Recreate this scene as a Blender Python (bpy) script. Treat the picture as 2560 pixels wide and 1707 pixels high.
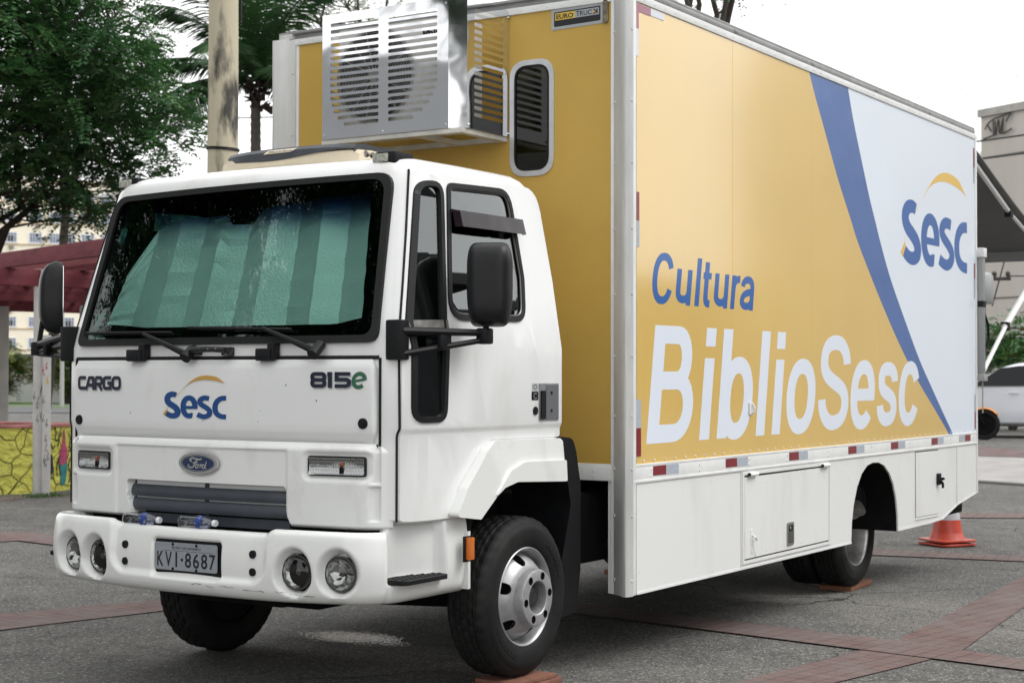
import bpy, bmesh, math, random
from math import sin, cos, pi, sqrt, radians, atan2, exp
from mathutils import Vector, Matrix, noise

random.seed(11)
for o in list(bpy.data.objects):
    bpy.data.objects.remove(o)
SC = bpy.context.scene
COL = SC.collection

# ------------------------------------------------------------------ camera
cd = bpy.data.cameras.new('camera')
cam = bpy.data.objects.new('camera', cd)
COL.objects.link(cam)
YAW, PITCH, ROLL = 0.57138, 0.02024, 0.00161
fw = Vector((cos(YAW) * cos(PITCH), sin(YAW) * cos(PITCH), sin(PITCH)))
rt = Vector((sin(YAW), -cos(YAW), 0))
up = rt.cross(fw)
r2 = rt * cos(ROLL) + up * sin(ROLL)
u2 = up * cos(ROLL) - rt * sin(ROLL)
mw = Matrix.Identity(4)
for i in range(3):
    mw[i][0], mw[i][1], mw[i][2] = r2[i], u2[i], -fw[i]
mw[0][3], mw[1][3], mw[2][3] = -4.8803, -5.3653, 1.5213
cam.matrix_world = mw
cd.sensor_width = 36
cd.lens = 57.09
cd.clip_start = 0.1
cd.clip_end = 3000
cd.dof.use_dof = True
cd.dof.focus_distance = 8.0
cd.dof.aperture_fstop = 5.6
SC.camera = cam

# ------------------------------------------------------------------ light
SUN_EL, SUN_AZ = radians(52), radians(-62)      # azimuth measured from +X, counter-clockwise
w = bpy.data.worlds.new('World')
SC.world = w
w.use_nodes = True
nt = w.node_tree
bg = nt.nodes['Background']
sky = nt.nodes.new('ShaderNodeTexSky')
sky.sky_type = 'NISHITA'
sky.sun_disc = False
sky.sun_elevation = SUN_EL
sky.sun_rotation = pi / 2 - SUN_AZ
sky.dust_density = 4
hs = nt.nodes.new('ShaderNodeHueSaturation')
hs.inputs['Saturation'].default_value = 0.25
nt.links.new(sky.outputs[0], hs.inputs['Color'])
tc = nt.nodes.new('ShaderNodeTexCoord')
nz = nt.nodes.new('ShaderNodeTexNoise')
nz.inputs['Scale'].default_value = 2.2
nz.inputs['Detail'].default_value = 4
nt.links.new(tc.outputs['Generated'], nz.inputs['Vector'])
rm = nt.nodes.new('ShaderNodeMapRange')
rm.inputs['From Min'].default_value = 0.3
rm.inputs['From Max'].default_value = 0.7
rm.inputs['To Min'].default_value = 13.5
rm.inputs['To Max'].default_value = 17.5
nt.links.new(nz.outputs['Fac'], rm.inputs['Value'])
mx = nt.nodes.new('ShaderNodeMix')
mx.data_type = 'RGBA'
mx.inputs[0].default_value = 0.82
nt.links.new(hs.outputs[0], mx.inputs[6])
nt.links.new(rm.outputs[0], mx.inputs[7])
nt.links.new(mx.outputs[2], bg.inputs['Color'])
bg.inputs['Strength'].default_value = 0.10

sd = bpy.data.lights.new('sun', 'SUN')
sun = bpy.data.objects.new('sun', sd)
COL.objects.link(sun)
sd.energy = 1.4
sd.angle = radians(28)
sd.color = (1.0, 0.985, 0.96)
sv = Vector((cos(SUN_AZ) * cos(SUN_EL), sin(SUN_AZ) * cos(SUN_EL), sin(SUN_EL)))
sun.rotation_euler = sv.to_track_quat('Z', 'Y').to_euler()

SC.view_settings.view_transform = 'Standard'
SC.view_settings.look = 'None'
SC.view_settings.exposure = 0.27
SC.view_settings.gamma = 1.0
SC.render.engine = 'CYCLES'
SC.cycles.max_bounces = 10
SC.cycles.transparent_max_bounces = 16

# ------------------------------------------------------------------ materials
MATS = {}


def nodes_of(name):
    m = bpy.data.materials.new(name)
    m.use_nodes = True
    return m, m.node_tree, m.node_tree.nodes['Principled BSDF']


def mat(name, col, rough=0.5, metal=0.0, coat=0.0, var=0.0, vs=3.0, col2=None, bump=0.0, bs=60.0, wav=0.0, ws=1.2,
        spec=0.5, detail=5.0, lo=0.35, hi=0.65, stretch=None, coatr=0.08, coatior=1.5):
    """Principled with a noise mixed colour, fine bump and slow waviness (object space)."""
    if name in MATS:
        return MATS[name]
    m, t, p = nodes_of(name)
    N, L = t.nodes, t.links
    c = N.new('ShaderNodeTexCoord')
    vec = c.outputs['Object']
    if stretch:
        mp = N.new('ShaderNodeMapping')
        mp.inputs['Scale'].default_value = stretch
        L.new(vec, mp.inputs['Vector'])
        vec = mp.outputs[0]
    p.inputs['Base Color'].default_value = (*col, 1)
    p.inputs['Roughness'].default_value = rough
    p.inputs['Metallic'].default_value = metal
    p.inputs['Coat Weight'].default_value = coat
    p.inputs['Coat Roughness'].default_value = coatr
    p.inputs['Coat IOR'].default_value = coatior
    p.inputs['Specular IOR Level'].default_value = spec
    if var > 0 or col2:
        n = N.new('ShaderNodeTexNoise')
        n.inputs['Scale'].default_value = vs
        n.inputs['Detail'].default_value = detail
        n.inputs['Roughness'].default_value = 0.6
        L.new(vec, n.inputs['Vector'])
        r = N.new('ShaderNodeMapRange')
        r.inputs['From Min'].default_value = lo
        r.inputs['From Max'].default_value = hi
        L.new(n.outputs['Fac'], r.inputs['Value'])
        x = N.new('ShaderNodeMix')
        x.data_type = 'RGBA'
        if col2 is None:
            a = [v * (1 - var) for v in col]
            b = [min(1, v * (1 + var * 0.6)) for v in col]
        else:
            a, b = col, col2
        x.inputs[6].default_value = (*a, 1)
        x.inputs[7].default_value = (*b, 1)
        L.new(r.outputs[0], x.inputs[0])
        L.new(x.outputs[2], p.inputs['Base Color'])
    last = None
    if wav > 0:
        n = N.new('ShaderNodeTexNoise')
        n.inputs['Scale'].default_value = ws
        n.inputs['Detail'].default_value = 1.5
        L.new(c.outputs['Object'], n.inputs['Vector'])
        b = N.new('ShaderNodeBump')
        b.inputs['Strength'].default_value = 1.0
        b.inputs['Distance'].default_value = wav
        L.new(n.outputs['Fac'], b.inputs['Height'])
        last = b
    if bump > 0:
        n = N.new('ShaderNodeTexNoise')
        n.inputs['Scale'].default_value = bs
        n.inputs['Detail'].default_value = 6
        L.new(vec, n.inputs['Vector'])
        b = N.new('ShaderNodeBump')
        b.inputs['Strength'].default_value = 1.0
        b.inputs['Distance'].default_value = bump
        L.new(n.outputs['Fac'], b.inputs['Height'])
        if last:
            L.new(last.outputs[0], b.inputs['Normal'])
        last = b
    if last:
        L.new(last.outputs[0], p.inputs['Normal'])
    MATS[name] = m
    return m


def glass(name, tint, refl=1.0, rough=0.0, ior=1.5, band=None, dark=None):
    """Thin pane: tinted transparency under a Fresnel reflection; band = (z0, z1, colour) darkens the top edge."""
    m, t, p = nodes_of(name)
    N, L = t.nodes, t.links
    N.remove(p)
    out = N['Material Output']
    tr = N.new('ShaderNodeBsdfTransparent')
    tr.inputs['Color'].default_value = (*tint, 1)
    gl = N.new('ShaderNodeBsdfGlossy')
    gl.inputs['Roughness'].default_value = rough
    ge = N.new('ShaderNodeNewGeometry')
    dt = N.new('ShaderNodeVectorMath')
    dt.operation = 'DOT_PRODUCT'
    L.new(ge.outputs['Incoming'], dt.inputs[0])
    L.new(ge.outputs['Normal'], dt.inputs[1])

    def mth(op, a, b=None, clamp=False):
        q = N.new('ShaderNodeMath')
        q.operation = op
        q.use_clamp = clamp
        for s_, v_ in ((0, a), (1, b)):
            if v_ is None:
                continue
            if isinstance(v_, (int, float)):
                q.inputs[s_].default_value = v_
            else:
                L.new(v_, q.inputs[s_])
        return q.outputs[0]
    f0 = ((ior - 1) / (ior + 1)) ** 2
    ca = mth('ABSOLUTE', dt.outputs['Value'])
    p5 = mth('POWER', mth('SUBTRACT', 1.0, ca, True), 5.0)
    fx_ = mth('ADD', mth('MULTIPLY', p5, 1 - f0), f0)
    mu_out = mth('MULTIPLY', fx_, refl, True)
    x = N.new('ShaderNodeMixShader')
    L.new(mu_out, x.inputs[0])
    L.new(tr.outputs[0], x.inputs[1])
    L.new(gl.outputs[0], x.inputs[2])
    L.new(x.outputs[0], out.inputs['Surface'])
    if band:
        c = N.new('ShaderNodeTexCoord')
        s = N.new('ShaderNodeSeparateXYZ')
        L.new(c.outputs['Object'], s.inputs[0])
        r = N.new('ShaderNodeMapRange')
        r.interpolation_type = 'SMOOTHSTEP'
        r.inputs['From Min'].default_value = band[0]
        r.inputs['From Max'].default_value = band[1]
        L.new(s.outputs['Z'], r.inputs['Value'])
        q = N.new('ShaderNodeMix')
        q.data_type = 'RGBA'
        q.inputs[6].default_value = (*tint, 1)
        q.inputs[7].default_value = (*band[2], 1)
        L.new(r.outputs[0], q.inputs[0])
        L.new(q.outputs[2], tr.inputs['Color'])
    return m


WHITE = mat('cab_white_paint', (0.77, 0.78, 0.775), 0.30, coat=0.5, col2=(.66, .66, .63), vs=3.2, detail=10, lo=.54, hi=.80, stretch=(1, 1, .45), wav=0.0016, ws=2.8)
BUMPW = mat('bumper_white_paint', (0.76, 0.77, 0.755), 0.28, coat=0.5, col2=(.60, .60, .57), vs=4.5, detail=11, lo=.54, hi=.82, stretch=(1, 1, .6))
SKIRTW = mat('skirt_white_paint', (0.79, 0.80, 0.79), 0.36, col2=(.66, .66, .63), vs=3.0, detail=11, lo=.52, hi=.82, wav=0.005, ws=2.0, stretch=(1, 1, .3), coat=.4, coatr=.15)
RAILW = mat('rail_white_paint', (0.76, 0.77, 0.76), 0.45, var=0.07, vs=6)
ALU = mat('weathered_aluminium', (0.60, 0.61, 0.60), 0.5, metal=0.25, var=0.12, vs=9, stretch=(1, 1, .2))
ALUG = mat('grey_aluminium', (0.34, 0.345, 0.34), 0.5, metal=0.4, var=0.15, vs=7)
YEL = mat('yellow_wrap', (0.76, 0.51, 0.135), 0.33, var=0.035, vs=1.0, wav=0.0035, ws=1.1, coat=1.0, coatr=0.10, coatior=1.85)
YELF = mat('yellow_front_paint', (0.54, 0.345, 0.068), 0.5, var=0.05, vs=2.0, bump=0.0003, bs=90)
BLUE = mat('blue_wrap', (0.012, 0.110, 0.385), 0.32, var=0.06, vs=1.5, wav=0.010, ws=3.0, coat=1.0, coatr=0.08, coatior=1.6)
PALE = mat('pale_blue_wrap', (0.80, 0.875, 0.97), 0.33, var=0.015, vs=1.0, wav=0.004, ws=1.2, coat=.8, coatr=0.12, coatior=1.5)
LETW = mat('white_wrap_letter', (0.79, 0.85, 0.95), 0.33, var=0.015, vs=1.0, coat=.8, coatr=.12, coatior=1.5)
LETB = mat('blue_wrap_letter', (0.012, 0.110, 0.385), 0.33, var=0.04, vs=1.5, coat=.5, coatr=.12)
LOGB = mat('blue_sticker', (0.008, 0.060, 0.215), 0.35)
LOGY = mat('ochre_sticker', (0.56, 0.33, 0.07), 0.35)
NAVY = mat('navy_badge', (0.008, 0.012, 0.03), 0.3)
GREENB = mat('green_badge', (0.03, 0.13, 0.07), 0.3)
SILVER = mat('silver_trim', (0.62, 0.62, 0.62), 0.25, metal=0.9)
CHROME = mat('chrome', (0.8, 0.8, 0.8), 0.08, metal=1.0)
BLACKP = mat('black_plastic', (0.006, 0.0065, 0.008), 0.5, var=0.2, vs=20, bump=0.0002, bs=300, spec=0.28)
RUBBER = mat('black_rubber', (0.007, 0.0075, 0.008), 0.5, var=0.2, vs=15, spec=0.3)
MIRP = mat('mirror_housing_plastic', (0.007, 0.0075, 0.009), 0.42, bump=0.0002, bs=500, spec=0.35)
SEAM = mat('dark_gap', (0.01, 0.01, 0.01), 0.9)
DARK = mat('dark_chassis', (0.006, 0.006, 0.006), 0.85, var=0.4, vs=8, spec=0.15)
INTER = mat('dark_interior', (0.012, 0.013, 0.014), 0.9, spec=0.15)
GRILLE = mat('grey_grille_plastic', (0.042, 0.05, 0.064), 0.5, var=0.15, vs=12, bump=0.0003, bs=200)
REDR = mat('red_reflector', (0.21, 0.012, 0.022), 0.3, coat=0.4)
SILR = mat('silver_reflector', (0.42, 0.46, 0.52), 0.35, var=0.08, vs=60)
REDF = mat('faded_red_reflector', (0.40, 0.19, 0.24), 0.4)
SILF = mat('faded_silver_reflector', (0.72, 0.74, 0.80), 0.4)
STEEL = mat('polished_stainless', (0.74, 0.75, 0.77), 0.055, metal=1.0, wav=0.0035, ws=3.5)
ACB = mat('air_unit_enamel', (0.62, 0.61, 0.58), 0.5, var=0.1, vs=8)
CREAM = mat('cream_plastic', (0.62, 0.54, 0.40), 0.42, var=0.08, vs=4)
COVG = mat('dark_grey_cover', (0.05, 0.055, 0.065), 0.45, var=0.2, vs=9)
FOIL = mat('silver_foil_sunshade', (0.80, 0.82, 0.82), 0.30, metal=0.45, bump=0.004, bs=85)
PLATEG = mat('number_plate_grey', (0.27, 0.29, 0.32), 0.4, var=0.06, vs=40)
LETK = mat('plate_black_letter', (0.01, 0.01, 0.016), 0.4)
ORANGE = mat('orange_lens', (0.55, 0.13, 0.012), 0.25, coat=0.6)
BULB = mat('amber_bulb', (0.26, 0.07, 0.03), 0.4)
REFL = mat('lamp_reflector', (0.42, 0.42, 0.43), 0.16, metal=1.0, bump=0.002, bs=45)
REFH = mat('headlamp_reflector', (0.46, 0.47, 0.465), 0.10, metal=1.0, var=0.25, vs=14, wav=0.008, ws=22)
WSG = glass('windscreen_glass', (0.68, 0.81, 0.775), 1.25, band=(2.20, 2.41, (0.015, 0.07, 0.22)))
SIDEG = glass('side_glass', (0.22, 0.36, 0.36), 3.2, ior=1.6)
LENS = glass('clear_lens', (0.86, 0.87, 0.86), 1.3, rough=.04)
BOXG = glass('box_window_glass', (0.30, 0.34, 0.35), 1.0, ior=1.55)
RIM = mat('silver_wheel_paint', (0.42, 0.42, 0.43), 0.42, metal=0.55, var=0.16, vs=14)
RIMD = mat('dirty_wheel_paint', (0.40, 0.395, 0.385), 0.38, metal=0.7, var=0.45, vs=9)
BRICKP = mat('paver_block', (0.20, 0.085, 0.055), 0.85, var=0.25, vs=18, bump=0.002, bs=120)
WOOD = mat('reddish_wood', (0.23, 0.10, 0.055), 0.8, var=0.3, vs=25, stretch=(1, 6, 6), bump=0.001, bs=80)

# ------------------------------------------------------------------ object helpers
ORG = {}


def worg(o):
    v = Vector((0, 0, 0))
    while o:
        v += o.location
        o = o.parent
    return v


def empty(name, loc, label=None, cat=None, group=None):
    o = bpy.data.objects.new(name, None)
    o.empty_display_size = 0.2
    COL.objects.link(o)
    o.location = loc
    tag(o, label, cat, group)
    return o


def tag(o, label=None, cat=None, group=None, kind=None):
    if label:
        o['label'] = label
    if cat:
        o['category'] = cat
    if group:
        o['group'] = group
    if kind:
        o['kind'] = kind
    return o


def finish(name, me, mats, parent=None, smooth=35, bevel=0, segs=2, origin=None):
    if not isinstance(mats, (list, tuple)):
        mats = [mats]
    for m in mats:
        me.materials.append(m)
    if smooth:
        me.shade_smooth()
        try:
            me.set_sharp_from_angle(angle=radians(smooth))
        except Exception:
            pass
    o = bpy.data.objects.new(name, me)
    COL.objects.link(o)
    off = worg(parent) if parent else Vector((0, 0, 0))
    if origin is not None:
        og = Vector(origin)
        o.location = og - off
        off = og
    if off.length > 0:
        me.transform(Matrix.Translation(-off))
    if parent:
        o.parent = parent
    if bevel:
        b = o.modifiers.new('bevel', 'BEVEL')
        b.width = bevel
        b.segments = segs
        b.limit_method = 'ANGLE'
        b.angle_limit = radians(40)
        b.harden_normals = False
    return o


def obj(name, bm, mats, parent=None, smooth=35, bevel=0, segs=2, origin=None, recalc=True):
    if recalc:
        bmesh.ops.recalc_face_normals(bm, faces=bm.faces)
    me = bpy.data.meshes.new(name)
    bm.to_mesh(me)
    bm.free()
    return finish(name, me, mats, parent, smooth, bevel, segs, origin)


def pymesh(name, V, F, mats, parent=None, smooth=0, origin=None):
    me = bpy.data.meshes.new(name)
    me.from_pydata(V, [], F)
    me.update()
    return finish(name, me, mats, parent, smooth, origin=origin)


NB = bmesh.new


def box(bm, x0, x1, y0, y1, z0, z1, mi=0, r=0.0, M=None):
    vs = [bm.verts.new((x, y, z)) for x in (x0, x1) for y in (y0, y1) for z in (z0, z1)]
    fs = []
    for q in ((0, 1, 3, 2), (4, 6, 7, 5), (0, 4, 5, 1), (2, 3, 7, 6), (0, 2, 6, 4), (1, 5, 7, 3)):
        f = bm.faces.new([vs[i] for i in q])
        f.material_index = mi
        fs.append(f)
    if r > 0:
        es = list({e for f in fs for e in f.edges})
        res = bmesh.ops.bevel(bm, geom=es, offset=r, segments=2, affect='EDGES', profile=0.6)
        for f in res['faces']:
            f.material_index = mi
        vs = list({v for f in res['faces'] for v in f.verts} | {v for v in vs if v.is_valid})
    if M is not None:
        for v in vs:
            v.co = M @ v.co
    return vs


def frame3(d):
    d = d.normalized()
    a = Vector((0, 0, 1)) if abs(d.z) < 0.9 else Vector((1, 0, 0))
    u = d.cross(a).normalized()
    return u, d.cross(u).normalized()


def tube(bm, pts, r, n=10, mi=0, cap=True, closed=False):
    pts = [Vector(p) for p in pts]
    rs = r if isinstance(r, (list, tuple)) else [r] * len(pts)
    rings = []
    u = None
    m = len(pts)
    for i, p in enumerate(pts):
        if closed:
            d = pts[(i + 1) % m] - pts[i - 1]
        else:
            d = pts[min(i + 1, m - 1)] - pts[max(i - 1, 0)]
        d.normalize()
        if u is None:
            u, v = frame3(d)
        else:
            u = (u - d * u.dot(d)).normalized()
            v = d.cross(u)
        rings.append([bm.verts.new(p + (u * cos(2 * pi * k / n) + v * sin(2 * pi * k / n)) * rs[i]) for k in range(n)])
    rng = range(m) if closed else range(m - 1)
    for i in rng:
        a, b = rings[i], rings[(i + 1) % m]
        for k in range(n):
            f = bm.faces.new((a[k], a[(k + 1) % n], b[(k + 1) % n], b[k]))
            f.material_index = mi
    if cap and not closed:
        for q in (rings[0][::-1], rings[-1]):
            f = bm.faces.new(q)
            f.material_index = mi


def cyl(bm, p0, p1, r0, r1=None, n=16, mi=0):
    tube(bm, [p0, p1], [r0, r0 if r1 is None else r1], n, mi)


def lathe(bm, prof, origin, axis, n=48, mi=0, closed=False, a0=0.0, uv=False):
    """prof = [(radius, height along axis)]"""
    o = Vector(origin)
    ax = Vector(axis).normalized()
    u, v = frame3(ax)
    rings = []
    for k in range(n):
        a = a0 + 2 * pi * k / n
        d = u * cos(a) + v * sin(a)
        rings.append([bm.verts.new(o + d * max(r, 1e-4) + ax * h) for r, h in prof])
    m = len(prof)
    uvl = bm.loops.layers.uv.verify() if uv else None
    for k in range(n):
        A, B = rings[k], rings[(k + 1) % n]
        for i in range(m if closed else m - 1):
            j = (i + 1) % m
            f = bm.faces.new((A[i], B[i], B[j], A[j]))
            f.material_index = mi
            if uv:
                for lp, (kk, ii) in zip(f.loops, ((k, i), (k + 1, i), (k + 1, i + 1), (k, i + 1))):
                    lp[uvl].uv = (kk / n, ii / (m - 1))


def rpoly(pts, r, n=5):
    """rounded polygon; r number or list"""
    out = []
    m = len(pts)
    for i in range(m):
        p = Vector((*pts[i], 0))
        a = Vector((*pts[i - 1], 0))
        b = Vector((*pts[(i + 1) % m], 0))
        rr = r[i] if isinstance(r, (list, tuple)) else r
        d1, d2 = a - p, b - p
        if rr <= 0:
            out.append((p.x, p.y))
            continue
        l1, l2 = d1.length, d2.length
        d1.normalize()
        d2.normalize()
        h = d1.angle(d2) / 2
        t = min(rr / math.tan(h), l1 * .48, l2 * .48)
        q0, q1 = p + d1 * t, p + d2 * t
        for k in range(n + 1):
            s = k / n
            q = q0 * (1 - s) ** 2 + p * 2 * s * (1 - s) + q1 * s * s
            out.append((q.x, q.y))
    return out


def offset_poly(pts, d):
    """move a closed polygon inwards by d (any orientation)"""
    area = sum(pts[i - 1][0] * pts[i][1] - pts[i][0] * pts[i - 1][1] for i in range(len(pts)))
    s = 1 if area > 0 else -1
    m = len(pts)
    out = []
    for i in range(m):
        a, p, b = Vector(pts[i - 1]), Vector(pts[i]), Vector(pts[(i + 1) % m])
        e1, e2 = p - a, b - p
        if e1.length < 1e-9:
            e1 = e2
        if e2.length < 1e-9:
            e2 = e1
        e1.normalize()
        e2.normalize()
        n = Vector((-e1.y - e2.y, e1.x + e2.x))
        if n.length < 1e-6:
            n = Vector((-e1.y, e1.x))
        n.normalize()
        c = max(0.4, n.dot(Vector((-e1.y, e1.x))))
        q = p + n * (s * d / c)
        out.append((q.x, q.y))
    return out


def plate(bm, loops, fmap, t, cu=(), cv=(), mi=0, d0=0.0):
    """loops: outer + holes in (u, v); fmap(u, v, d) -> point; solid from d0 to d0 + t"""
    tb = bmesh.new()
    for lp in loops:
        vs = [tb.verts.new((p[0], p[1], 0)) for p in lp]
        for i in range(len(vs)):
            tb.edges.new((vs[i - 1], vs[i]))
    bmesh.ops.triangle_fill(tb, use_beauty=True, use_dissolve=False, edges=list(tb.edges))
    for c in cu:
        bmesh.ops.bisect_plane(tb, geom=tb.verts[:] + tb.edges[:] + tb.faces[:], plane_co=(c, 0, 0), plane_no=(1, 0, 0))
    for c in cv:
        bmesh.ops.bisect_plane(tb, geom=tb.verts[:] + tb.edges[:] + tb.faces[:], plane_co=(0, c, 0), plane_no=(0, 1, 0))
    for f in tb.faces:
        if f.normal.z < 0:
            f.normal_flip()
    T, B = {}, {}
    for v in tb.verts:
        if v.link_faces:
            T[v] = bm.verts.new(fmap(v.co.x, v.co.y, d0 + t))
            B[v] = bm.verts.new(fmap(v.co.x, v.co.y, d0))
    for f in tb.faces:
        q = bm.faces.new([T[v] for v in f.verts])
        q.material_index = mi
        q = bm.faces.new([B[v] for v in reversed(f.verts)])
        q.material_index = mi
    for e in tb.edges:
        if len(e.link_faces) == 1:
            a, b = e.verts
            q = bm.faces.new((B[a], B[b], T[b], T[a]))
            q.material_index = mi
    tb.free()


def frange(a, b, s):
    n = max(1, int(round(abs(b - a) / s)))
    return [a + (b - a) * i / n for i in range(1, n)]


def ribbon(bm, pts, wd, fmap, d, t, mi=0, closed=False):
    """flat stroke of width wd along pts in (u, v)"""
    P = [Vector(p) for p in pts]
    m = len(P)
    W = wd if isinstance(wd, (list, tuple)) else [wd] * m
    top, bot = [], []
    for i in range(m):
        if closed:
            tdir = P[(i + 1) % m] - P[i - 1]
            k = 1
        else:
            a = P[i] - P[i - 1] if i > 0 else P[1] - P[0]
            b = P[i + 1] - P[i] if i < m - 1 else P[-1] - P[-2]
            a = a.normalized()
            b = b.normalized()
            tdir = a + b
            k = 1 / max(.5, (1 + a.dot(b)) / 2) ** .5
        tdir.normalize()
        n = Vector((-tdir.y, tdir.x)) * (W[i] / 2 * k)
        l, r = P[i] + n, P[i] - n
        top.append((bm.verts.new(fmap(l.x, l.y, d + t)), bm.verts.new(fmap(r.x, r.y, d + t))))
        bot.append((bm.verts.new(fmap(l.x, l.y, d)), bm.verts.new(fmap(r.x, r.y, d))))

    def F(*v):
        f = bm.faces.new(v)
        f.material_index = mi
    for i in range(m if closed else m - 1):
        j = (i + 1) % m
        F(top[i][0], top[i][1], top[j][1], top[j][0])
        F(bot[i][1], bot[i][0], bot[j][0], bot[j][1])
        F(top[i][1], bot[i][1], bot[j][1], top[j][1])
        F(bot[i][0], top[i][0], top[j][0], bot[j][0])
    if not closed:
        F(top[0][0], bot[0][0], bot[0][1], top[0][1])
        F(top[-1][1], bot[-1][1], bot[-1][0], top[-1][0])


def bez(p0, p1, p2, p3, n=12):
    out = []
    for i in range(n + 1):
        t = i / n
        a, b, c, d = (1 - t) ** 3, 3 * t * (1 - t) ** 2, 3 * t * t * (1 - t), t ** 3
        out.append((a * p0[0] + b * p1[0] + c * p2[0] + d * p3[0], a * p0[1] + b * p1[1] + c * p2[1] + d * p3[1]))
    return out


def chain(*segs):
    out = []
    for s in segs:
        out += s if not out else s[1:]
    return out


def crom(pts, n=6, closed=False):
    m = len(pts)
    out = []
    P = [Vector(p) for p in pts]
    for i in range(m if closed else m - 1):
        p1, p2 = P[i], P[(i + 1) % m]
        p0 = P[i - 1] if (i > 0 or closed) else p1 * 2 - p2
        p3 = P[(i + 2) % m] if (i + 2 < m or closed) else p2 * 2 - p1
        for k in range(n):
            t = k / n
            out.append(0.5 * ((2 * p1) + (p2 - p0) * t + (2 * p0 - 5 * p1 + 4 * p2 - p3) * t * t + (3 * p1 - p0 - 3 * p2 + p3) * t ** 3))
    if not closed:
        out.append(P[-1])
    return out


def sarc(cx, cy, rx, ry, a0, a1, n=28, e=2.3):
    out = []
    for i in range(n + 1):
        a = radians(a0 + (a1 - a0) * i / n)
        c, s = cos(a), sin(a)
        out.append((cx + rx * math.copysign(abs(c) ** (2 / e), c), cy + ry * math.copysign(abs(s) ** (2 / e), s)))
    return out


def text(bm, s, fmap, u0, u1, v0, v1, d, t, mi=0, bold=0.0, mirror=False):
    """s fitted into the rectangle u0..u1 x v0..v1 (built-in font outline, as mesh)"""
    cu = bpy.data.curves.new('t', 'FONT')
    cu.body = s
    cu.resolution_u = 3
    cu.offset = bold
    ob = bpy.data.objects.new('t', cu)
    COL.objects.link(ob)
    dg = bpy.context.evaluated_depsgraph_get()
    me = ob.evaluated_get(dg).to_mesh()
    co = [v.co.copy() for v in me.vertices]
    polys = [list(p.vertices) for p in me.polygons]
    ob.evaluated_get(dg).to_mesh_clear()
    bpy.data.objects.remove(ob)
    if not co:
        return
    a, b = min(c.x for c in co), max(c.x for c in co)
    e, f = min(c.y for c in co), max(c.y for c in co)
    V = [bm.verts.new(fmap(u0 + (c.x - a) / (b - a) * (u1 - u0), v0 + (c.y - e) / (f - e) * (v1 - v0), d + t)) for c in co]
    for p in polys:
        try:
            q = bm.faces.new([V[i] for i in p])
            q.material_index = mi
        except ValueError:
            pass


def sm(a, b, x):
    t = min(1, max(0, (x - a) / (b - a)))
    return t * t * (3 - 2 * t)


def gz(x, y=0.0):
    """height of the ground"""
    z = -0.02 - 0.0125 * (min(max(x, 1.9), 9.9) - 1.9)
    return z + 0.25 * sm(18, 29, x) * sm(16, 9, y)


def side_map(y0, sgn=-1):
    return lambda u, v, d: Vector((u, y0 + sgn * d, v))


def front_map(x0):
    """u is screen-right positive when looking at the front: y = -u"""
    return lambda u, v, d: Vector((x0 - d, -u, v))

# ================================================================== THE TRUCK
TR = empty('mobile_library_truck', (4.6, 0, 0), 'white and yellow box truck with blue lettering, cab facing the camera, parked on the plaza', 'truck')
YC = 0.045
CB = 0.07


def cab_xf(z):
    x = 0.86 + 0.282 * max(0, z - 1.66)
    return x


def cab_hw(z):
    h = 1.105 - (0.13 * (z - 1.65) / 0.8 if z > 1.65 else 0)
    return h - 0.012 * (1 - sm(1.246, 1.28, z))


CR = 0.14


def cab_half(x, z):
    wd = cab_hw(z)
    xc = cab_xf(z) + CB * (wd - CR) ** 2 + CR
    wd += 0.03 * min(1, max(0, (x - 1.0) / 0.6))
    if x < xc:
        wd -= CR - sqrt(max(0, CR * CR - (xc - x) ** 2))
    return wd


def cabS(x, z, d=0.0, s=-1):
    return Vector((x, YC + s * (cab_half(x, z) + d), z))


def cabF(y, z, d=0.0):
    return Vector((cab_xf(z) + CB * (y - YC) ** 2 - d, y, z))


sideL = lambda u, v, d: cabS(u, v, d, -1)
sideR = lambda u, v, d: cabS(u, v, d, 1)
frontM = lambda u, v, d: cabF(-u, v, d)        # u = -y


def cab_ring(z, inset=0.0, xr=2.275, zz=None):
    zs = min(z, 2.5)
    wd = cab_hw(zs)
    e = wd - CR
    P = []
    for i in range(17):                          # front, right side of truck (+y) to left (-y)
        dy = e - 2 * e * i / 16
        P.append((cab_xf(zs) + CB * dy * dy, dy))
    xc = cab_xf(zs) + CB * e * e + CR
    L = []
    for i in range(1, 9):
        a = pi / 2 * i / 8
        x = xc - CR * cos(a)
        L.append((x, cab_half(x, zs)))
    for i in range(1, 13):
        x = xc + (xr - 0.09 - xc) * i / 12
        L.append((x, cab_half(x, zs)))
    wr = cab_half(xr, zs)
    for i in range(1, 7):
        a = pi / 2 * i / 6
        L.append((xr - 0.09 + 0.09 * sin(a), wr - 0.09 + 0.09 * cos(a)))
    B = [(xr, wr - 0.09 - (2 * wr - 0.18) * i / 6) for i in range(1, 6)]
    ring = P + [(x, -y) for x, y in L] + [(x, -y) for x, y in B] + L[::-1]
    cx = 1.6
    out = []
    for x, y in ring:
        if inset:
            fx = (2.275 - 1.1) / 2
            x = cx + (x - cx) * (1 - inset / fx)
            y = y * (1 - inset / 1.0)
        out.append(Vector((x, y + YC, zz if zz is not None else z)))
    return out


def boolean_cut(o, cutter, keep=False):
    md = o.modifiers.new('cut', 'BOOLEAN')
    md.operation = 'DIFFERENCE'
    md.solver = 'EXACT'
    md.material_mode = 'TRANSFER'
    md.object = cutter
    dg = bpy.context.evaluated_depsgraph_get()
    me = bpy.data.meshes.new_from_object(o.evaluated_get(dg))
    o.modifiers.remove(md)
    o.data = me
    bpy.data.objects.remove(cutter)


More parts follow.
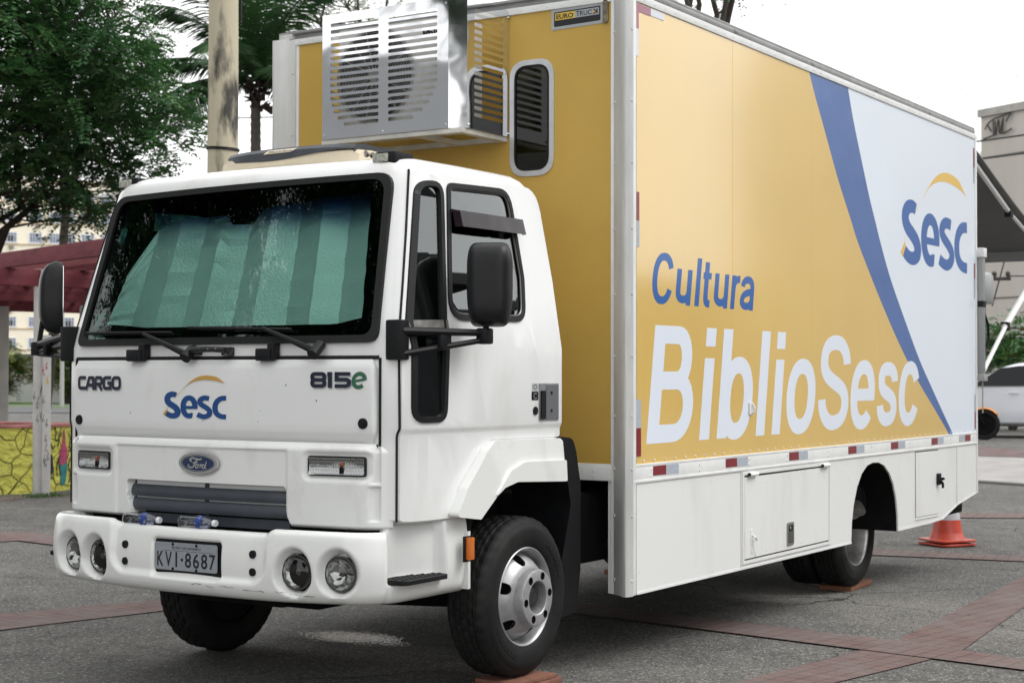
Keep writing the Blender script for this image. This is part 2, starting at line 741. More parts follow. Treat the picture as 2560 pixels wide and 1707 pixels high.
# ---- cab shell
bm = NB()
rings = []
for z, ins, xr, zz in [(0.85, 0.02, 2.26, None), (0.87, 0, 2.275, None), (1.2, 0, 2.275, None), (1.246, 0, 2.275, None), (1.263, 0, 2.275, None),
                       (1.28, 0, 2.275, None), (1.45, 0, 2.275, None), (1.65, 0, 2.275, None), (1.8, 0, 2.275, None), (2.0, 0, 2.27, None),
                       (2.2, 0, 2.255, None), (2.4, 0, 2.22, None), (2.46, 0, 2.19, None), (2.5, 0.012, 2.15, None),
                       (2.5, 0.04, 2.13, 2.522), (2.5, 0.10, 2.12, 2.538), (2.5, 0.26, 2.10, 2.550), (2.5, 0.45, 2.1, 2.556)]:
    rings.append([bm.verts.new(p) for p in cab_ring(z, ins, xr, zz)])
n = len(rings[0])
for a, b in zip(rings, rings[1:]):
    for k in range(n):
        bm.faces.new((a[k], a[(k + 1) % n], b[(k + 1) % n], b[k]))
bm.faces.new(rings[0][::-1])
bm.faces.new(rings[-1])
cab = obj('cab', bm, [WHITE, INTER], TR, smooth=40)


def cutter(loops, fm, t, d0, cu=(), cv=()):
    b = NB()
    plate(b, loops, fm, t, cu, cv, d0=d0)
    return obj('cutter', b, [INTER], None, smooth=0)


off = Vector((4.6, 0, 0))
# windscreen outline: u = -y
def wsq(dz0, dz1, din):
    return [(-(YC + 0.965 - din), 1.660 + dz0), (-(YC - 0.965 + din), 1.664 + dz0), (-(YC - 0.895 + din), 2.458 - dz1), (-(YC + 0.895 - din), 2.440 - dz1)]


WS_O = rpoly(wsq(0, 0, 0), [0.05, 0.05, 0.09, 0.09])
WS_I = rpoly(wsq(0.034, 0.030, 0.036), [0.05, 0.05, 0.08, 0.08])
CU = frange(-1.05, 1.0, 0.1)
boolean_cut(cab, cutter([offset_poly(WS_O, 0.012)], lambda u, v, d: cabF(-u, v, d), 0.55, -0.5, CU))
QW = [(1.0, 1.302), (1.235, 1.302), (1.258, 1.78), (1.372, 2.432), (1.185, 2.418), (1.0, 1.76)]
MW = [(1.272, 1.772), (1.915, 1.780), (1.955, 2.0), (1.93, 2.445), (1.398, 2.428)]
QWo = rpoly(QW, [0.07, 0.07, 0.05, 0.09, 0.09, 0.05])
MWo = rpoly(MW, [0.10, 0.10, 0.2, 0.10, 0.05])
for sgn in (-1, 1):
    for lp in (QWo, MWo):
        boolean_cut(cab, cutter([offset_poly(lp, 0.008)], lambda u, v, d, s=sgn: Vector((u, YC + s * (cab_half(u, v) + d), v)), 0.40, -0.35))
# front wheel arch
AR = [(1.40, 0.5), (1.44, 0.84), (1.62, 0.99), (1.80, 1.05), (2.5, 1.03), (2.5, 0.5)]
boolean_cut(cab, cutter([AR], lambda u, v, d: Vector((u, d, v)), 3.0, -1.5))
cab.data.shade_smooth()
cab.data.set_sharp_from_angle(angle=radians(40))

# ---- doors (both sides), window gaskets, panes
DOOR = rpoly([(0.965, 0.862), (1.30, 0.858), (1.335, 0.99), (1.505, 1.165), (1.60, 1.212), (2.235, 1.205), (2.235, 2.0), (2.20, 2.475), (1.18, 2.466), (0.965, 1.70)],
             [0.02, 0.02, 0.05, 0.05, 0.05, 0.02, 0.2, 0.13, 0.05, 0.1])
for sgn, fm in ((-1, sideL), (1, sideR)):
    bm = NB()
    plate(bm, [DOOR, QWo, MWo], fm, 0.007, frange(0.96, 1.2, 0.02) + frange(1.2, 2.24, 0.09), [1.246, 1.257, 1.268, 1.28, 1.65, 1.9, 2.1, 2.3, 2.46], d0=-0.004)
    door = obj('door', bm, WHITE, TR, smooth=40)
    bm = NB()
    seam = [(0.957, 0.86), (0.957, 1.24), (0.960, 1.285), (0.957, 1.66), (1.025, 1.90), (1.100, 2.17), (1.180, 2.47)]
    sp = []
    for (xa_, za_), (xb_, zb_) in zip(seam, seam[1:]):
        sp += [(xa_ + (xb_ - xa_) * q / 6, za_ + (zb_ - za_) * q / 6) for q in range(6)]
    tube(bm, [fm(x, z, 0.002) for x, z in sp + [seam[-1]]], 0.0062, 6)
    obj('door_gap', bm, SEAM, door)
    for lp, nm in ((QWo, 'quarter_window'), (MWo, 'door_window')):
        bm = NB()
        inn = offset_poly(lp, 0.026)
        plate(bm, [lp, inn], fm, 0.022, frange(0.96, 2.0, 0.1), [1.65], d0=-0.010)
        fo = obj(nm, bm, RUBBER, door, smooth=40, bevel=0.004)
        bm = NB()
        plate(bm, [offset_poly(lp, 0.02)], fm, 0.004, [], [], d0=-0.008)
        obj(nm.split('_')[0] + '_pane', bm, SIDEG, door, smooth=0)
    # chrome liner in the big window and bar across the quarter window
    bm = NB()
    plate(bm, [[(1.005, 1.722), (1.262, 1.728), (1.262, 1.772), (1.005, 1.765)]], fm, 0.022, [], [], d0=-0.008)
    obj('window_bar', bm, mat('worn_grey_bar', (0.20, 0.195, 0.185), 0.5, metal=.4, var=.3, vs=30), door, bevel=0.003)
    bm = NB()
    inn = offset_poly(MWo, 0.004)
    tube(bm, [fm(u, v, 0.004) for u, v in offset_poly(MWo, 0.029)], 0.005, 6, closed=True)
    obj('window_liner', bm, mat('grey_liner', (0.16, 0.16, 0.16), 0.4, metal=0.6), door)
    # wind deflector visor
    bm = NB()
    for k, (z, o_) in enumerate([(2.300, 0.012), (2.285, 0.055), (2.215, 0.062)]):
        pass
    sec = [(2.302, 0.010), (2.292, 0.052), (2.216, 0.060), (2.216, 0.056), (2.288, 0.047), (2.296, 0.010)]
    xs = [1.392, 1.41] + frange(1.41, 1.95, 0.1) + [1.95, 1.965]
    prev = None
    for i, x in enumerate(xs):
        e = 0.35 if i in (0, len(xs) - 1) else 1.0
        rg = [bm.verts.new(fm(x, z - 0.01 * (x - 1.7) * 0, 0.010 + (o_ - 0.010) * e)) for z, o_ in sec]
        if prev:
            for k in range(6):
                bm.faces.new((prev[k], prev[(k + 1) % 6], rg[(k + 1) % 6], rg[k]))
        else:
            bm.faces.new(rg)
        prev = rg
    bm.faces.new(prev)
    obj('window_visor', bm, mat('smoked_acrylic', (0.016, 0.010, 0.014), 0.1, spec=.35, wav=.004, ws=8), door, smooth=30)
    # handle
    bm = NB()
    plate(bm, [[(2.012, 1.292), (2.197, 1.290), (2.197, 1.477), (2.012, 1.478)]], fm, 0.012, [], [], d0=-0.002)
    h = obj('door_handle', bm, mat('handle_grey', (0.20, 0.21, 0.22), 0.45, var=.2, vs=30), door, bevel=0.004)
    bm = NB()
    plate(bm, [[(2.018, 1.30), (2.06, 1.30), (2.06, 1.44), (2.018, 1.44)]], fm, 0.010, d0=0.008)
    plate(bm, [[(2.07, 1.30), (2.19, 1.30), (2.19, 1.468), (2.07, 1.468)]], fm, 0.003, d0=0.009, mi=1)
    cyl(bm, fm(2.12, 1.34, 0.010), fm(2.12, 1.34, 0.016), 0.007, n=10)
    cyl(bm, fm(2.12, 1.43, 0.010), fm(2.12, 1.43, 0.016), 0.007, n=10)
    obj('handle_grip', bm, [BLACKP, mat('handle_recess', (0.12, 0.125, 0.13), 0.5)], h)
    bm = NB()
    plate(bm, [rpoly([(1.945, 1.394), (2.005, 1.394), (2.005, 1.437), (1.945, 1.437)], .006)], fm, 0.002, d0=0.003)
    plate(bm, [rpoly([(1.948, 1.442), (2.005, 1.442), (2.005, 1.478), (1.948, 1.478)], .006)], fm, 0.002, d0=0.003, mi=1)
    ribbon(bm, sarc(1.978, 1.415, .016, .013, 40, 320, 16, 2), .007, fm, .005, .001, 2)
    ribbon(bm, sarc(1.976, 1.46, .017, .009, 0, 360, 20, 2)[:-1], .003, fm, .005, .001, 3, True)
    obj('door_badge', bm, [BLACKP, mat('badge_grey', (.42, .43, .43), .4), SILVER, NAVY], door)
    bm = NB()
    cyl(bm, fm(1.978, 1.341, 0.002), fm(1.978, 1.341, 0.009), 0.021, n=18, mi=0)
    cyl(bm, fm(1.978, 1.341, 0.008), fm(1.978, 1.341, 0.011), 0.010, n=12, mi=0)
    obj('door_lock', bm, BLACKP, door)

# ---- windscreen
bm = NB()
plate(bm, [WS_O, WS_I], frontM, 0.024, CU, [], d0=-0.006)
wf = obj('windscreen_seal', bm, RUBBER, TR, smooth=40, bevel=0.006)
bm = NB()
plate(bm, [offset_poly(WS_O, 0.022)], frontM, 0.004, CU, frange(1.69, 2.44, 0.1), d0=0.0)
obj('windscreen', bm, WSG, TR, smooth=60)
# folded foil sunshade just behind the glass
fy = [0.80, 0.66, 0.46, 0.31, 0.17, 0.01, -0.135, -0.29, -0.44, -0.56, -0.70]
topz = lambda y: (2.02 + (0.80 - y) / 0.14 * 0.24 if y > 0.66 else 2.26 + (0.66 - y) / 0.19 * 0.04 if y > 0.47 else
                  2.305 if y > 0.165 else 2.305 - (0.165 - y) / 0.05 * 0.05 if y > 0.115 else 2.255 if y > -0.0 else
                  2.255 + (-y) / 0.06 * 0.07 if y > -0.06 else 2.325 + (-0.06 - y) * 0.105)
bm = NB()
cols = []
ys = []
for i in range(len(fy) - 1):
    for k in range(6):
        ys.append((fy[i] + (fy[i + 1] - fy[i]) * k / 6, i, k / 6))
foldj = [random.uniform(.6, 1.5) for _ in range(12)]
ys.append((fy[-1], len(fy) - 1, 0))
for y, i, f in ys:
    dep = 0.055 + (0.034 * foldj[i] if i % 2 else 0.0) * (1 - f) + (0.034 * foldj[i + 1] if (i + 1) % 2 else 0.0) * f
    zt, zb = topz(y), 1.752 + 0.02 * sm(.5, .8, y) + 0.03 * sm(-.5, -.75, y)
    cols.append([bm.verts.new(cabF(y * (1 + 0.10 * (1.0 - k / 14)), zb + (zt - zb) * k / 14, -dep - 0.003 * sin(k * 2.1 + i) - .006 * noise.noise(Vector((y * 6, k * .7, 2))))) for k in range(15)])
for a, b in zip(cols, cols[1:]):
    for k in range(14):
        bm.faces.new((a[k], b[k], b[k + 1], a[k + 1]))
obj('sunshade', bm, FOIL, TR, smooth=12, recalc=False)
bm = NB()
box(bm, 1.02, 1.40, -0.92, 1.0, 1.45, 1.66, r=0.02)
obj('dashboard', bm, mat('dash_plastic', (.03, .032, .034), .7), TR)
bm = NB()
tube(bm, [cabF(0.14 + 0.02 * i, 2.272 - 0.003 * i, -0.018) for i in range(-2, 3)], 0.016, 6)
obj('mirror_sensor', bm, mat('sensor_grey', (.35, .37, .36), .5), TR)
# interior rear view mirror and steering wheel
bm = NB()
box(bm, 1.19, 1.215, 0.03, 0.19, 2.275, 2.345, r=.01)
cyl(bm, (1.2, .12, 2.34), (1.19, .12, 2.42), .01)
obj('interior_mirror', bm, BLACKP, TR)
bm = NB()
c = Vector((1.32, -0.62, 1.79))
ax = Vector((-0.55, 0, 0.83))
u, v = frame3(ax)
tube(bm, [c + (u * cos(a) + v * sin(a)) * 0.21 for a in [2 * pi * k / 32 for k in range(32)]], 0.016, 8, closed=True)
for a in (0.4, 2.7, 4.7):
    tube(bm, [c, c + (u * cos(a) + v * sin(a)) * 0.21], 0.014, 6)
cyl(bm, c - ax * .02, c + ax * .03, .05)
obj('steering_wheel', bm, BLACKP, TR)

# ---- wipers, hinges, grab handle on the cowl
for k, (pv, el, b0, b1) in enumerate([((0.80, 0.135, 1.615), (0.47, 1.717), (0.93, 1.728), (0.28, 1.722)),
                                      ((0.828, -0.628, 1.628), (-0.30, 1.735), (0.18, 1.744), (-0.46, 1.728))]):
    bm = NB()
    p = Vector(pv)
    e = cabF(el[0], el[1], 0.042)
    cyl(bm, p + Vector((0.05, 0, 0.03)), p + Vector((-0.012, 0, -0.02)), 0.024, 0.028, 12)
    tube(bm, [p + Vector((-0.004, 0, 0)), p.lerp(e, 0.3) + Vector((-0.02, 0, 0.006)), e], [0.018, 0.014, 0.009], 8)
    wp = obj('wiper', bm, BLACKP, TR)
    bm = NB()
    tube(bm, [cabF(b0[0] + (b1[0] - b0[0]) * i / 10, b0[1] + (b1[1] - b0[1]) * i / 10, 0.030 + 0.012 * sin(pi * i / 10)) for i in range(11)], 0.0075, 6)
    tube(bm, [cabF(b0[0] + (b1[0] - b0[0]) * i / 10, b0[1] + (b1[1] - b0[1]) * i / 10 - 0.006, 0.022) for i in range(11)], 0.005, 4)
    obj('wiper_blade', bm, RUBBER, wp)
for y0, y1 in ((0.558, 0.452), (-0.283, -0.38)):
    bm = NB()
    box(bm, 0.815, 0.86, y1 + .004, y0, 1.582, 1.640, r=0.008)
    box(bm, 0.822, 0.87, y1 - 0.012, y1 + .03, 1.59, 1.668, r=0.008)
    for q in (.3, .7):
        cyl(bm, (0.816, y1 + (y0 - y1) * q, 1.60), (0.811, y1 + (y0 - y1) * q, 1.60), .004, n=8)
    obj('hood_hinge', bm, BLACKP, TR)
bm = NB()
box(bm, 0.815, 0.865, 0.085, 0.135, 1.612, 1.648, r=.01)
box(bm, 0.815, 0.865, -0.118, -0.07, 1.606, 1.648, r=.01)
tube(bm, [(0.808, 0.115 - 0.02 * i, 1.634 + 0.004 * sin(pi * i / 11)) for i in range(12)], 0.014, 8)
obj('grab_handle', bm, mat('worn_black_plastic', (0.012, 0.012, 0.014), .55, col2=(.22, .22, .22), vs=45, lo=.56, hi=.68), TR)

# ---- sheets that follow a plan outline (front, rounded corners, short sides)


def plan_path(x0, b, W, r, yc, xend, step):
    """points + outward normals from the +y side round the front to the -y side"""
    e = W - r
    half = []
    nf = int(e / step)
    for i in range(nf + 1):
        dy = e * i / nf
        nn = Vector((-1, 2 * b * dy, 0)).normalized()
        half.append((x0 + b * dy * dy, dy, nn.x, nn.y))
    a0 = math.atan(2 * b * e)
    xc = x0 + b * e * e + r * cos(a0)
    ycn = e - r * sin(a0)
    na = max(6, int(r * (pi / 2 - a0) / step))
    for i in range(1, na + 1):
        a = a0 + (pi / 2 - a0) * i / na
        half.append((xc - r * cos(a), ycn + r * sin(a), -cos(a), sin(a)))
    yl = half[-1][1]
    xl = half[-1][0]
    if xend > xl:
        ns = max(1, int((xend - xl) / step))
        for i in range(1, ns + 1):
            half.append((xl + (xend - xl) * i / ns, yl, 0, 1))
    else:
        half = [h for h in half if h[0] <= xend or h[1] < e]
    R = [(x, y + yc, nx, ny) for x, y, nx, ny in half[::-1]]
    Lf = [(x, -y + yc, nx, -ny) for x, y, nx, ny in half[1:]]
    return R + Lf


def sheet(name, path, zs, disp, mats, parent, mi=None, smooth=50, back=None, zdisp=None):
    """height field on a plan path; disp(point, z) -> outward displacement"""
    V, F, MI = [], [], []
    nz_ = len(zs)
    for (x, y, nx, ny) in path:
        for z in zs:
            d = disp(x, y, nx, ny, z)
            zz = zdisp(x, y, nx, ny, z) if zdisp else z
            V.append((x + nx * d, y + ny * d, zz))
    for i in range(len(path) - 1):
        for k in range(nz_ - 1):
            a = i * nz_ + k
            F.append((a, a + 1, a + nz_ + 1, a + nz_))
            if mi:
                MI.append(mi(path[i][0], path[i][1], (zs[k] + zs[k + 1]) / 2))
    me = bpy.data.meshes.new(name)
    me.from_pydata(V, [], F)
    if mi:
        me.polygons.foreach_set('material_index', MI)
    me.update()
    return finish(name, me, mats, parent, smooth)


def lin(a, b, n):
    return [a + (b - a) * i / (n - 1) for i in range(n)]


# ---- hood (upper front flap)
path = plan_path(0.828, CB, 0.967, 0.02, YC, 0.93, 0.03)
prof = [(1.203, -0.05), (1.207, -0.020), (1.215, -0.018), (1.25, -0.003), (1.262, 0.0), (1.30, 0.001), (1.45, 0.001), (1.545, 0), (1.555, -0.002), (1.582, -0.016), (1.588, -0.020), (1.59, -0.05)]
pd = dict(prof)
hood = sheet('hood', path, [p[0] for p in prof], lambda x, y, nx, ny, z: pd[z] , WHITE, TR, smooth=25, zdisp=lambda x, y, nx, ny, z: z + (0.004 if y < YC else 0.0) * 0)
bm = NB()      # dark gaps above, below and beside the hood
for z in (1.197, 1.597):
    tube(bm, [cabF(YC + 0.97 - 1.94 * i / 20, z, 0.002) for i in range(21)], 0.010, 6)
for s in (1, -1):
    tube(bm, [cabF(YC + s * 0.976, 1.2, 0.002), cabF(YC + s * 0.976, 1.595, 0.002)], 0.007, 6)
obj('hood_gap', bm, SEAM, hood)
HX = lambda y: 0.8265 + CB * (y - YC) ** 2
hoodM = lambda u, v, d: Vector((HX(-u) - d, -u, v))
for y, z in ((0.955, 1.288), (-0.865, 1.300)):
    bm = NB()
    cyl(bm, (HX(y) + .01, y, z), (HX(y) - 0.006, y, z), 0.026, 0.024, 20)
    cyl(bm, (HX(y) - .004, y, z), (HX(y) - 0.009, y, z), 0.017, 0.016, 20)
    obj('hood_lock', bm, BLACKP, hood)


# ---- the big S-e-s-c logo (blue letters under an ochre arc), unit box 0..1 x 0..1
def logo(bm, fm, U0, V0, SU, SV, d, mb, my):
    q = lambda pts: [(U0 + (px - 107) / 609 * SU, V0 + (810 - py) / 426 * SV) for px, py in pts]
    k = SU / 609
    kv = SV / 426 * 1.0
    # work in pixel space with isotropic strokes, map afterwards
    fm2 = lambda u, v, dd: fm(U0 + (u - 107) / 609 * SU, V0 + (810 - v) / 426 * SV, dd)
    t = 0.0012
    R = lambda pts, w_, dd, m: ribbon(bm, pts, w_, fm2, dd, t, m)
    # S
    c = crom([(238, 578), (218, 571), (196, 570), (168, 580), (150, 606), (152, 636), (172, 662), (205, 683), (236, 706), (253, 735), (249, 764), (228, 779), (200, 783), (168, 775), (140, 757)], 6)
    w_ = [50 + 10 * sin(pi * i / (len(c) - 1)) for i in range(len(c))]
    R(c, w_, d, mb)
    # e
    c = sarc(366, 692, 58, 88, -4, 292, 40, 2.1)
    c = [(x, 2 * 692 - y) for x, y in c]
    R(c + [(400, 776)], 50, d + .0003, mb)
    plate(bm, [[(300, 682), (447, 682), (447, 712), (300, 712)]], fm2, t, d0=d + .0006, mi=mb)
    # s
    c = crom([(557, 608), (532, 603), (505, 604), (482, 617), (471, 640), (482, 663), (510, 683), (540, 702), (563, 727), (562, 758), (540, 778), (510, 785), (478, 778), (448, 765)], 6)
    R(c, 48, d + .0009, mb)
    # c
    c = [(716, 602), (690, 603)] + [(672 + 0, 606)] + crom([(655, 614), (632, 636), (617, 668), (614, 700), (620, 735), (640, 763), (668, 778), (692, 782), (716, 783)], 5)
    R(c, 48, d, mb)
    # arc
    o_ = crom([(707, 462), (640, 405), (580, 388), (520, 384), (450, 400), (390, 435), (330, 490), (280, 545), (247, 577), (218, 606)], 5)
    i_ = crom([(222, 604), (258, 570), (302, 522), (360, 470), (430, 438), (510, 426), (590, 431), (650, 442), (706, 461)], 5)
    plate(bm, [[(p[0], p[1]) for p in o_[:-1]] + [(p[0], p[1]) for p in i_[:-1]]], fm2, t, d0=d + .0013, mi=my)
    plate(bm, [[(168, 690), (107, 766), (127, 782), (152, 735), (146, 722)]], fm2, t, d0=d + .0013, mi=my)


bm = NB()
logo(bm, hoodM, -0.316, 1.306, 0.412, 0.208, 0.0006, 0, 1)
obj('logo', bm, [LOGB, LOGY], hood, smooth=0)


def tech(bm, glyphs, fm, u0, v0, h, d, mi, adv):
    """squared wide badge letters drawn with ribbons"""
    x = u0
    for g in glyphs:
        wd, sts = g
        for j, (pts, cl) in enumerate(sts):
            ribbon(bm, [(x + px * h, v0 + py * h) for px, py in pts], 0.24 * h, fm, d + 0.0002 * j, 0.003, mi, cl)
        x += (wd + adv) * h
    return x


def rr(x0, y0, x1, y1, r=.14):
    return rpoly([(x0, y0), (x1, y0), (x1, y1), (x0, y1)], r, 3)


G_C = (0.90, [([(0.88, 0.88)] + [(0.3, 0.88), (0.16, 0.82), (0.12, 0.7), (0.12, 0.3), (0.16, 0.18), (0.3, 0.12)] + [(0.88, 0.12)], False)])
G_A = (0.95, [([(0.02, 0.0), (0.36, 0.86), (0.62, 0.88), (0.80, 0.86), (0.84, 0.0)], False), ([(0.3, 0.34), (0.8, 0.34)], False)])
G_R = (0.90, [([(0.12, 0.0), (0.12, 0.88)], False), ([(0.12, 0.88), (0.66, 0.88), (0.78, 0.8), (0.78, 0.5), (0.66, 0.42), (0.2, 0.42)], False), ([(0.42, 0.42), (0.82, 0.0)], False)])
G_G = (0.95, [([(0.88, 0.88), (0.3, 0.88), (0.16, 0.82), (0.12, 0.7), (0.12, 0.3), (0.16, 0.18), (0.3, 0.12), (0.83, 0.12), (0.83, 0.5), (0.5, 0.5)], False)])
G_O = (0.98, [(rr(0.12, 0.12, 0.86, 0.88, .24), True)])
G_8 = (0.98, [(rr(0.14, 0.12, 0.86, 0.50, .16), True), (rr(0.14, 0.50, 0.86, 0.88, .16), True)])
G_1 = (0.36, [([(0.16, 0.0), (0.16, 1.0)], False), ([(0.0, 0.86), (0.16, 0.86)], False)])
G_5 = (1.0, [([(0.92, 0.88), (0.13, 0.88), (0.13, 0.52), (0.70, 0.52), (0.84, 0.44), (0.86, 0.32), (0.82, 0.18), (0.68, 0.12), (0.02, 0.12)], False)])
for word, u0, u1, v0, h, al in (((G_C, G_A, G_R, G_G, G_O), -0.966, -0.622, 1.440, 0.070, .02), ((G_8, G_1, G_5), 0.586, 0.808, 1.459, 0.072, .06)):
    for pas, (dd, gr, mi) in enumerate(((0.0005, 0.004, 1), (0.0012, 0.0, 0))):
        bm2 = NB() if pas == 0 else bm2
        tot = sum(g[0] for g in word) + al * (len(word) - 1)
        sx = (u1 - u0) / (tot * h)
        fmx = lambda u, v, d_, u0=u0, sx=sx, g_=gr, v0=v0: hoodM(u0 + (u - u0) * sx + g_ * 0.8, v - g_ * 0.9, d_)
        tech(bm2, word, fmx, u0, v0, h, dd, mi, al)
    obj('model_badge', bm2, [NAVY, SILVER], hood, smooth=0)
bm = NB()
ec = chain(sarc(0.846, 1.493, 0.030, 0.030, 5, 315, 26, 2))
fme = lambda u, v, d_: hoodM(u + (v - 1.46) * .12 - .004, v, d_)
ribbon(bm, [(0.822, 1.489), (0.877, 1.499)], 0.012, fme, 0.0008, .002, 0)
ribbon(bm, ec, 0.017, fme, 0.0010, .002, 0)
ribbon(bm, ec, 0.021, fme, 0.0004, .001, 1)
obj('model_badge', bm, [GREENB, SILVER], hood, smooth=0)

bm = NB()
for u, v in ((.29, 1.30), (.30, 1.352), (-.05, 1.30), (.62, 1.40), (-.55, 1.33), (.45, 1.47)):
    r_ = random.uniform(.0015, .0032)
    plate(bm, [[(u + r_ * cos(a) * random.uniform(.6, 1.3), v + 1.6 * r_ * sin(a)) for a in [2 * pi * k / 7 for k in range(7)]]], hoodM, .0004, d0=.0022)
tag(obj('paint_chips', bm, mat('chip_grey', (.09, .085, .08), .9), hood, smooth=0), kind='stuff')
# ---- lower front panel with grille opening, signal recesses and side slots
path = plan_path(0.80, 0.08, 1.085, 0.20, YC, 0.96, 0.006)
zs = [0.822, 0.825, 0.832] + lin(0.838, 1.17, 60) + [1.176, 1.182, 1.19, 1.198, 1.204, 1.208, 1.210]


def band(v, a, b, e):
    return sm(a - e, a, v) * (1 - sm(b, b + e, v))


def rrect_sd(y, z, y0, y1, z0, z1, r):
    cy, cz = (y0 + y1) / 2, (z0 + z1) / 2
    qx, qz = abs(y - cy) - (y1 - y0) / 2 + r, abs(z - cz) - (z1 - z0) / 2 + r
    return sqrt(max(qx, 0) ** 2 + max(qz, 0) ** 2) + min(max(qx, qz), 0) - r


SIGS = [(0.69, 0.945), (-0.89, -0.588)]


def pan_disp(x, y, nx, ny, z):
    d = 0.0
    if z > 1.17:
        d -= 0.030 * ((z - 1.17) / 0.04) ** 1.6
    if z < 0.838:
        d -= 0.03 * ((0.838 - z) / 0.016) ** 2
    front = nx < -0.55
    if front:
        d -= 0.010 * band(y, -0.462, 0.625, 0.02) * (1 - sm(1.165, 1.18, z))
        # grille opening, open at the bottom
        g = rrect_sd(y, z, -0.462 - 0.03 * sm(.9, .83, z), 0.556 - 0.03 * sm(.95, .83, z), 0.75, 1.003, 0.02)
        d -= 0.085 * (1 - sm(-0.006, 0.002, g))
        for a, b in SIGS:
            zc = 1.09 if a > 0 else 1.107
            g = rrect_sd(y, z, a - 0.004, b + 0.004, zc - 0.048, zc + 0.048, 0.014)
            d -= 0.014 * (1 - sm(0.0, 0.030, g))
        # badge dish
        e = sqrt(((y - 0.055) / 0.155) ** 2 + ((z - 1.098) / 0.072) ** 2)
        d -= 0.010 * (1 - sm(0.72, 1.0, e))
        for z0, z1 in ((1.036, 1.186), (0.868, 1.012)):
            zz = band(z, z0, z1, 0.008)
            t = (-y - 0.895) / 0.05
            if y < 0:
                d -= 0.018 * zz * max(0, min(1, t)) * (1 if -y < 0.946 else 0)
    if y > 0.8:
        for z0, z1 in ((1.036, 1.186), (0.868, 1.012)):
            sl = 0.004 * (1.1 - z)
            d -= 0.045 * band(z, z0, z1, 0.006) * band(y, 0.962 - sl * 6, 0.992, 0.006)
    return d


def pan_mi(x, y, z):
    if x < 0.9 and -0.486 < y < 0.55 and z < 1.0:
        g = rrect_sd(y, z, -0.462 - 0.03 * sm(.9, .83, z), 0.556 - 0.03 * sm(.95, .83, z), 0.75, 1.003, 0.02)
        return 1 if g < -0.004 else 0
    if y > 0.8:
        for z0, z1 in ((1.04, 1.182), (0.872, 1.008)):
            if z0 < z < z1 and 0.961 < y < 0.990:
                return 1
    return 0


panel = sheet('front_panel', path, zs, pan_disp, [BUMPW, SEAM], TR, mi=pan_mi, smooth=45)
PX = lambda y: 0.80 + 0.08 * (y - YC) ** 2
panM = lambda u, v, d: Vector((PX(-u) - d, -u, v))
# grille
bm = NB()
for z0, z1 in ((0.925, 0.982), (0.858, 0.916)):
    rg = []
    for i in range(25):
        y = 0.552 - i * (0.552 + 0.458) / 24
        row = []
        for k in range(7):
            f = k / 6
            bulge = 0.018 * sin(pi * (0.15 + 0.7 * f))
            edge = -0.02 * (1 - sm(0, 0.06, min(0.552 - y, y + 0.458)))
            row.append(bm.verts.new(panM(-y, z0 + (z1 - z0) * f, -0.034 + bulge + edge * 0.6 - 0.012 * f)))
        row.append(bm.verts.new(panM(-y, z1 - 0.004, -0.07)))
        row.insert(0, bm.verts.new(panM(-y, z0 + 0.002, -0.07)))
        rg.append(row)
    for a, b in zip(rg, rg[1:]):
        for k in range(len(a) - 1):
            bm.faces.new((a[k], a[k + 1], b[k + 1], b[k]))
for y in (0.556, -0.462, 0.05):
    wdt = 0.012 if abs(y) < .1 else 0.02
    plate(bm, [[(-y - wdt, 0.83), (-y + wdt, 0.83), (-y + wdt, 1.0), (-y - wdt, 1.0)]], panM, 0.02, d0=-0.075)
plate(bm, [[(-0.54, 0.80), (0.455, 0.80), (0.455, 0.845), (-0.54, 0.845)]], panM, 0.02, frange(-.5, .45, .1), d0=-0.07)
obj('grille', bm, GRILLE, panel, smooth=40, recalc=True)
# oval badge with script
bm = NB()
ell = lambda rx, rz, n=48: [(-0.055 + rx * cos(2 * pi * k / n), 1.098 + rz * sin(2 * pi * k / n)) for k in range(n)]
plate(bm, [ell(.124, .052), ell(.108, .040)], panM, 0.016, frange(-.18, .07, .04), d0=-0.012, mi=0)
plate(bm, [ell(.110, .042)], panM, 0.012, frange(-.18, .07, .04), d0=-0.012, mi=1)
ribbon(bm, ell(.102, .036), .0022, panM, 0.0005, .001, 0, True)
sc = lambda pts: [(-0.055 + (x - 1770) * 0.000483, 1.098 - (y - 410) * 0.00037) for x, y in pts]
for j, (pp, ww) in enumerate([([(1690, 385), (1668, 378), (1668, 358), (1695, 345), (1735, 350), (1780, 360), (1820, 350)], .008),
                              ([(1770, 355), (1740, 390), (1722, 430), (1700, 460), (1665, 465), (1640, 450), (1650, 430)], .0075),
                              ([(1700, 405), (1735, 402), (1765, 396)], .006),
                              ([(1775, 428), (1752, 426), (1738, 442), (1742, 462), (1760, 468), (1776, 452), (1775, 432), (1790, 425)], .0065),
                              ([(1800, 422), (1806, 436), (1796, 466)], .0065), ([(1804, 445), (1816, 427), (1832, 428)], .0065),
                              ([(1862, 430), (1842, 428), (1828, 446), (1832, 465), (1850, 466), (1866, 446), (1888, 385)], .0065),
                              ([(1888, 385), (1872, 440), (1866, 462), (1884, 470)], .0065)]):
    ribbon(bm, crom(sc(pp), 5), ww, panM, 0.0006 + .0002 * j, .0012, 0)
obj('oval_badge', bm, [SILVER, mat('badge_blue', (0.006, 0.022, 0.075), 0.2, coat=0.6)], panel, smooth=30)
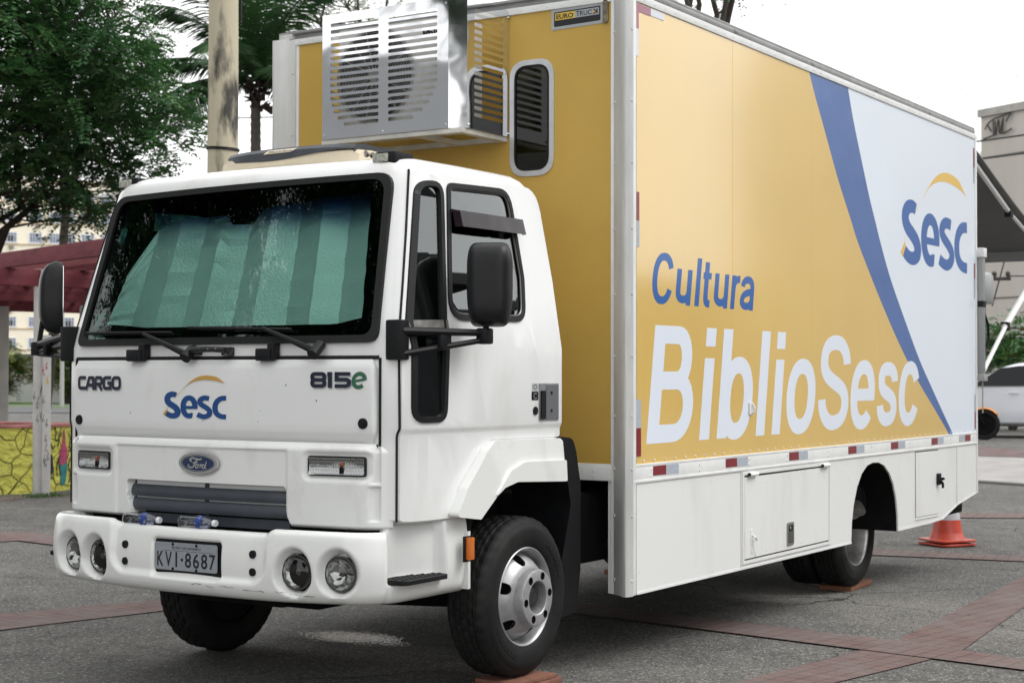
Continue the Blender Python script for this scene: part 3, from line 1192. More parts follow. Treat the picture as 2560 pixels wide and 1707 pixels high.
# turn signals
for a, b in SIGS:
    zc = 1.09 if a > 0 else 1.107
    fr = [(-b, zc - .045), (-a, zc - .045), (-a, zc + .045), (-b, zc + .045)]
    bm = NB()
    plate(bm, [rpoly(fr, .014), rpoly(offset_poly(fr, .007), .010)], panM, 0.012, d0=-0.014, cu=frange(-b, -a, .06))
    sg = obj('turn_signal', bm, BLACKP, panel, bevel=.002)
    bm = NB()
    q0 = (-a + -b) / 2 + 0.035
    pv = None
    inr = offset_poly(fr, .004)
    ua, ub = min(p[0] for p in inr), max(p[0] for p in inr)
    for i in range(73):
        u_ = ua + (ub - ua) * i / 72
        bowl = -.016 + .012 * ((u_ - q0) / .2) ** 2
        rg = [bm.verts.new(panM(u_, zc - .040 + .080 * k / 8, bowl + .006 * ((k - 4) / 4) ** 2 + .0028 * (i % 2))) for k in range(9)]
        if pv:
            for k in range(8):
                bm.faces.new((pv[k], pv[k + 1], rg[k + 1], rg[k]))
        pv = rg
    obj('reflector', bm, REFL, sg, smooth=8)
    bm = NB()
    cyl(bm, panM(q0 - .01, zc - .032, -0.010), panM(q0 - .01, zc - .005, -0.010), .012, n=12, mi=1)
    bmesh.ops.create_uvsphere(bm, u_segments=14, v_segments=10, radius=0.0125, matrix=Matrix.Translation(panM(q0 - .01, zc + .008, -0.010)))
    obj('bulb', bm, [BULB, DARK], sg)
    bm = NB()      # ribbed clear lens
    nr = 36
    pv = None
    inn = offset_poly(fr, .0065)
    ua, ub = min(p[0] for p in inn), max(p[0] for p in inn)
    for i in range(nr * 2 + 1):
        u_ = ua + (ub - ua) * i / (nr * 2)
        rg = [bm.verts.new(panM(u_, zc - .038 + .076 * k / 10, -0.003 + (0.0012 if i % 2 else 0) + (0.0008 if k % 2 else 0))) for k in range(11)]
        if pv:
            for k in range(10):
                bm.faces.new((pv[k], pv[k + 1], rg[k + 1], rg[k]))
        pv = rg
    obj('lens', bm, LENS, sg, smooth=10)

# ---- bumper
BX0, BB, BW, BR, BY = 0.672, 0.09, 1.13, 0.25, 0.028
path = plan_path(BX0, BB, BW, BR, BY, 1.42, 0.0075)
LAMPS = [(0.862, 0.628), (0.655, 0.628), (-0.605, 0.632), (-0.832, 0.636)]
prof = [(0.700, -0.058), (0.770, -0.056), (0.790, -0.052), (0.798, -0.044), (0.800, -0.034), (0.7985, -0.026), (0.795, -0.018), (0.787, -0.009), (0.775, -0.003), (0.76, 0.0)] + \
       [(z, 0.010 * sin(pi * (0.76 - z) / 0.2)) for z in lin(0.752, 0.565, 26)] + \
       [(0.555, -0.001), (0.545, -0.004), (0.535, -0.009), (0.525, -0.016), (0.515, -0.026), (0.507, -0.04), (0.502, -0.06), (0.50, -0.10), (0.50, -0.2)]
prof = prof[::-1]
PI_ = {i: p for i, p in enumerate(prof)}
pz = list(range(len(prof)))


def pocket(x, ny, z):
    """foot-step pocket in the side of the bumper"""
    return band(x, 0.90, 1.20, 0.035) * sm(0.585, 0.602, z) if abs(ny) > 0.95 else 0.0


def bz(x, y, nx, ny, z):
    zz = PI_[z][0]
    side = max(0, x - 0.95)
    top = sm(0.60, 0.80, zz)
    dy = abs(y - BY)
    lift = 0.022 * sm(0.46, 0.53, dy) * top + 0.03 * top * band(x, 0.93, 1.42, 0.05) * sm(.9, 1.0, dy)            # end blocks stand a little higher
    low = -0.012 * (1 - top) + 0.012 * sm(.4, 1.1, dy) * (1 - top)
    return zz + lift + low + (0.012 * top * sm(1.2, 1.3, x))


def bdisp(x, y, nx, ny, z):
    zz, d = PI_[z]
    dy = y - BY
    if nx < -0.15:
        c = rrect_sd(y, zz, BY - 0.49, BY + 0.49, 0.585, 1.2, 0.09)
        d -= 0.024 * (1 - sm(-0.022, 0.012, c))
        # plate recess
        c = rrect_sd(y, zz, 0.035 - 0.222, 0.035 + 0.205, 0.585, 0.745, 0.018)
        d -= 0.022 * (1 - sm(-0.004, 0.010, c))
        for ly, lz in LAMPS:
            rr_ = sqrt((y - ly + 0.005) ** 2 + (zz - lz) ** 2)
            if zz > .5:
                d -= 0.050 * (1 - sm(0.076, 0.106, rr_)) + .065 * (1 - sm(.070, .0755, rr_)) if PI_[z][1] > -.05 else 0
    if abs(ny) > 0.5:
        f = band(x, 0.885, 1.225, 0.03) * sm(0.588, 0.604, zz)
        d -= 0.115 * f * (0.55 + 0.45 * sm(1.22, 1.0, x)) * (1 - .25 * sm(.62, .80, zz))
        d -= 0.006 * band(x, 0.852, 0.866, 0.006)
    return d


bumper = sheet('bumper', path, pz, bdisp, [BUMPW, SEAM], TR, smooth=60, zdisp=bz)
for s in (1, -1):      # returns behind the bumper ends
    yo = BY + s * BW
    bm = NB()
    box(bm, 1.398, 1.418, min(yo - s * .014, yo - s * .22), max(yo - s * .014, yo - s * .22), 0.52, 0.79, r=.004)
    obj('bumper_return', bm, BUMPW, bumper)
bm = NB()
box(bm, 0.765, 0.93, -0.72, 0.77, 0.535, 0.752)
box(bm, 0.93, 1.35, -0.86, 0.90, 0.535, 0.86)
obj('bumper_backing', bm, DARK, bumper)
# scuffs and a chip on the lower lip
bm = NB()
bumM = lambda u, v, d: Vector((BX0 + BB * (-u - BY) ** 2 - d - 0.004, -u, v))
for u0, v0, l in [(0.12, .545, .05), (0.20, .548, .09), (.34, .541, .12), (.52, .543, .06), (.62, .537, .11), (.03, .55, .06)]:
    pts = [(u0 + l * k / 5 + random.uniform(-.003, .003), v0 + random.uniform(-.0035, .0035)) for k in range(6)]
    ribbon(bm, pts, [random.uniform(.0005, .0035) for _ in pts], bumM, -0.002, .0012, 0)
plate(bm, [[(0.985, .548), (1.0, .55), (1.001, .563), (0.992, .566), (.985, .56)]], lambda u, v, d: Vector((0.835 + (u - .985) * .8 - d, -u + .012, v)), .002, d0=.012)
obj('scuff_mark', bm, mat('scuff_grey', (.16, .16, .15), .8), bumper, smooth=0)
# headlamps
for ly, lz in LAMPS:
    bx = BX0 + BB * (ly - BY) ** 2
    nn = Vector((-1, 2 * BB * (ly - BY), 0)).normalized()
    o_ = Vector((bx, ly, lz)) - nn * 0.040
    bm = NB()
    lathe(bm, [(0.0, -0.050), (0.018, -0.048), (0.034, -0.041), (0.050, -0.030), (0.064, -0.016), (0.073, -0.004), (0.077, 0.003)], o_, nn, 48)
    hl = obj('headlamp', bm, REFH, bumper, smooth=60, recalc=False)
    bm = NB()
    lathe(bm, [(0.0, 0.026), (0.025, 0.0245), (0.048, 0.019), (0.064, 0.011), (0.0735, 0.003), (0.075, 0.0)], o_, nn, 40)
    obj('lens', bm, LENS, hl, smooth=60)
    bm = NB()
    tube(bm, [o_ + nn * 0.001 + (frame3(nn)[0] * cos(a) + frame3(nn)[1] * sin(a)) * 0.0765 for a in [2 * pi * k / 40 for k in range(40)]], 0.0042, 6, closed=True)
    cyl(bm, o_ - nn * .045, o_ - nn * .012, .007, .006, 12)
    lathe(bm, [(0.0, -.008), (.012, -.010), (.015, -.018), (.012, -.020)], o_, nn, 20)
    obj('lamp_ring', bm, mat('lamp_rim_grey', (.05, .05, .05), .4), hl)
# bolt holes
for y in (0.432, -0.379):
    for z in (0.703, 0.623):
        bm = NB()
        x_ = BX0 + BB * (y - BY) ** 2 + 0.022
        cyl(bm, (x_ + .01, y, z), (x_ - 0.013, y, z), 0.0195, 0.0185, 20)
        obj('bolt_cap', bm, BLACKP, bumper)
# step pads and side markers
for s in (-1, 1):
    yo = BY + s * BW
    bm = NB()
    pl = [(0.870, yo - s * .13), (1.0, yo - s * .135), (1.21, yo - s * .055), (1.205, yo + s * .004), (1.19, yo + s * .012), (0.90, yo + s * .012), (0.875, yo - s * .002)]
    plate(bm, [pl], lambda u, v, d: Vector((u, v, 0.592 + d)), 0.022)
    for i in range(5):
        for k in range(9):
            x = 0.90 + k * 0.034 + (i % 2) * .017
            y = yo - s * (0.012 + i * .022)
            if x < 1.19 and abs(y - yo) < 0.12 - max(0, x - 1.02) * .35:
                box(bm, x - .012, x + .012, y - .006, y + .006, .612, .618, M=None)
    obj('step_pad', bm, BLACKP, bumper, bevel=0.003)
    bm = NB()
    box(bm, 1.33, 1.39, min(yo, yo + s * .008), max(yo, yo + s * .008), .652, .772, r=.004)
    box(bm, 1.345, 1.388, min(yo + s * .006, yo + s * .030), max(yo + s * .006, yo + s * .030), .662, .766, r=.006, mi=1)
    obj('side_marker', bm, [BLACKP, ORANGE], bumper)
# number plate
bm = NB()
pm = lambda u, v, d: Vector((0.7115 - d, -u, v))
P0 = rpoly([(-0.235, 0.599), (0.165, 0.601), (0.165, 0.731), (-0.235, 0.729)], .014)
plate(bm, [rpoly([(-0.242, .578), (.186, .580), (.186, .744), (-.242, .742)], .016)], pm, .006, d0=-.004, mi=3)
plate(bm, [P0], pm, .002, d0=.0105, mi=0)
ribbon(bm, offset_poly(P0, .006), .006, pm, .0125, .0012, 0, True)
for u in (-.115, .035):
    for v in (.607, .722):
        cyl(bm, pm(u, v, .012), pm(u, v, .016), .0065, n=10, mi=2)
obj_plate = obj('license_plate', bm, [PLATEG, PLATEG, DARK, BLACKP], bumper, smooth=30)
bm = NB()
x_ = -0.217
for ch, wd in (('K', .040), ('V', .042), ('I', .011), ('8', .039), ('6', .039), ('8', .039), ('7', .038)):
    if ch == 'I':
        x_ += .012
    text(bm, ch, pm, x_, x_ + wd, .616, .686, .0128, .0008, bold=.012)
    x_ += wd + .012
    if ch == 'I':
        x_ += .012
        plate(bm, [[(x_, .644), (x_ + .013, .644), (x_ + .013, .658), (x_, .658)]], pm, .0014, d0=.0122)
        x_ += .026
text(bm, 'RJ-RIO DE JANEIRO', pm, -.122, .062, .697, .711, .0128, .0006, bold=.01)
ribbon(bm, [(-.18, .691), (.135, .692)], .0015, pm, .0122, .0008)
obj('plate_characters', bm, LETK, bumper, smooth=0)

# ---- front fenders, mud guards
FEN = rpoly([(1.255, 0.868), (1.345, 0.995), (1.515, 1.165), (1.61, 1.207), (2.205, 1.198), (2.228, 0.978), (1.76, 1.0), (1.64, 0.978), (1.452, 0.842)],
            [.02, .03, .05, .06, .02, .02, .10, .08, .02], 6)
FEN2 = rpoly([(1.56, 0.935), (1.70, 1.06), (1.82, 1.096), (2.216, 1.088), (2.226, 0.980), (1.76, 1.002), (1.645, 0.980)], [.01, .05, .08, .01, .01, .1, .08], 6)
for s in (-1, 1):
    bm = NB()
    fm = lambda u, v, d, s=s: Vector((u, YC + s * (1.085 + d - 0.02 * sm(1.16, 1.21, v)), v))
    plate(bm, [FEN], fm, 0.085, [], [], d0=0.0)
    fe = obj('fender', bm, BUMPW, TR, bevel=0.030, segs=5)
    bm = NB()
    plate(bm, [FEN2], fm, 0.02, d0=0.075)
    obj('fender_lip', bm, BUMPW, fe, bevel=0.008, segs=3)
    bm = NB()
    plate(bm, [rpoly([(2.215, 1.21), (2.42, 1.19), (2.455, 1.12), (2.50, 0.95), (2.552, 0.5), (2.51, 0.27), (2.33, 0.27), (2.34, 0.5), (2.40, .85), (2.36, 1.0), (2.225, 1.03)], [.02, .06, .06, .1, .05, .02, .02, .1, .1, .1, .02])],
          lambda u, v, d, s=s: Vector((u, YC + s * (0.74 + d + (0.0 if v > .6 else -.03)), v)), 0.355)
    obj('mudguard', bm, BLACKP, TR, bevel=0.012)
    bm = NB()        # dark wheel housing
    plate(bm, [[(1.40, 0.72), (1.47, 0.93), (1.70, 1.055), (2.32, 1.04), (2.32, 0.98), (1.72, 1.0), (1.50, .87), (1.44, .72)]],
          lambda u, v, d, s=s: Vector((u, YC + s * (0.55 + d), v)), 0.55)
    obj('wheel_housing', bm, DARK, TR)

# ---- mirrors
for s, tip, cen in ((-1, (1.36, -1.205, 1.70), (1.365, -1.222, 1.936)), (1, (1.20, 1.625, 1.66), (1.238, 1.575, 1.936))):
    yb = YC + s * 1.06
    bm = NB()
    box(bm, 0.915, 0.985, min(yb - s * .05, yb + s * .035), max(yb - s * .05, yb + s * .035), 1.585, 1.765, r=.01)
    mr = obj('side_mirror', bm, BLACKP, TR)
    bm = NB()
    t = Vector(tip)
    p1 = Vector((0.945, yb + s * .02, 1.715))
    p2 = Vector((0.945, yb + s * .02, 1.612))
    d = (t - p1)
    if s > 0:
        tube(bm, [p1, t + Vector((0, 0, .02))], .021, 8)
        tube(bm, [p1 - Vector((0, 0, .045)), t - Vector((0, 0, .02))], .015, 8)
    else:
        tube(bm, [p1, t + Vector((0, 0, 0.012))], [.020, .016], 8)
        tube(bm, [p2, t + Vector((0, 0, -.02))], [.015, .013], 8)
    if s > 0:
        tube(bm, [p2, t + Vector((0, 0, -.03))], .014, 8)
    box(bm, t.x - .035, t.x + .03, t.y - .03, t.y + .03, t.z - .04, t.z + .035, r=.012)
    q = p1.lerp(t, .52)
    box(bm, q.x - .05, q.x + .03, q.y - .012, q.y + .012, q.z - .07, q.z - .008, r=.004)
    obj('mirror_arm', bm, BLACKP, mr)
    # housing: a rounded shell, convex to the front
    bm = NB()
    c = Vector(cen)
    lat = Vector((0.40, -0.916, 0)).normalized() if s < 0 else Vector((0.60, 0.80, 0)).normalized()
    fwd = Vector((lat.y, -lat.x, 0))
    if fwd.x > 0:
        fwd = -fwd
    hw_, hh, dp = (0.107, 0.196, 0.085) if s < 0 else (0.100, 0.200, 0.085)
    rows = []
    M_, N_ = 25, 21
    for i in range(M_):
        vv = -1 + 2 * i / (M_ - 1)
        row = []
        for k in range(N_):
            uu = -1 + 2 * k / (N_ - 1)
            f = max(0, 1 - abs(uu) ** 4.5) ** .5 * max(0, 1 - abs(vv) ** (6 if s < 0 else 3.2)) ** (.5 if s < 0 else .55)
            tap = 1 - 0.10 * sm(.2, 1, -vv) - 0.05 * sm(.5, 1, vv)
            cr = 1 - 0.06 * max(0, abs(vv) - .75) / .25 * 1
            row.append(bm.verts.new(c + lat * (uu * hw_ * tap * (1 - .13 * abs(vv) ** 9)) + Vector((0, 0, vv * hh * (1 - 0.07 * abs(uu) ** 8))) + fwd * (dp * f - .02)))
        rows.append(row)
    for a, b in zip(rows, rows[1:]):
        for k in range(N_ - 1):
            bm.faces.new((a[k], a[k + 1], b[k + 1], b[k]))
    edge = rows[0] + [r[-1] for r in rows[1:]] + rows[-1][-2::-1] + [r[0] for r in rows[-2:0:-1]]
    bk = [bm.verts.new(v.co - fwd * 0.035 - (v.co - c) * .03) for v in edge]
    for i in range(len(edge)):
        j = (i + 1) % len(edge)
        bm.faces.new((edge[i], edge[j], bk[j], bk[i]))
    bm.faces.new(bk)
    tube(bm, [c + lat * (0.015 * -s) + Vector((0, 0, -.13)) + fwd * .045, t + Vector((0, 0, .02))], .014, 8)
    obj('mirror_housing', bm, MIRP, mr, smooth=50)
    bm = NB()
    plate(bm, [rpoly([(-.09, -.175), (.09, -.175), (.09, .175), (-.09, .175)], .03)], lambda u, v, d_: c + lat * u + Vector((0, 0, v)) - fwd * (.056 + d_), .003)
    obj('mirror_glass', bm, CHROME, mr)

# ---- roof marker lamps + roof air unit
for y, dz in ((0.905, -.018), (-0.77, 0)):
    bm = NB()
    box(bm, 1.165, 1.31, y - .062, y + .062, 2.497 + dz, 2.562 + dz, r=.012)
    ml = obj('marker_lamp', bm, BLACKP, TR)
    bm = NB()
    box(bm, 1.155, 1.19, y - .020, y + .066, 2.512 + dz, 2.553 + dz, r=.007)
    obj('marker_lens', bm, mat('dull_lens', (.42, .42, .36), .3, coat=.6, var=.4, vs=60), ml)
bm = NB()
U_ = [0.56, 0.30, 0.10, -0.10, -0.34, -0.40]
zc_ = lambda y: 1 - ((y - 0.10) / 0.50) ** 2
base = []
# cream shell: lofted from front lip to the rear
lowz = lambda y: 2.618 - .008 * sm(.47, .17, y) + .034 * sm(.17, -.33, y)
secs = [(1.430, 2.574, 2.590), (1.440, 2.572, 2.634), (1.465, 2.568, 2.652), (1.60, 2.56, 2.660), (1.85, 2.56, 2.645), (2.05, 2.56, 2.61), (2.20, 2.555, 2.565)]
rows = []
for i, (x, zl, zh) in enumerate(secs):
    row = []
    for k in range(21):
        f = -1 + 2 * k / 20
        y = 0.085 - f * .455
        e = 1 - max(0, (abs(f) - .9) / .1) ** 2 * .25
        z = zl + (zh - zl) * e
        if i == 0:
            z = 2.572 + .014 * (1 - f * f)
        row.append(bm.verts.new((x + .045 * f ** 4 * (1 if i < 3 else .3), y, z)))
    rows.append(row)
low = [bm.verts.new((v.co.x + .008, v.co.y, v.co.z - .012)) for v in rows[0]]
rows.insert(0, low)
for a, b in zip(rows, rows[1:]):
    for k in range(20):
        bm.faces.new((a[k], a[k + 1], b[k + 1], b[k]))
for k in (0, 20):
    vs = [r[k] for r in rows[1:]]
    lo_ = [bm.verts.new((v.co.x, v.co.y + (-.012 if k else .012), 2.548)) for v in vs]
    for i in range(len(vs) - 1):
        bm.faces.new((vs[i], vs[i + 1], lo_[i + 1], lo_[i]))
ra = obj('roof_air_unit', bm, CREAM, TR, smooth=35)
bm = NB()
box(bm, 1.47, 2.15, -0.30, 0.50, 2.53, 2.575)
obj('unit_base', bm, DARK, ra)
bm = NB()     # dark cover on top, its front lip lower in the middle
rows = []
for x, dz in ((1.434, 0.0), (1.452, 0.018), (1.52, 0.026), (1.80, 0.020), (2.02, -.012), (2.15, -.06)):
    rows.append([bm.verts.new((x + .04 * abs(f) ** 4, 0.075 - f * .42, 2.650 + dz + 0.008 * (1 - f * f))) for f in lin(-1, 1, 21)])
low = [bm.verts.new((v.co.x - .002, v.co.y, lowz(v.co.y))) for v in rows[0]]
rows.insert(0, low)
for a, b in zip(rows, rows[1:]):
    for k in range(20):
        bm.faces.new((a[k], a[k + 1], b[k + 1], b[k]))
for k in (0, 20):
    vs = [r[k] for r in rows[1:]]
    lo_ = [bm.verts.new((v.co.x, v.co.y, v.co.z - .028)) for v in vs]
    for i in range(len(vs) - 1):
        bm.faces.new((vs[i], vs[i + 1], lo_[i + 1], lo_[i]))
obj('unit_cover', bm, COVG, ra, smooth=30)
bm = NB()
cvM = lambda u, v, d: Vector((1.431 + (v - 2.65) * .9 * (1 if v > 2.65 else 0) - d, -u, v))
plate(bm, [[(-.21, 2.646), (-.03, 2.648), (.005, 2.668), (-.185, 2.666)]], cvM, .004, mi=1, cv=[2.65])
text(bm, 'Maxiclima', cvM, -.178, -.02, 2.650, 2.664, .0055, 0, bold=.02)
text(bm, 'Maxiclima', lambda u, v, d: Vector((u, -0.371 - d, v - (u - 1.50) * .06)), 1.52, 1.98, 2.603, 2.640, .003, 0, bold=.03)
obj('unit_lettering', bm, [mat('grey_letter', (.16, .15, .14), .4), CREAM], ra, smooth=0)

# ---- chassis, axles, tank
bm = NB()
for y in (-.42, .42):
    box(bm, 1.0, 8.75, y - .04, y + .04, .62, .86)
box(bm, 0.95, 1.9, -.35, .35, .42, 1.0, r=.05)
box(bm, 1.3, 2.2, -.28, .28, .36, .70, r=.06)
box(bm, 2.6, 6.1, -.95, .95, .50, .88, r=.03)  # wide underbody boxes, added to keep light off the ground below
box(bm, 7.2, 8.6, -.95, .95, .45, .88, r=.03)
box(bm, 1.0, 1.45, -.55, .6, .46, .9, r=.05)  # front box of the same added light blockers
for x in (2.45, 4.0, 5.4, 7.4, 8.6):
    box(bm, x, x + .1, -.42, .42, .66, .8)
obj('chassis_and_light_blocks', bm, DARK, TR)
bm = NB()
tube(bm, [(1.907, -.9, .43), (1.907, -.6, .40), (1.907, 0, .37), (1.907, .6, .40), (1.907, .99, .43)], .06, 10)
tube(bm, [(6.655, -.9, .35), (6.655, .95, .35)], .08, 10)
bmesh.ops.create_uvsphere(bm, u_segments=16, v_segments=10, radius=.2, matrix=Matrix.Translation((6.655, 0, .36)))
tube(bm, [(2.2, 0, .55), (6.5, 0, .42)], .05, 10)
obj('axle', bm, DARK, TR)
bm = NB()
box(bm, 2.9, 4.0, .55, 1.1, .40, .85, r=.05)
box(bm, 4.2, 5.4, -1.1, -.6, .45, .9, r=.03)
cyl(bm, (8.35, -.85, .42), (8.78, -.85, .42), .07, n=14)
box(bm, 8.45, 8.80, -1.12, 1.12, .36, .48, r=.02)
obj('under_tank', bm, DARK, TR)


# ---- wheels
def tyre_mesh(bm, o, ax, R, rr_, wd, n=144):
    u, v = frame3(ax)
    prof = [(rr_ - .004, -.004), (rr_ + .004, .004), (rr_ + .02, .013), (rr_ + .05, .0195), (rr_ + .085, .020), (rr_ + .108, .015), (rr_ + .110, .0125), (rr_ + .122, .008),
            (R - .016, -.002), (R - .006, -.012), (R - .001, -.026)]
    sh = len(prof) - 3
    w0, w1 = -.026, -(wd - .026)
    gro = [.16, .36, .62, .82]
    tread = []
    for i in range(1, 34):
        f = i / 34
        g = min(abs(f - q) for q in gro)
        tread.append((R - (0.010 if g < .018 else 0) - .004 * (2 * f - 1) ** 4, w0 + (w1 - w0) * f, f))
    prof2 = [(r, h, None) for r, h in prof] + tread + [(r, -wd - h, None) for r, h in prof[::-1]]
    rings = []
    for k in range(n):
        a = 2 * pi * k / n
        d = u * cos(a) + v * sin(a)
        row = []
        for i, (r, h, f) in enumerate(prof2):
            if f is not None:
                col = sum(1 for q in gro if f > q)
                if (k + col * 2) % 4 == 0:
                    r -= .007
            elif i in (8, 9, 10) or i in (len(prof2) - 9, len(prof2) - 10, len(prof2) - 11):
                if k % 4 == 0:
                    r -= .006 if i != 8 else .003
            row.append(bm.verts.new(o + d * r + ax * h))
        rings.append(row)
    m = len(prof2)
    for k in range(n):
        A, B = rings[k], rings[(k + 1) % n]
        for i in range(m - 1):
            bm.faces.new((A[i], B[i], B[i + 1], A[i + 1]))
    cyl(bm, o - ax * .17, o - ax * .16, rr_ + .01, rr_ + .01, 40) if n == 144 else None
    # raised letters bars on the sidewall
    for a0 in (0.5, 3.4):
        for i in range(7):
            a = a0 + i * .11
            d = u * cos(a) + v * sin(a)
            t = -u * sin(a) + v * cos(a)
            c = o + d * (rr_ + .062) + ax * .0195
            q = [c + d * x + t * y + ax * z for z in (0, .003) for x, y in ((-.011, -.012), (.011, -.012), (.011, .008 + .004 * (i % 3)), (-.011, .012))]
            vs = [bm.verts.new(p) for p in q]
            bm.faces.new(vs[4:])
            for j in range(4):
                bm.faces.new((vs[j], vs[(j + 1) % 4], vs[4 + (j + 1) % 4], vs[4 + j]))


TYRE = mat('tyre_rubber', (0.007, 0.007, 0.0075), 0.65, var=.35, vs=7, col2=(0.015, 0.0145, 0.014), bump=.0004, bs=160, spec=0.25)


def drill(o, cuts):
    b = NB()
    for p0, p1, r in cuts:
        cyl(b, p0, p1, r, n=20)
    c = obj('cutter', b, [INTER], None, smooth=0)
    boolean_cut(o, c)
    o.data.shade_smooth()
    o.data.set_sharp_from_angle(angle=radians(35))


def place(o, parent):
    off = worg(parent)
    o.data.transform(Matrix.Translation(-off))
    o.parent = parent


def front_wheel(x, y, z, s, a0=-1.361):
    o = Vector((x, y, z))
    ax = Vector((0, s, 0))
    u, v = frame3(ax)
    bm = NB()
    tyre_mesh(bm, o, ax, 0.394, 0.2416, 0.205)
    wh = obj('front_wheel', bm, TYRE, TR, smooth=40)
    bm = NB()
    lathe(bm, [(.236, -.16), (.2416, -.004), (.2435, .003), (.239, .007), (.232, .003), (.226, -.010), (.222, -.03), (.217, -.062), (.219, -.10), (.21, -.16)], o, ax, 72)
    obj('rim', bm, RIM, wh, smooth=50)
    bm = NB()
    lathe(bm, [(.220, -.058), (.212, -.050), (.196, -.022), (.172, .008), (.150, .022), (.12, .026), (.10, .026), (.10, .018), (.148, .014), (.168, .0), (.190, -.030), (.206, -.060), (.220, -.066)], o, ax, 72, closed=True)
    dk = obj('wheel_disc', bm, [RIM, INTER], None, smooth=35)
    drill(dk, [(o + (u * cos(a) + v * sin(a)) * .190 - ax * .16, o + (u * cos(a) + v * sin(a)) * .186 + ax * .06, .029) for a in [a0 + 2 * pi * k / 6 for k in range(6)]])
    place(dk, wh)
    bm = NB()
    lathe(bm, [(.141, .012), (.1405, .066), (.137, .074), (.132, .0765), (.085, .0765), (.080, .073), (.079, .06), (.079, .0), (.10, .0), (.12, .005)], o, ax, 64, closed=True)
    hb = obj('hub_flange', bm, [RIM, INTER], None, smooth=35)
    ba = [a0 + .453 + 2 * pi * k / 6 for k in range(6)]
    drill(hb, [(o + (u * cos(a) + v * sin(a)) * .110 + ax * .03, o + (u * cos(a) + v * sin(a)) * .110 + ax * .1, .0195) for a in ba])
    place(hb, wh)
    bm = NB()
    for a in ba:
        c = o + (u * cos(a) + v * sin(a)) * .110
        cyl(bm, c + ax * .03, c + ax * .062, .0135, .012, 6)
        cyl(bm, c + ax * .06, c + ax * .066, .007, n=8)
    lathe(bm, [(.0, .05), (.03, .05), (.05, .045), (.06, .03), (.078, .01)], o, ax, 24)
    obj('wheel_nuts', bm, mat('dark_steel', (.05, .05, .05), .5, metal=.6, var=.4, vs=30), wh)
    return wh


front_wheel(1.907, -1.080, 0.428, -1)
front_wheel(1.907, 1.035, 0.384, 1)


def rear_wheel(x, y, z, s):
    o = Vector((x, y, z))
    ax = Vector((0, s, 0))
    u, v = frame3(ax)
    bm = NB()
    tyre_mesh(bm, o, ax, 0.394, 0.2416, 0.205, 96)
    tyre_mesh(bm, o - ax * .25, ax, 0.394, 0.2416, 0.205, 96)
    wh = obj('rear_wheel', bm, TYRE, TR, smooth=40)
    bm = NB()
    lathe(bm, [(.2416, -.004), (.2435, .003), (.239, .007), (.232, .003), (.225, -.012), (.221, -.04), (.212, -.07), (.207, -.12), (.205, -.155), (.19, -.165)], o, ax, 72)
    obj('rim', bm, RIMD, wh, smooth=50)
    bm = NB()
    lathe(bm, [(.212, -.150), (.19, -.145), (.16, -.17), (.14, -.178), (.13, -.178), (.13, -.188), (.16, -.182), (.19, -.158), (.212, -.162)], o, ax, 64, closed=True)
    dk = obj('wheel_disc', bm, [RIMD, INTER], None, smooth=35)
    drill(dk, [(o + (u * cos(a) + v * sin(a)) * .178 - ax * .3, o + (u * cos(a) + v * sin(a)) * .178, .024) for a in [2 * pi * k / 8 for k in range(8)]])
    place(dk, wh)
    bm = NB()
    lathe(bm, [(.135, -.178), (.125, -.165), (.09, -.16), (.085, -.08), (.06, -.065), (.0, -.065)], o, ax, 40)
    for k in range(6):
        a = 2 * pi * k / 6
        c = o + (u * cos(a) + v * sin(a)) * .108
        cyl(bm, c - ax * .17, c - ax * .135, .0135, n=6)
    obj('hub', bm, mat('dark_steel', (.05, .05, .05)), wh)


rear_wheel(6.655, -0.985, 0.350, -1)
rear_wheel(6.655, 1.03, 0.350, 1)

# ================================================================== CARGO BOX
XB, XR, WB = 2.7585, 8.815, 1.238
bm = NB()
box(bm, XB, XR - .01, -1.205, 1.205, 0.96, 3.56)
bx_ = obj('cargo_box', bm, RAILW, TR, bevel=0.004)
frM = lambda u, v, d: Vector((XB - d, -u, v))
# front wall panel
bm = NB()
box(bm, XB - .008, XB + .002, -1.10, 1.19, 1.041, 3.532)
obj('front_wall_panel', bm, YELF, bx_)
bm = NB()
box(bm, XB - .020, XB + .004, -1.10, 1.20, 0.951, 1.028, r=.003)
box(bm, XB - .014, XB + .004, -1.10, 1.20, 1.028, 1.041, r=.002)
for y, z in ((-1.086, .965), (-.99, .975), (-.99, 1.005), (0, .99)):
    cyl(bm, (XB - .020, y, z), (XB - .024, y, z), .008, n=8)
obj('front_rail', bm, RAILW, bx_)
bm = NB()
box(bm, XB - .020, XB + .004, -1.10, 1.185, 3.532, 3.570, r=.003)
for i in range(26):
    y = -1.05 + i * .088
    cyl(bm, (XB - .020, y, 3.551), (XB - .0225, y, 3.551), .005, n=8)
obj('front_rail', bm, RAILW, bx_)
bm = NB()
box(bm, XB - .006, XB + .06, -1.13, 1.17, 3.572, 3.603, r=.006)
box(bm, XB - .03, XR, -1.232, 1.232, 3.60, 3.618, r=.008)
obj('roof_skin', bm, ALUG, bx_)
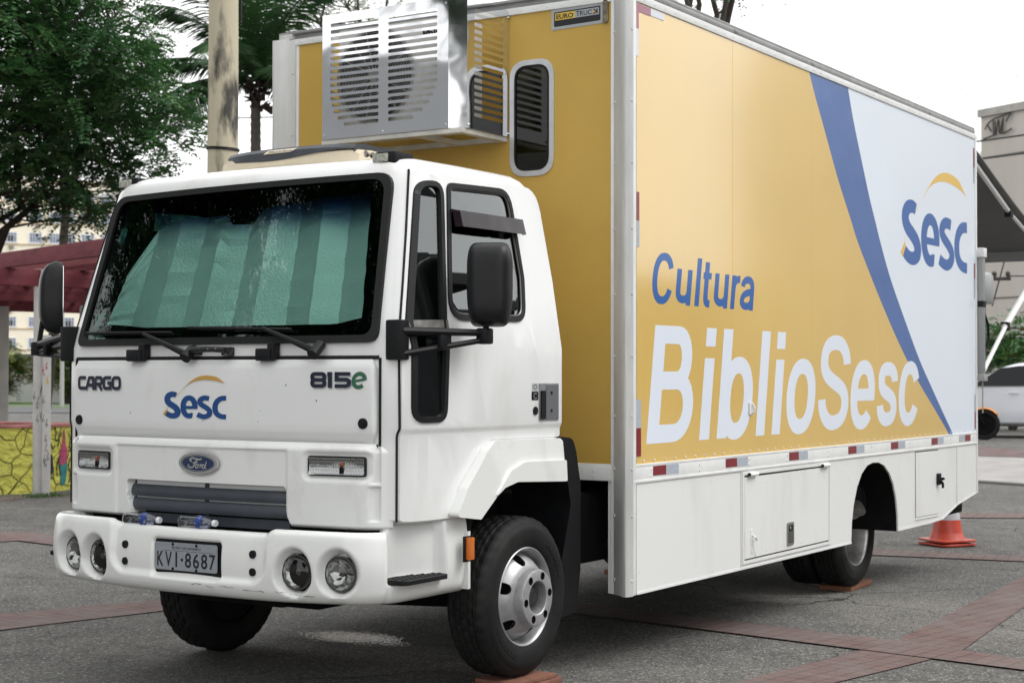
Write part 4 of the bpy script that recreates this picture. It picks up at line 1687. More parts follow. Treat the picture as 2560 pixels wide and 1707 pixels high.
# corner posts
for s in (-1, 1):
    bm = NB()
    z0 = 0.349 if s < 0 else .349
    poly = [(XB + .02, 1.115), (XB - .012, 1.113), (XB - .022, 1.118), (XB - .074, 1.190), (XB - .094, 1.215), (XB - .096, 1.229), (XB - .086, 1.240), (XB - .038, 1.2445), (XB - .03, 1.20)]
    zsx = [z0] + frange(z0, 3.56, .16) + [3.56]
    prev = None
    for z in zsx:
        rg = [bm.verts.new((x + random.uniform(-.0012, .0012), s * (y + random.uniform(-.0012, .0012)), z)) for x, y in poly]
        if prev:
            for k in range(len(poly)):
                bm.faces.new((prev[k], prev[(k + 1) % len(poly)], rg[(k + 1) % len(poly)], rg[k]))
        else:
            bm.faces.new(rg)
        prev = rg
    bm.faces.new(prev)
    for z in (.43, .77, 1.02, 1.30, 1.62, 1.95, 2.3, 2.65, 2.98, 3.36):
        for x, y in ((XB - .030, 1.128), (XB - .050, 1.2435)):
            nn = Vector((-.81, s * .58, 0)) if y < 1.2 else Vector((0, s, 0))
            p = Vector((x, s * y, z))
            cyl(bm, p - nn * .004, p + nn * .004, .0085, .006, 10)
    obj('corner_post', bm, ALU, bx_, smooth=50)
    bm = NB()
    # flanges either side of the post
    box(bm, XB - .014, XB + .01, min(s * 1.093, s * 1.113), max(s * 1.093, s * 1.113), 0.349, 3.556, r=.003)
    if s < 0:
        box(bm, XB - .002, XB + .012, -1.094, -1.072, 0.349, 0.951)
        box(bm, XB - .036, XB - .002, -1.243, -1.20, 0.351, 3.52, r=.003)
    else:
        box(bm, XB - .016, XB + .002, 1.180, 1.24, 0.951, 3.50, r=.004)
    obj('post_flange', bm, RAILW, bx_)
bm = NB()
box(bm, XB - .040, XB - .036, -1.242, -1.21, .36, 3.52)
obj('post_gap', bm, SEAM, bx_)
# cast corner cap at the top far corner
bm = NB()
box(bm, XB - .05, XB + .15, 1.15, 1.262, 3.49, 3.575, r=.014)
box(bm, XB - .03, XB + .15, 1.13, 1.24, 3.57, 3.612, r=.012)
cyl(bm, (XB - .05, 1.185, 3.535), (XB - .053, 1.185, 3.535), .018, n=14)
obj('corner_cap', bm, ALU, bx_)
# corner lamps
for y in (-1.062, 1.158):
    bm = NB()
    plate(bm, [rpoly([(-y - .016, 3.418), (-y + .016, 3.418), (-y + .016, 3.545), (-y - .016, 3.545)] if y < 0 else [(-y - .016, 3.425), (-y + .016, 3.425), (-y + .016, 3.505), (-y - .016, 3.505)], .015)], frM, .022, d0=0.0)
    obj('marker_lamp', bm, mat('smoky_lens', (.20, .17, .11), .35, coat=.5, var=.5, vs=30), bx_, bevel=.004)
# front window
bm = NB()
FW = lambda i: rpoly([(.446 + i, 2.621 + i), (.735 - i, 2.621 + i), (.735 - i, 3.270 - i), (.446 + i, 3.270 - i)], .105 - i * .8, 8)
plate(bm, [FW(0), FW(.034)], frM, .012, d0=.004)
for i in range(14):
    a = FW(.012)
    p = a[int(i * len(a) / 14)]
    cyl(bm, frM(p[0], p[1], .016), frM(p[0], p[1], .019), .004, n=8)
fwn = obj('front_window', bm, mat('window_aluminium', (.62, .63, .64), .38, metal=.6, var=.08, vs=12), bx_, smooth=30)
bm = NB()
plate(bm, [FW(.030), FW(.042)], frM, .013, d0=.004)
obj('window_gasket', bm, RUBBER, fwn)
bm = NB()
plate(bm, [FW(.036)], frM, .003, d0=.008)
obj('window_pane', bm, BOXG, fwn, smooth=0)
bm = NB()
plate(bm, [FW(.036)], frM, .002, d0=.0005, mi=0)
plate(bm, [[(.50, 2.945), (.705, 2.905), (.705, 2.945), (.50, 2.985)]], frM, .001, d0=.0035, mi=1)  # pale slanted bar: a bright reflection painted behind the pane
plate(bm, [[(.55, 2.74), (.70, 2.735), (.70, 2.80), (.55, 2.81)]], frM, .001, d0=.0035, mi=2)  # flat grey patch behind the pane
obj('window_interior', bm, [INTER, mat('painted_reflection_white', (.8, .8, .8), .6), mat('pane_patch_grey', (.12, .12, .12), .7)], fwn, smooth=0)
# maker's plate
bm = NB()
QP = [(.717, 3.416), (1.045, 3.422), (1.045, 3.536), (.717, 3.531)]
plate(bm, [QP], frM, .003, d0=.008, mi=0)
ribbon(bm, offset_poly(QP, .009), .006, frM, .011, .001, 0, True)
plate(bm, [rpoly(offset_poly(QP, .017), .008)], frM, .001, d0=.0108, mi=1)
plate(bm, [[(.742, 3.468), (.868, 3.470), (.868, 3.509), (.742, 3.507)]], frM, .001, d0=.0122, mi=2)
plate(bm, [[(.868, 3.470), (1.02, 3.472), (1.02, 3.511), (.868, 3.509)]], frM, .001, d0=.0122, mi=3)
for u, v in ((.725, 3.523), (1.037, 3.528), (.725, 3.424), (1.037, 3.43)):
    cyl(bm, frM(u, v, .011), frM(u, v, .014), .005, n=8, mi=0)
mp = obj('maker_plate', bm, [mat('plate_aluminium', (.5, .52, .53), .35, metal=.6), mat('plate_black', (.014, .015, .02), .4), mat('plate_yellow', (.66, .45, .06), .4), mat('plate_silver', (.36, .38, .40), .4)], bx_, smooth=0)
bm = NB()
text(bm, 'EURO', frM, .749, .858, 3.474, 3.501, .0135, 0, bold=.03)
text(bm, 'TRUC', frM, .875, .975, 3.477, 3.504, .0135, 0, bold=.02)
ribbon(bm, [(1.008, 3.477), (1.008, 3.504)], .007, frM, .0133, .0004, 0)
ribbon(bm, [(.984, 3.504), (1.006, 3.4905), (.984, 3.477)], .007, frM, .0134, .0004, 0)
ribbon(bm, [(.982, 3.499), (.992, 3.4905), (.982, 3.482)], .006, frM, .0139, .0004, 2)
text(bm, 'IMPLEMENTOS RODOVIARIOS', frM, .872, 1.015, 3.460, 3.467, .0125, 1, bold=.02)
text(bm, 'Colombo - PR', frM, .915, .990, 3.446, 3.455, .0125, 1, bold=.02)
text(bm, 'FONE: (41) 3555-8155', frM, .755, .862, 3.437, 3.445, .0125, 1, bold=.02)
obj('plate_lettering', bm, [mat('plate_black', (.014, .015, .02)), mat('plate_white', (.7, .7, .7), .5), mat('plate_yellow', (.66, .45, .06))], mp, smooth=0)

# ---- air conditioner in its stainless shroud on the front wall
XA, ZA0, ZA1 = 2.290, 2.850, 3.560
bm = NB()
aM = lambda u, v, d: Vector((XA - d, -u, v))


def slots(cols, trims):
    out = []
    for k in range(16):
        zc = 3.497 - .0378 * k
        for ci, (a, b) in enumerate(cols):
            t0, t1 = trims(ci, k)
            a2, b2 = a + t0, b - t1
            if b2 - a2 < .05:
                continue
            out.append(rpoly([(a2, zc - .0105), (b2, zc - .0105), (b2, zc + .0105), (a2, zc + .0105)], .0105, 3))
    return out


tr_ = {12: .012, 13: .028, 14: .052, 15: .10}
tr2 = {11: .01, 12: .03, 13: .055, 14: .10, 15: .16}
fr_slots = slots([(-.472, -.128), (-.062, .272)], lambda ci, k: (tr_.get(k, 0), 0) if ci == 0 else (0, tr2.get(k, 0)))
plate(bm, [[(-.530, ZA0), (.345, ZA0), (.345, ZA1), (-.530, ZA1)]] + fr_slots, aM, .0025, d0=0)
# angled strip and slatted side, mirrored on the far side
for s, y0, y1 in ((-1, -.345, -.438), (1, .530, .548)):
    bm.faces.ensure_lookup_table()
    a = [(XA, y0), (XA + .045, y1), (XA + .047, y1 - s * -.0)]
    p = [Vector((XA - .002, y0, 0)), Vector((XA + .042, y1, 0))]
    vs = [bm.verts.new((q.x, q.y, z)) for z in (ZA0, ZA1) for q in p]
    bm.faces.new((vs[0], vs[1], vs[3], vs[2]))
    sM = lambda u, v, d, y1=y1, s=s: Vector((u, y1 + s * d, v))
    plate(bm, [[(XA + .042, ZA0), (XB - .01, ZA0), (XB - .01, ZA1), (XA + .042, ZA1)]] + slots([(2.400, 2.690)], lambda ci, k: (0, 0)), sM, .0025, d0=-.002)
for u, v in ((.325, 2.872), (-.10, 2.868), (-.515, 2.878), (.325, 3.53)):
    cyl(bm, aM(u, v, 0), aM(u, v, .008), .007, .004, 10)
for u, v in ((2.345, 2.87), (2.74, 2.868), (2.74, 3.52)):
    cyl(bm, Vector((u, -.438, v)), Vector((u, -.447, v)), .007, .004, 10)
acs = obj('air_conditioner', bm, STEEL, bx_, smooth=25, recalc=True)
bm = NB()
for a in ((XA + .004, XA + .05, -.43, .54), (XB - .055, XB - .01, -.43, .54), (XA + .05, XB - .055, -.43, -.385), (XA + .05, XB - .055, .495, .54), (XA + .05, XB - .055, -.13, -.09)):
    box(bm, *a, 2.822, 2.849, r=.003)
obj('support_frame', bm, mat('frame_off_white', (.58, .57, .52), .5, var=.15, vs=8), acs)
bm = NB()
box(bm, 2.345, 2.60, -.36, .46, 2.862, 3.475, r=.012)
un = obj('condenser_unit', bm, ACB, acs)
bm = NB()
fc = Vector((2.343, .195, 3.195))
fx = Vector((-1, 0, 0))
lathe(bm, [(.272, -.003), (.272, .004), (.258, .006), (.252, 0.0), (.250, -.001)], fc, fx, 56, mi=0)
lathe(bm, [(.251, .001), (.0, .001)], fc, fx, 56, mi=1)
for k in range(22):
    r = .03 + .0105 * k
    if r < .256:
        lathe(bm, [(r + .0017, .008), (r, .0105), (r - .0017, .008), (r, .006)], fc, fx, 48, mi=0, closed=True)
uu, vv = frame3(fx)
for k in range(14):
    a = 2 * pi * k / 14
    dd = uu * cos(a) + vv * sin(a)
    tube(bm, [fc + fx * .010 + dd * .03, fc + fx * .010 + dd * .262], .0032, 5, mi=0)
lathe(bm, [(.0, .016), (.038, .015), (.042, .008)], fc, fx, 24, mi=0)
for k in range(5):
    a = 2 * pi * k / 5
    dd = uu * cos(a) + vv * sin(a)
    tt = uu * -sin(a) + vv * cos(a)
    vs = [bm.verts.new(fc + q) for q in (dd * .04 + fx * .003, dd * .23 - tt * .03 + fx * .002, dd * .235 + tt * .10 + fx * .005, dd * .05 + tt * .05 + fx * .005)]
    f = bm.faces.new(vs)
    f.material_index = 2
obj('fan_grille', bm, [mat('fan_wire', (.34, .34, .33), .5), SEAM, mat('fan_blade', (.05, .05, .05), .5)], un, smooth=30, recalc=False)
bm = NB()
text(bm, 'Philco', lambda u, v, d: Vector((2.344 - d, -u, v)), .135, .31, 3.370, 3.416, .002, 0, bold=.04)
obj('unit_lettering', bm, LETK, un, smooth=0)

# ================================================================== SIDE GRAPHICS
sd_ = lambda base: (lambda u, v, d: Vector((u, -base - d, v)))
SL = [(5.171, 3.519), (5.275, 3.37), (5.442, 3.161), (5.671, 2.870), (5.915, 2.605), (6.034, 2.472), (6.258, 2.271), (6.544, 2.031), (6.841, 1.799), (7.094, 1.621), (7.377, 1.444), (7.69, 1.268), (8.038, 1.068), (8.055, 1.043)]
SR = [(5.867, 3.519), (5.975, 3.301), (6.11, 3.074), (6.286, 2.791), (6.414, 2.615), (6.495, 2.502), (6.707, 2.244), (7.012, 1.952), (7.358, 1.642), (7.629, 1.439), (7.911, 1.234), (8.153, 1.060), (8.166, 1.043)]
SLc = [tuple(p) for p in crom(SL, 4)]
SRc = [tuple(p) for p in crom(SR, 4)]
CUT = frange(2.72, 8.8, .4)
bm = NB()
plate(bm, [[(2.722, 1.043)] + [(p[0], p[1]) for p in SLc[::-1]] + [(2.722, 3.519)]], sd_(1.230), .004)
obj('yellow_side_wrap', bm, YEL, bx_, smooth=0)
bm = NB()
plate(bm, [SLc + SRc[::-1]], sd_(1.230), .004)
obj('blue_swoosh', bm, BLUE, bx_, smooth=0)
bm = NB()
plate(bm, [SRc + [(8.795, 1.043), (8.795, 3.519)]], sd_(1.230), .004)
obj('pale_side_wrap', bm, PALE, bx_, smooth=0)


def letters(bm, items, base, H, X, hw, hv, shear, d, mi=0):
    """monoline grotesque letters: items = [(char, left edge, width)]; hw/hv = stem and bar thickness"""
    sx = hw / hv
    for ch, x0, wd in items:
        W = wd / sx
        a = hv / 2
        fm = lambda u, v, dd: Vector((x0 + u * sx + shear * v, -1.2341 - dd, base + v))
        j = [0]

        def R(pts, closed=False, w_=None):
            ribbon(bm, pts, w_ or hv, fm, d + .00006 * j[0], .0003, mi, closed)
            j[0] += 1

        def S_(h):
            kx, ky = (W / 2 - a) * .60, h * .12
            return chain(bez((W - a, h * .695), (W - a, h * .80), (W / 2 + kx, h - a), (W / 2, h - a)),
                         bez((W / 2, h - a), (W / 2 - kx, h - a), (a + .005, .75 * h + ky), (a + .005, .735 * h)),
                         bez((a + .005, .735 * h), (a + .005, .60 * h), (W * .26, .56 * h), (W / 2, .50 * h)),
                         bez((W / 2, .50 * h), (W * .76, .44 * h), (W - a, .40 * h), (W - a, .265 * h)),
                         bez((W - a, .265 * h), (W - a, .265 * h - ky), (W / 2 + kx, a), (W / 2, a)),
                         bez((W / 2, a), (W / 2 - kx, a), (a, h * .21), (a, h * .325)))
        if ch in 'ilb':
            R([(a, 0), (a, X if ch == 'i' else H)])
        if ch == 'i':
            R([(a, H - .107 * H / .645), (a, H)])
        if ch == 'b':
            R(sarc(W / 2 + .012, X / 2, W / 2 - a - .006, X / 2 - a * .75, 0, 360, 56, 2.25)[:-1], True)
        if ch == 'o':
            R(sarc(W / 2, X / 2, W / 2 - a, X / 2 - a * .8, 0, 360, 56, 2.25)[:-1], True)
        if ch == 'e':
            R(sarc(W / 2, X / 2, W / 2 - a, X / 2 - a * .8, 2, 318, 52, 2.25))
            R([(a, X * .50 - .0), (W - a * .02, X * .50)], w_=hv * .86)
        if ch == 'c':
            R(sarc(W / 2, X / 2, W / 2 - a, X / 2 - a * .8, 28, 332, 46, 2.25))
        if ch == 'C':
            R(sarc(W / 2, H / 2, W / 2 - a, H / 2 - a * .8, 26, 334, 46, 2.3))
        if ch == 's':
            R(S_(X))
        if ch == 'S':
            R(S_(H))
        if ch == 'B':
            m_ = H * .53
            R([(a * 1.05, 0), (a * 1.05, H)], w_=hv * 1.05)
            R([(a, H - a), (W * .55, H - a)] + bez((W * .55, H - a), (W - a * 1.6, H - a), (W - a * 1.2, m_ + .0), (W * .55, m_), 14)[1:] + [(a, m_)])
            R([(a, m_), (W * .58, m_)] + bez((W * .58, m_), (W - a * .4, m_), (W - a * .2, a), (W * .56, a), 14)[1:] + [(a, a)])
        if ch == 'u':
            R([(a, X)] + [(a, X * .36)] + bez((a, X * .36), (a, a * .75), (W - a, a * .75), (W - a, X * .40), 14)[1:])
            R([(W - a, 0), (W - a, X)])
        if ch == 't':
            R([(W * .42, H * .94), (W * .42, H * .26)] + bez((W * .42, H * .26), (W * .42, a * .9), (W * .6, a * .9), (W * .98, a * .9), 8)[1:])
            R([(0, X - a), (W, X - a)], w_=hv * .85)
        if ch == 'r':
            R([(a, 0), (a, X)])
            R(bez((a, X * .5), (a, X * .86), (W * .55, X - a), (W, X - a * .9), 10))
        if ch == 'a':
            R([(a, X * .70)] + bez((a, X * .70), (a * 1.1, X - a * .3), (W - a, X + a * .2), (W - a, X * .66), 12)[1:] + [(W - a, X * .12), (W - a, 0)])
            R(chain(bez((W - a, X * .57), (W * .5, X * .52), (a, X * .50), (a, X * .26), 10), bez((a, X * .26), (a, a * .6), (W - a, a * .4), (W - a, X * .34), 12)))


bm = NB()
for x in (3.98, 5.22, 6.48):
    zt = 3.519 if x < 5.1 else 3.44 if x < 5.3 else 2.07
    plate(bm, [[(x, 1.045), (x + .0035, 1.045), (x + .0035, zt), (x, zt)]], sd_(1.2340), .0002)
obj('vinyl_seam', bm, mat('seam_yellow', (.60, .40, .10), .5), bx_, smooth=0)
bm = NB()
letters(bm, [('B', 2.885, .540), ('i', 3.527, .127), ('b', 3.757, .458), ('l', 4.306, .127), ('i', 4.546, .127), ('o', 4.748, .474), ('S', 5.280, .548),
             ('e', 5.866, .470), ('s', 6.398, .415), ('c', 6.852, .458)], 1.147, .645, .470, .128, .100, .165, .0001)
obj('large_lettering', bm, LETW, bx_, smooth=0)
bm = NB()
letters(bm, [('C', 2.935, .248), ('u', 3.222, .190), ('l', 3.466, .057), ('t', 3.556, .106), ('u', 3.710, .190), ('r', 3.942, .115), ('a', 4.072, .196)],
        1.912, .277, .203, .0565, .044, .178, .0001)
obj('small_lettering', bm, LETB, bx_, smooth=0)
bm = NB()
logo(bm, lambda u, v, d: Vector((u, -1.2341 - d * .3, v)), 6.933, 2.361, 1.640, .794, 0.0003, 0, 1)
obj('logo', bm, [LETB, mat('logo_yellow', (.74, .49, .12), .4)], bx_, smooth=0)

# top and bottom rails of the side with rivets
RL = sd_(1.2325)
bm = NB()
box(bm, 2.71, 8.845, -1.242, -1.20, 3.519, 3.562, r=.003)
box(bm, 2.722, 8.815, -1.240, -1.20, 0.955, 1.030, r=.002)
box(bm, 2.722, 8.815, -1.244, -1.20, 0.943, 0.958, r=.003)
box(bm, 2.722, 8.815, -1.242, -1.20, 1.030, 1.043, r=.002)
for i in range(48):
    x = 2.85 + i * .125
    cyl(bm, (x, -1.242, 3.54), (x, -1.2445, 3.54), .005, n=6)
    cyl(bm, (x, -1.236, 1.060), (x, -1.2405, 1.060), .006, n=6)
for x in (2.93, 3.52, 4.20, 4.78, 5.47, 6.3, 7.1, 8.1):
    for z in (.975, 1.010):
        cyl(bm, (x, -1.240, z), (x, -1.2445, z), .007, .005, 8)
box(bm, 8.79, 8.83, -1.243, -1.19, 0.54, 3.519, r=.004)
obj('side_rail', bm, RAILW, bx_)
bm = NB()
box(bm, 2.71, 8.80, -1.238, -1.18, 3.566, 3.600, r=.008)
for x in frange(2.8, 8.8, 1.2):
    box(bm, x, x + .05, -1.244, -1.18, 3.574, 3.594, r=.006)
obj('roof_edge', bm, ALUG, bx_)


def refl(parts, name='reflector'):
    bm = NB()
    for a, b, c, d, mi in parts:
        plate(bm, [[(a, c), (b, c), (b, d), (a, d)]], sd_(1.2355 if d > 1.05 and c > 1.05 else 1.2405), .001, d0=.0004, mi=mi)
    obj(name, bm, [REDR, SILR, REDF, SILF], bx_, smooth=0)


for x0, x1 in ((2.952, 3.257), (3.868, 4.180), (4.81, 5.118), (5.84, 6.146), (6.698, 7.005), (7.62, 7.915), (8.628, 8.321)):
    xm = (x0 + x1) / 2
    refl([(min(x0, xm), max(x0, xm), .974, 1.026, 0), (min(x1, xm), max(x1, xm), .974, 1.026, 1)])
refl([(2.763, 2.822, 1.085, 1.236, 0), (2.763, 2.822, 1.236, 1.388, 1)])
refl([(2.738, 2.803, 2.345, 2.499, 0), (2.738, 2.803, 2.205, 2.345, 1)])
refl([(2.738, 2.796, 3.375, 3.512, 2), (2.738, 2.796, 3.228, 3.375, 3), (2.797, 2.933, 3.470, 3.512, 2), (2.934, 3.092, 3.474, 3.514, 3)])
refl([(8.755, 8.785, 3.275, 3.442, 0), (8.755, 8.785, 3.146, 3.275, 1)])
refl([(8.762, 8.788, 2.336, 2.465, 0), (8.762, 8.788, 2.170, 2.336, 1)])
refl([(8.764, 8.789, 1.066, 1.213, 0), (8.764, 8.789, 1.213, 1.36, 1)])
bm = NB()
plate(bm, [rpoly([(4.205, 1.279), (4.256, 1.279), (4.256, 1.356), (4.205, 1.356)], .008)], sd_(1.236), .006, d0=.001)
tube(bm, [(4.24, -1.245, 1.345), (4.243, -1.258, 1.325), (4.245, -1.258, 1.30), (4.24, -1.244, 1.29)], .006, 6)
obj('side_catch', bm, RAILW, bx_)

# ---- skirts
SK = [(2.772, .350), (5.905, .351), (5.918, .50), (5.955, .62), (6.02, .735), (6.11, .825), (6.22, .878), (6.33, .893), (6.45, .890), (6.57, .862), (6.68, .80), (6.765, .715), (6.825, .60), (6.852, .48),
      (6.860, .362), (7.62, .364), (7.90, .372), (8.29, .461), (8.843, .531), (8.843, .944), (2.772, .944)]
bm = NB()
plate(bm, [SK], sd_(1.224), .012)
for x in (4.09, 5.52, 8.27):
    pass
rv = [(x, .905) for x in (3.15, 3.67, 5.62, 5.8, 6.5, 6.9, 7.1)] + [(x, .385) for x in (3.1, 3.7)] + [(2.80, z) for z in (.47, .62, .80)] + [(5.60, z) for z in (.5, .7)] + [(5.85, z) for z in (.42, .60, .8)] + \
    [(6.9, z) for z in (.42, .56, .75)] + [(8.30, z) for z in (.55, .68, .82)] + [(8.80, z) for z in (.57, .7, .85)]
for x, z in rv:
    cyl(bm, (x, -1.236, z), (x, -1.2385, z), .005, n=6)
sk = obj('side_skirt', bm, SKIRTW, bx_, smooth=20)
bm = NB()
plate(bm, [[(2.772, .350), (5.905, .351), (5.905, .362), (2.772, .362)]], sd_(1.236), .003)
plate(bm, [[(6.860, .362), (7.62, .364), (7.90, .372), (8.29, .461), (8.843, .531), (8.843, .541), (8.29, .472), (7.9, .384), (7.62, .376), (6.860, .374)]], sd_(1.236), .003)
for x, a, b in ((4.09, .365, .942), (5.52, .372, .942), (8.27, .47, .942)):
    plate(bm, [[(x, a), (x + .012, a), (x + .012, b), (x, b)]], sd_(1.236), .0015)
obj('skirt_trim', bm, SKIRTW, sk, smooth=0)
bm = NB()
for x, a, b in ((4.088, .365, .942), (8.268, .47, .942), (2.768, .36, 3.50)):
    plate(bm, [[(x - .002, a), (x + .002, a), (x + .002, b), (x - .002, b)]], sd_(1.2362), .0006)
obj('panel_seam', bm, mat('dirty_seam', (.10, .10, .09), .9), sk, smooth=0)
bm = NB()
WA = [(5.90, .36), (5.91, .50), (5.945, .62), (6.01, .745), (6.10, .835), (6.22, .89), (6.33, .905), (6.45, .902), (6.58, .873), (6.69, .81), (6.775, .72), (6.84, .60), (6.865, .48), (6.87, .36)]
inn = [(6.385 + (x - 6.385) * .96, .36 + (z - .36) * .975) for x, z in WA]
plate(bm, [WA + inn[::-1]], lambda u, v, d: Vector((u, -1.222 + d, v)), .62)
plate(bm, [[(5.92, .36)] + [(6.385 + (x - 6.385) * .95, .36 + (z - .36) * .97) for x, z in WA[1:-1]] + [(6.85, .36)]], lambda u, v, d: Vector((u, -.62 + d, v)), .02)
box(bm, 6.86, 7.6, -1.21, -.7, .40, .92)
obj('rear_wheel_housing', bm, DARK, sk, smooth=40)
bm = NB()
plate(bm, [[(2.772, .350), (8.0, .351), (8.843, .531), (8.843, .944), (2.772, .944)]], lambda u, v, d: Vector((u, 1.224 + d, v)), .012)
obj('side_skirt', bm, SKIRTW, bx_)
# locker hatch
bm = NB()
HT = [(4.135, .410), (5.475, .413), (5.475, .905), (4.135, .905)]
plate(bm, [HT], sd_(1.236), .006)
for x, z in [(4.19, .83), (4.45, .86), (4.8, .87), (5.3, .87), (5.38, .50), (4.8, .47), (5.0, .44), (4.45, .44), (5.38, .85)]:
    cyl(bm, (x, -1.242, z), (x, -1.2445, z), .006, n=6)
ht = obj('locker_hatch', bm, SKIRTW, sk, smooth=20, bevel=.002)
bm = NB()
o_ = offset_poly(HT, -.030)
plate(bm, [o_, offset_poly(HT, -.010)], sd_(1.236), .008)
for i in range(10):
    x = 4.2 + i * .14
    cyl(bm, (x, -1.244, .389), (x, -1.2465, .389), .005, n=6)
obj('hatch_frame', bm, SKIRTW, ht, bevel=.002)
bm = NB()
ribbon(bm, offset_poly(HT, -.005), .008, sd_(1.2362), 0, .0012, 0, True)
plate(bm, [[(4.135, .903), (5.50, .905), (5.50, .918), (4.135, .916)]], sd_(1.2362), .006)
obj('hatch_gap', bm, SEAM, ht, smooth=0)
for x in (4.235, 5.40):
    bm = NB()
    cyl(bm, (x - .06, -1.254, .917), (x + .02, -1.254, .917), .014, n=12)
    cyl(bm, (x - .066, -1.254, .917), (x - .06, -1.254, .917), .011, n=12, mi=1)
    cyl(bm, (x + .022, -1.254, .917), (x + .055, -1.254, .917), .012, n=12)
    obj('hatch_hinge', bm, [SKIRTW, SEAM], ht)
bm = NB()
plate(bm, [rpoly([(4.765, .434), (4.872, .436), (4.872, .583), (4.765, .581)], .014)], sd_(1.242), .006, mi=0)
plate(bm, [rpoly([(4.783, .452), (4.858, .453), (4.858, .566), (4.783, .565)], .006)], sd_(1.242), .0068, mi=1)
plate(bm, [[(4.785, .456), (4.856, .457), (4.856, .525), (4.785, .524)]], sd_(1.242), .010, mi=2)
cyl(bm, (4.80, -1.248, .548), (4.80, -1.255, .548), .010, n=12, mi=3)
obj('paddle_latch', bm, [mat('latch_frame', (.26, .26, .26), .45, metal=.5), SEAM, mat('latch_steel', (.20, .20, .19), .35, metal=.8), SILVER], ht, smooth=0, bevel=.001)
bm = NB()
plate(bm, [rpoly([(4.212, .49), (4.25, .49), (4.25, .585), (4.212, .585)], .008)], sd_(1.242), .004)
tube(bm, [(4.232, -1.248, .55), (4.236, -1.262, .535), (4.25, -1.264, .525), (4.262, -1.258, .52)], .008, 6)
tube(bm, [(4.222, -1.247, .50), (4.222, -1.25, .45), (4.238, -1.25, .445), (4.240, -1.25, .50)], .003, 5)
tube(bm, [(4.24, -1.25, .515), (4.255, -1.248, .46), (4.285, -1.246, .412)], .0022, 5)
obj('lever_catch', bm, SKIRTW, ht)
# small rear locker door
bm = NB()
SDr = [(7.25, .434), (7.78, .428), (7.778, .925), (7.25, .927)]
plate(bm, [SDr], sd_(1.236), .005)
sdr = obj('small_locker_door', bm, SKIRTW, sk, bevel=.002)
bm = NB()
ribbon(bm, offset_poly(SDr, -.005), .010, sd_(1.2362), 0, .001, 0, True)
obj('locker_gap', bm, mat('brown_gap', (.045, .04, .03), .9), sdr, smooth=0)
bm = NB()
plate(bm, [[(7.24, .412), (7.79, .406), (7.79, .424), (7.24, .430)]], sd_(1.236), .006)
obj('locker_sill', bm, SKIRTW, sdr, bevel=.002)
bm = NB()
box(bm, 7.735, 7.80, -1.262, -1.24, .655, .745, r=.005)
tube(bm, [(7.77, -1.262, .69), (7.79, -1.275, .665), (7.80, -1.272, .63)], .010, 6)
cyl(bm, (7.80, -1.265, .70), (7.83, -1.268, .70), .012, n=8)
obj('locker_latch', bm, BLACKP, sdr)

# ---- rear: awning with arms, struts, rails, bumper
AW = mat('awning_canvas_grey', (0.155, 0.16, 0.16), .8, var=.08, vs=3)
bm = NB()
rows = []
for i in range(9):
    f = i / 8
    x = 8.86 + 2.68 * f
    z = 3.52 - .76 * f - .03 * sin(pi * f)
    rows.append([[bm.verts.new((x, -1.17 + 2.34 * k / 10, z + .012 * dz)) for k in range(11)] for dz in (0, 1)])
for a, b in zip(rows, rows[1:]):
    for k in range(10):
        bm.faces.new((a[0][k], a[0][k + 1], b[0][k + 1], b[0][k]))
        bm.faces.new((a[1][k], b[1][k], b[1][k + 1], a[1][k + 1]))
    for k in (0, 10):
        bm.faces.new((a[0][k], b[0][k], b[1][k], a[1][k]))
for rw in (rows[0], rows[-1]):
    for k in range(10):
        bm.faces.new((rw[0][k], rw[1][k], rw[1][k + 1], rw[0][k + 1]))
awn = obj('awning', bm, AW, TR, smooth=40)
bm = NB()
plate(bm, [[(-1.19, 2.66), (1.19, 2.66), (1.19, 2.79), (-1.19, 2.79)]], lambda u, v, d: Vector((11.54 + d, u, v)), .02)
obj('awning_valance', bm, mat('valance_grey', (.27, .28, .275), .7), awn)
bm = NB()
cyl(bm, (8.87, -1.19, 3.50), (8.87, 1.19, 3.50), .06, n=14)
obj('awning_roller', bm, ALUG, awn)
for y in (-1.12, 1.12):
    bm = NB()
    tube(bm, [(9.05, y, 3.40), (10.25, y, 3.02)], .022, 8)
    tube(bm, [(10.2, y, 3.035), (11.5, y, 2.72)], .017, 8)
    box(bm, 10.18, 10.26, y - .03, y + .03, 2.98, 3.04, mi=1)
    box(bm, 8.83, 9.06, y - .03, y + .03, 3.36, 3.44, mi=1)
    obj('awning_arm', bm, [mat('arm_white', (.78, .78, .77), .35), BLACKP], awn)
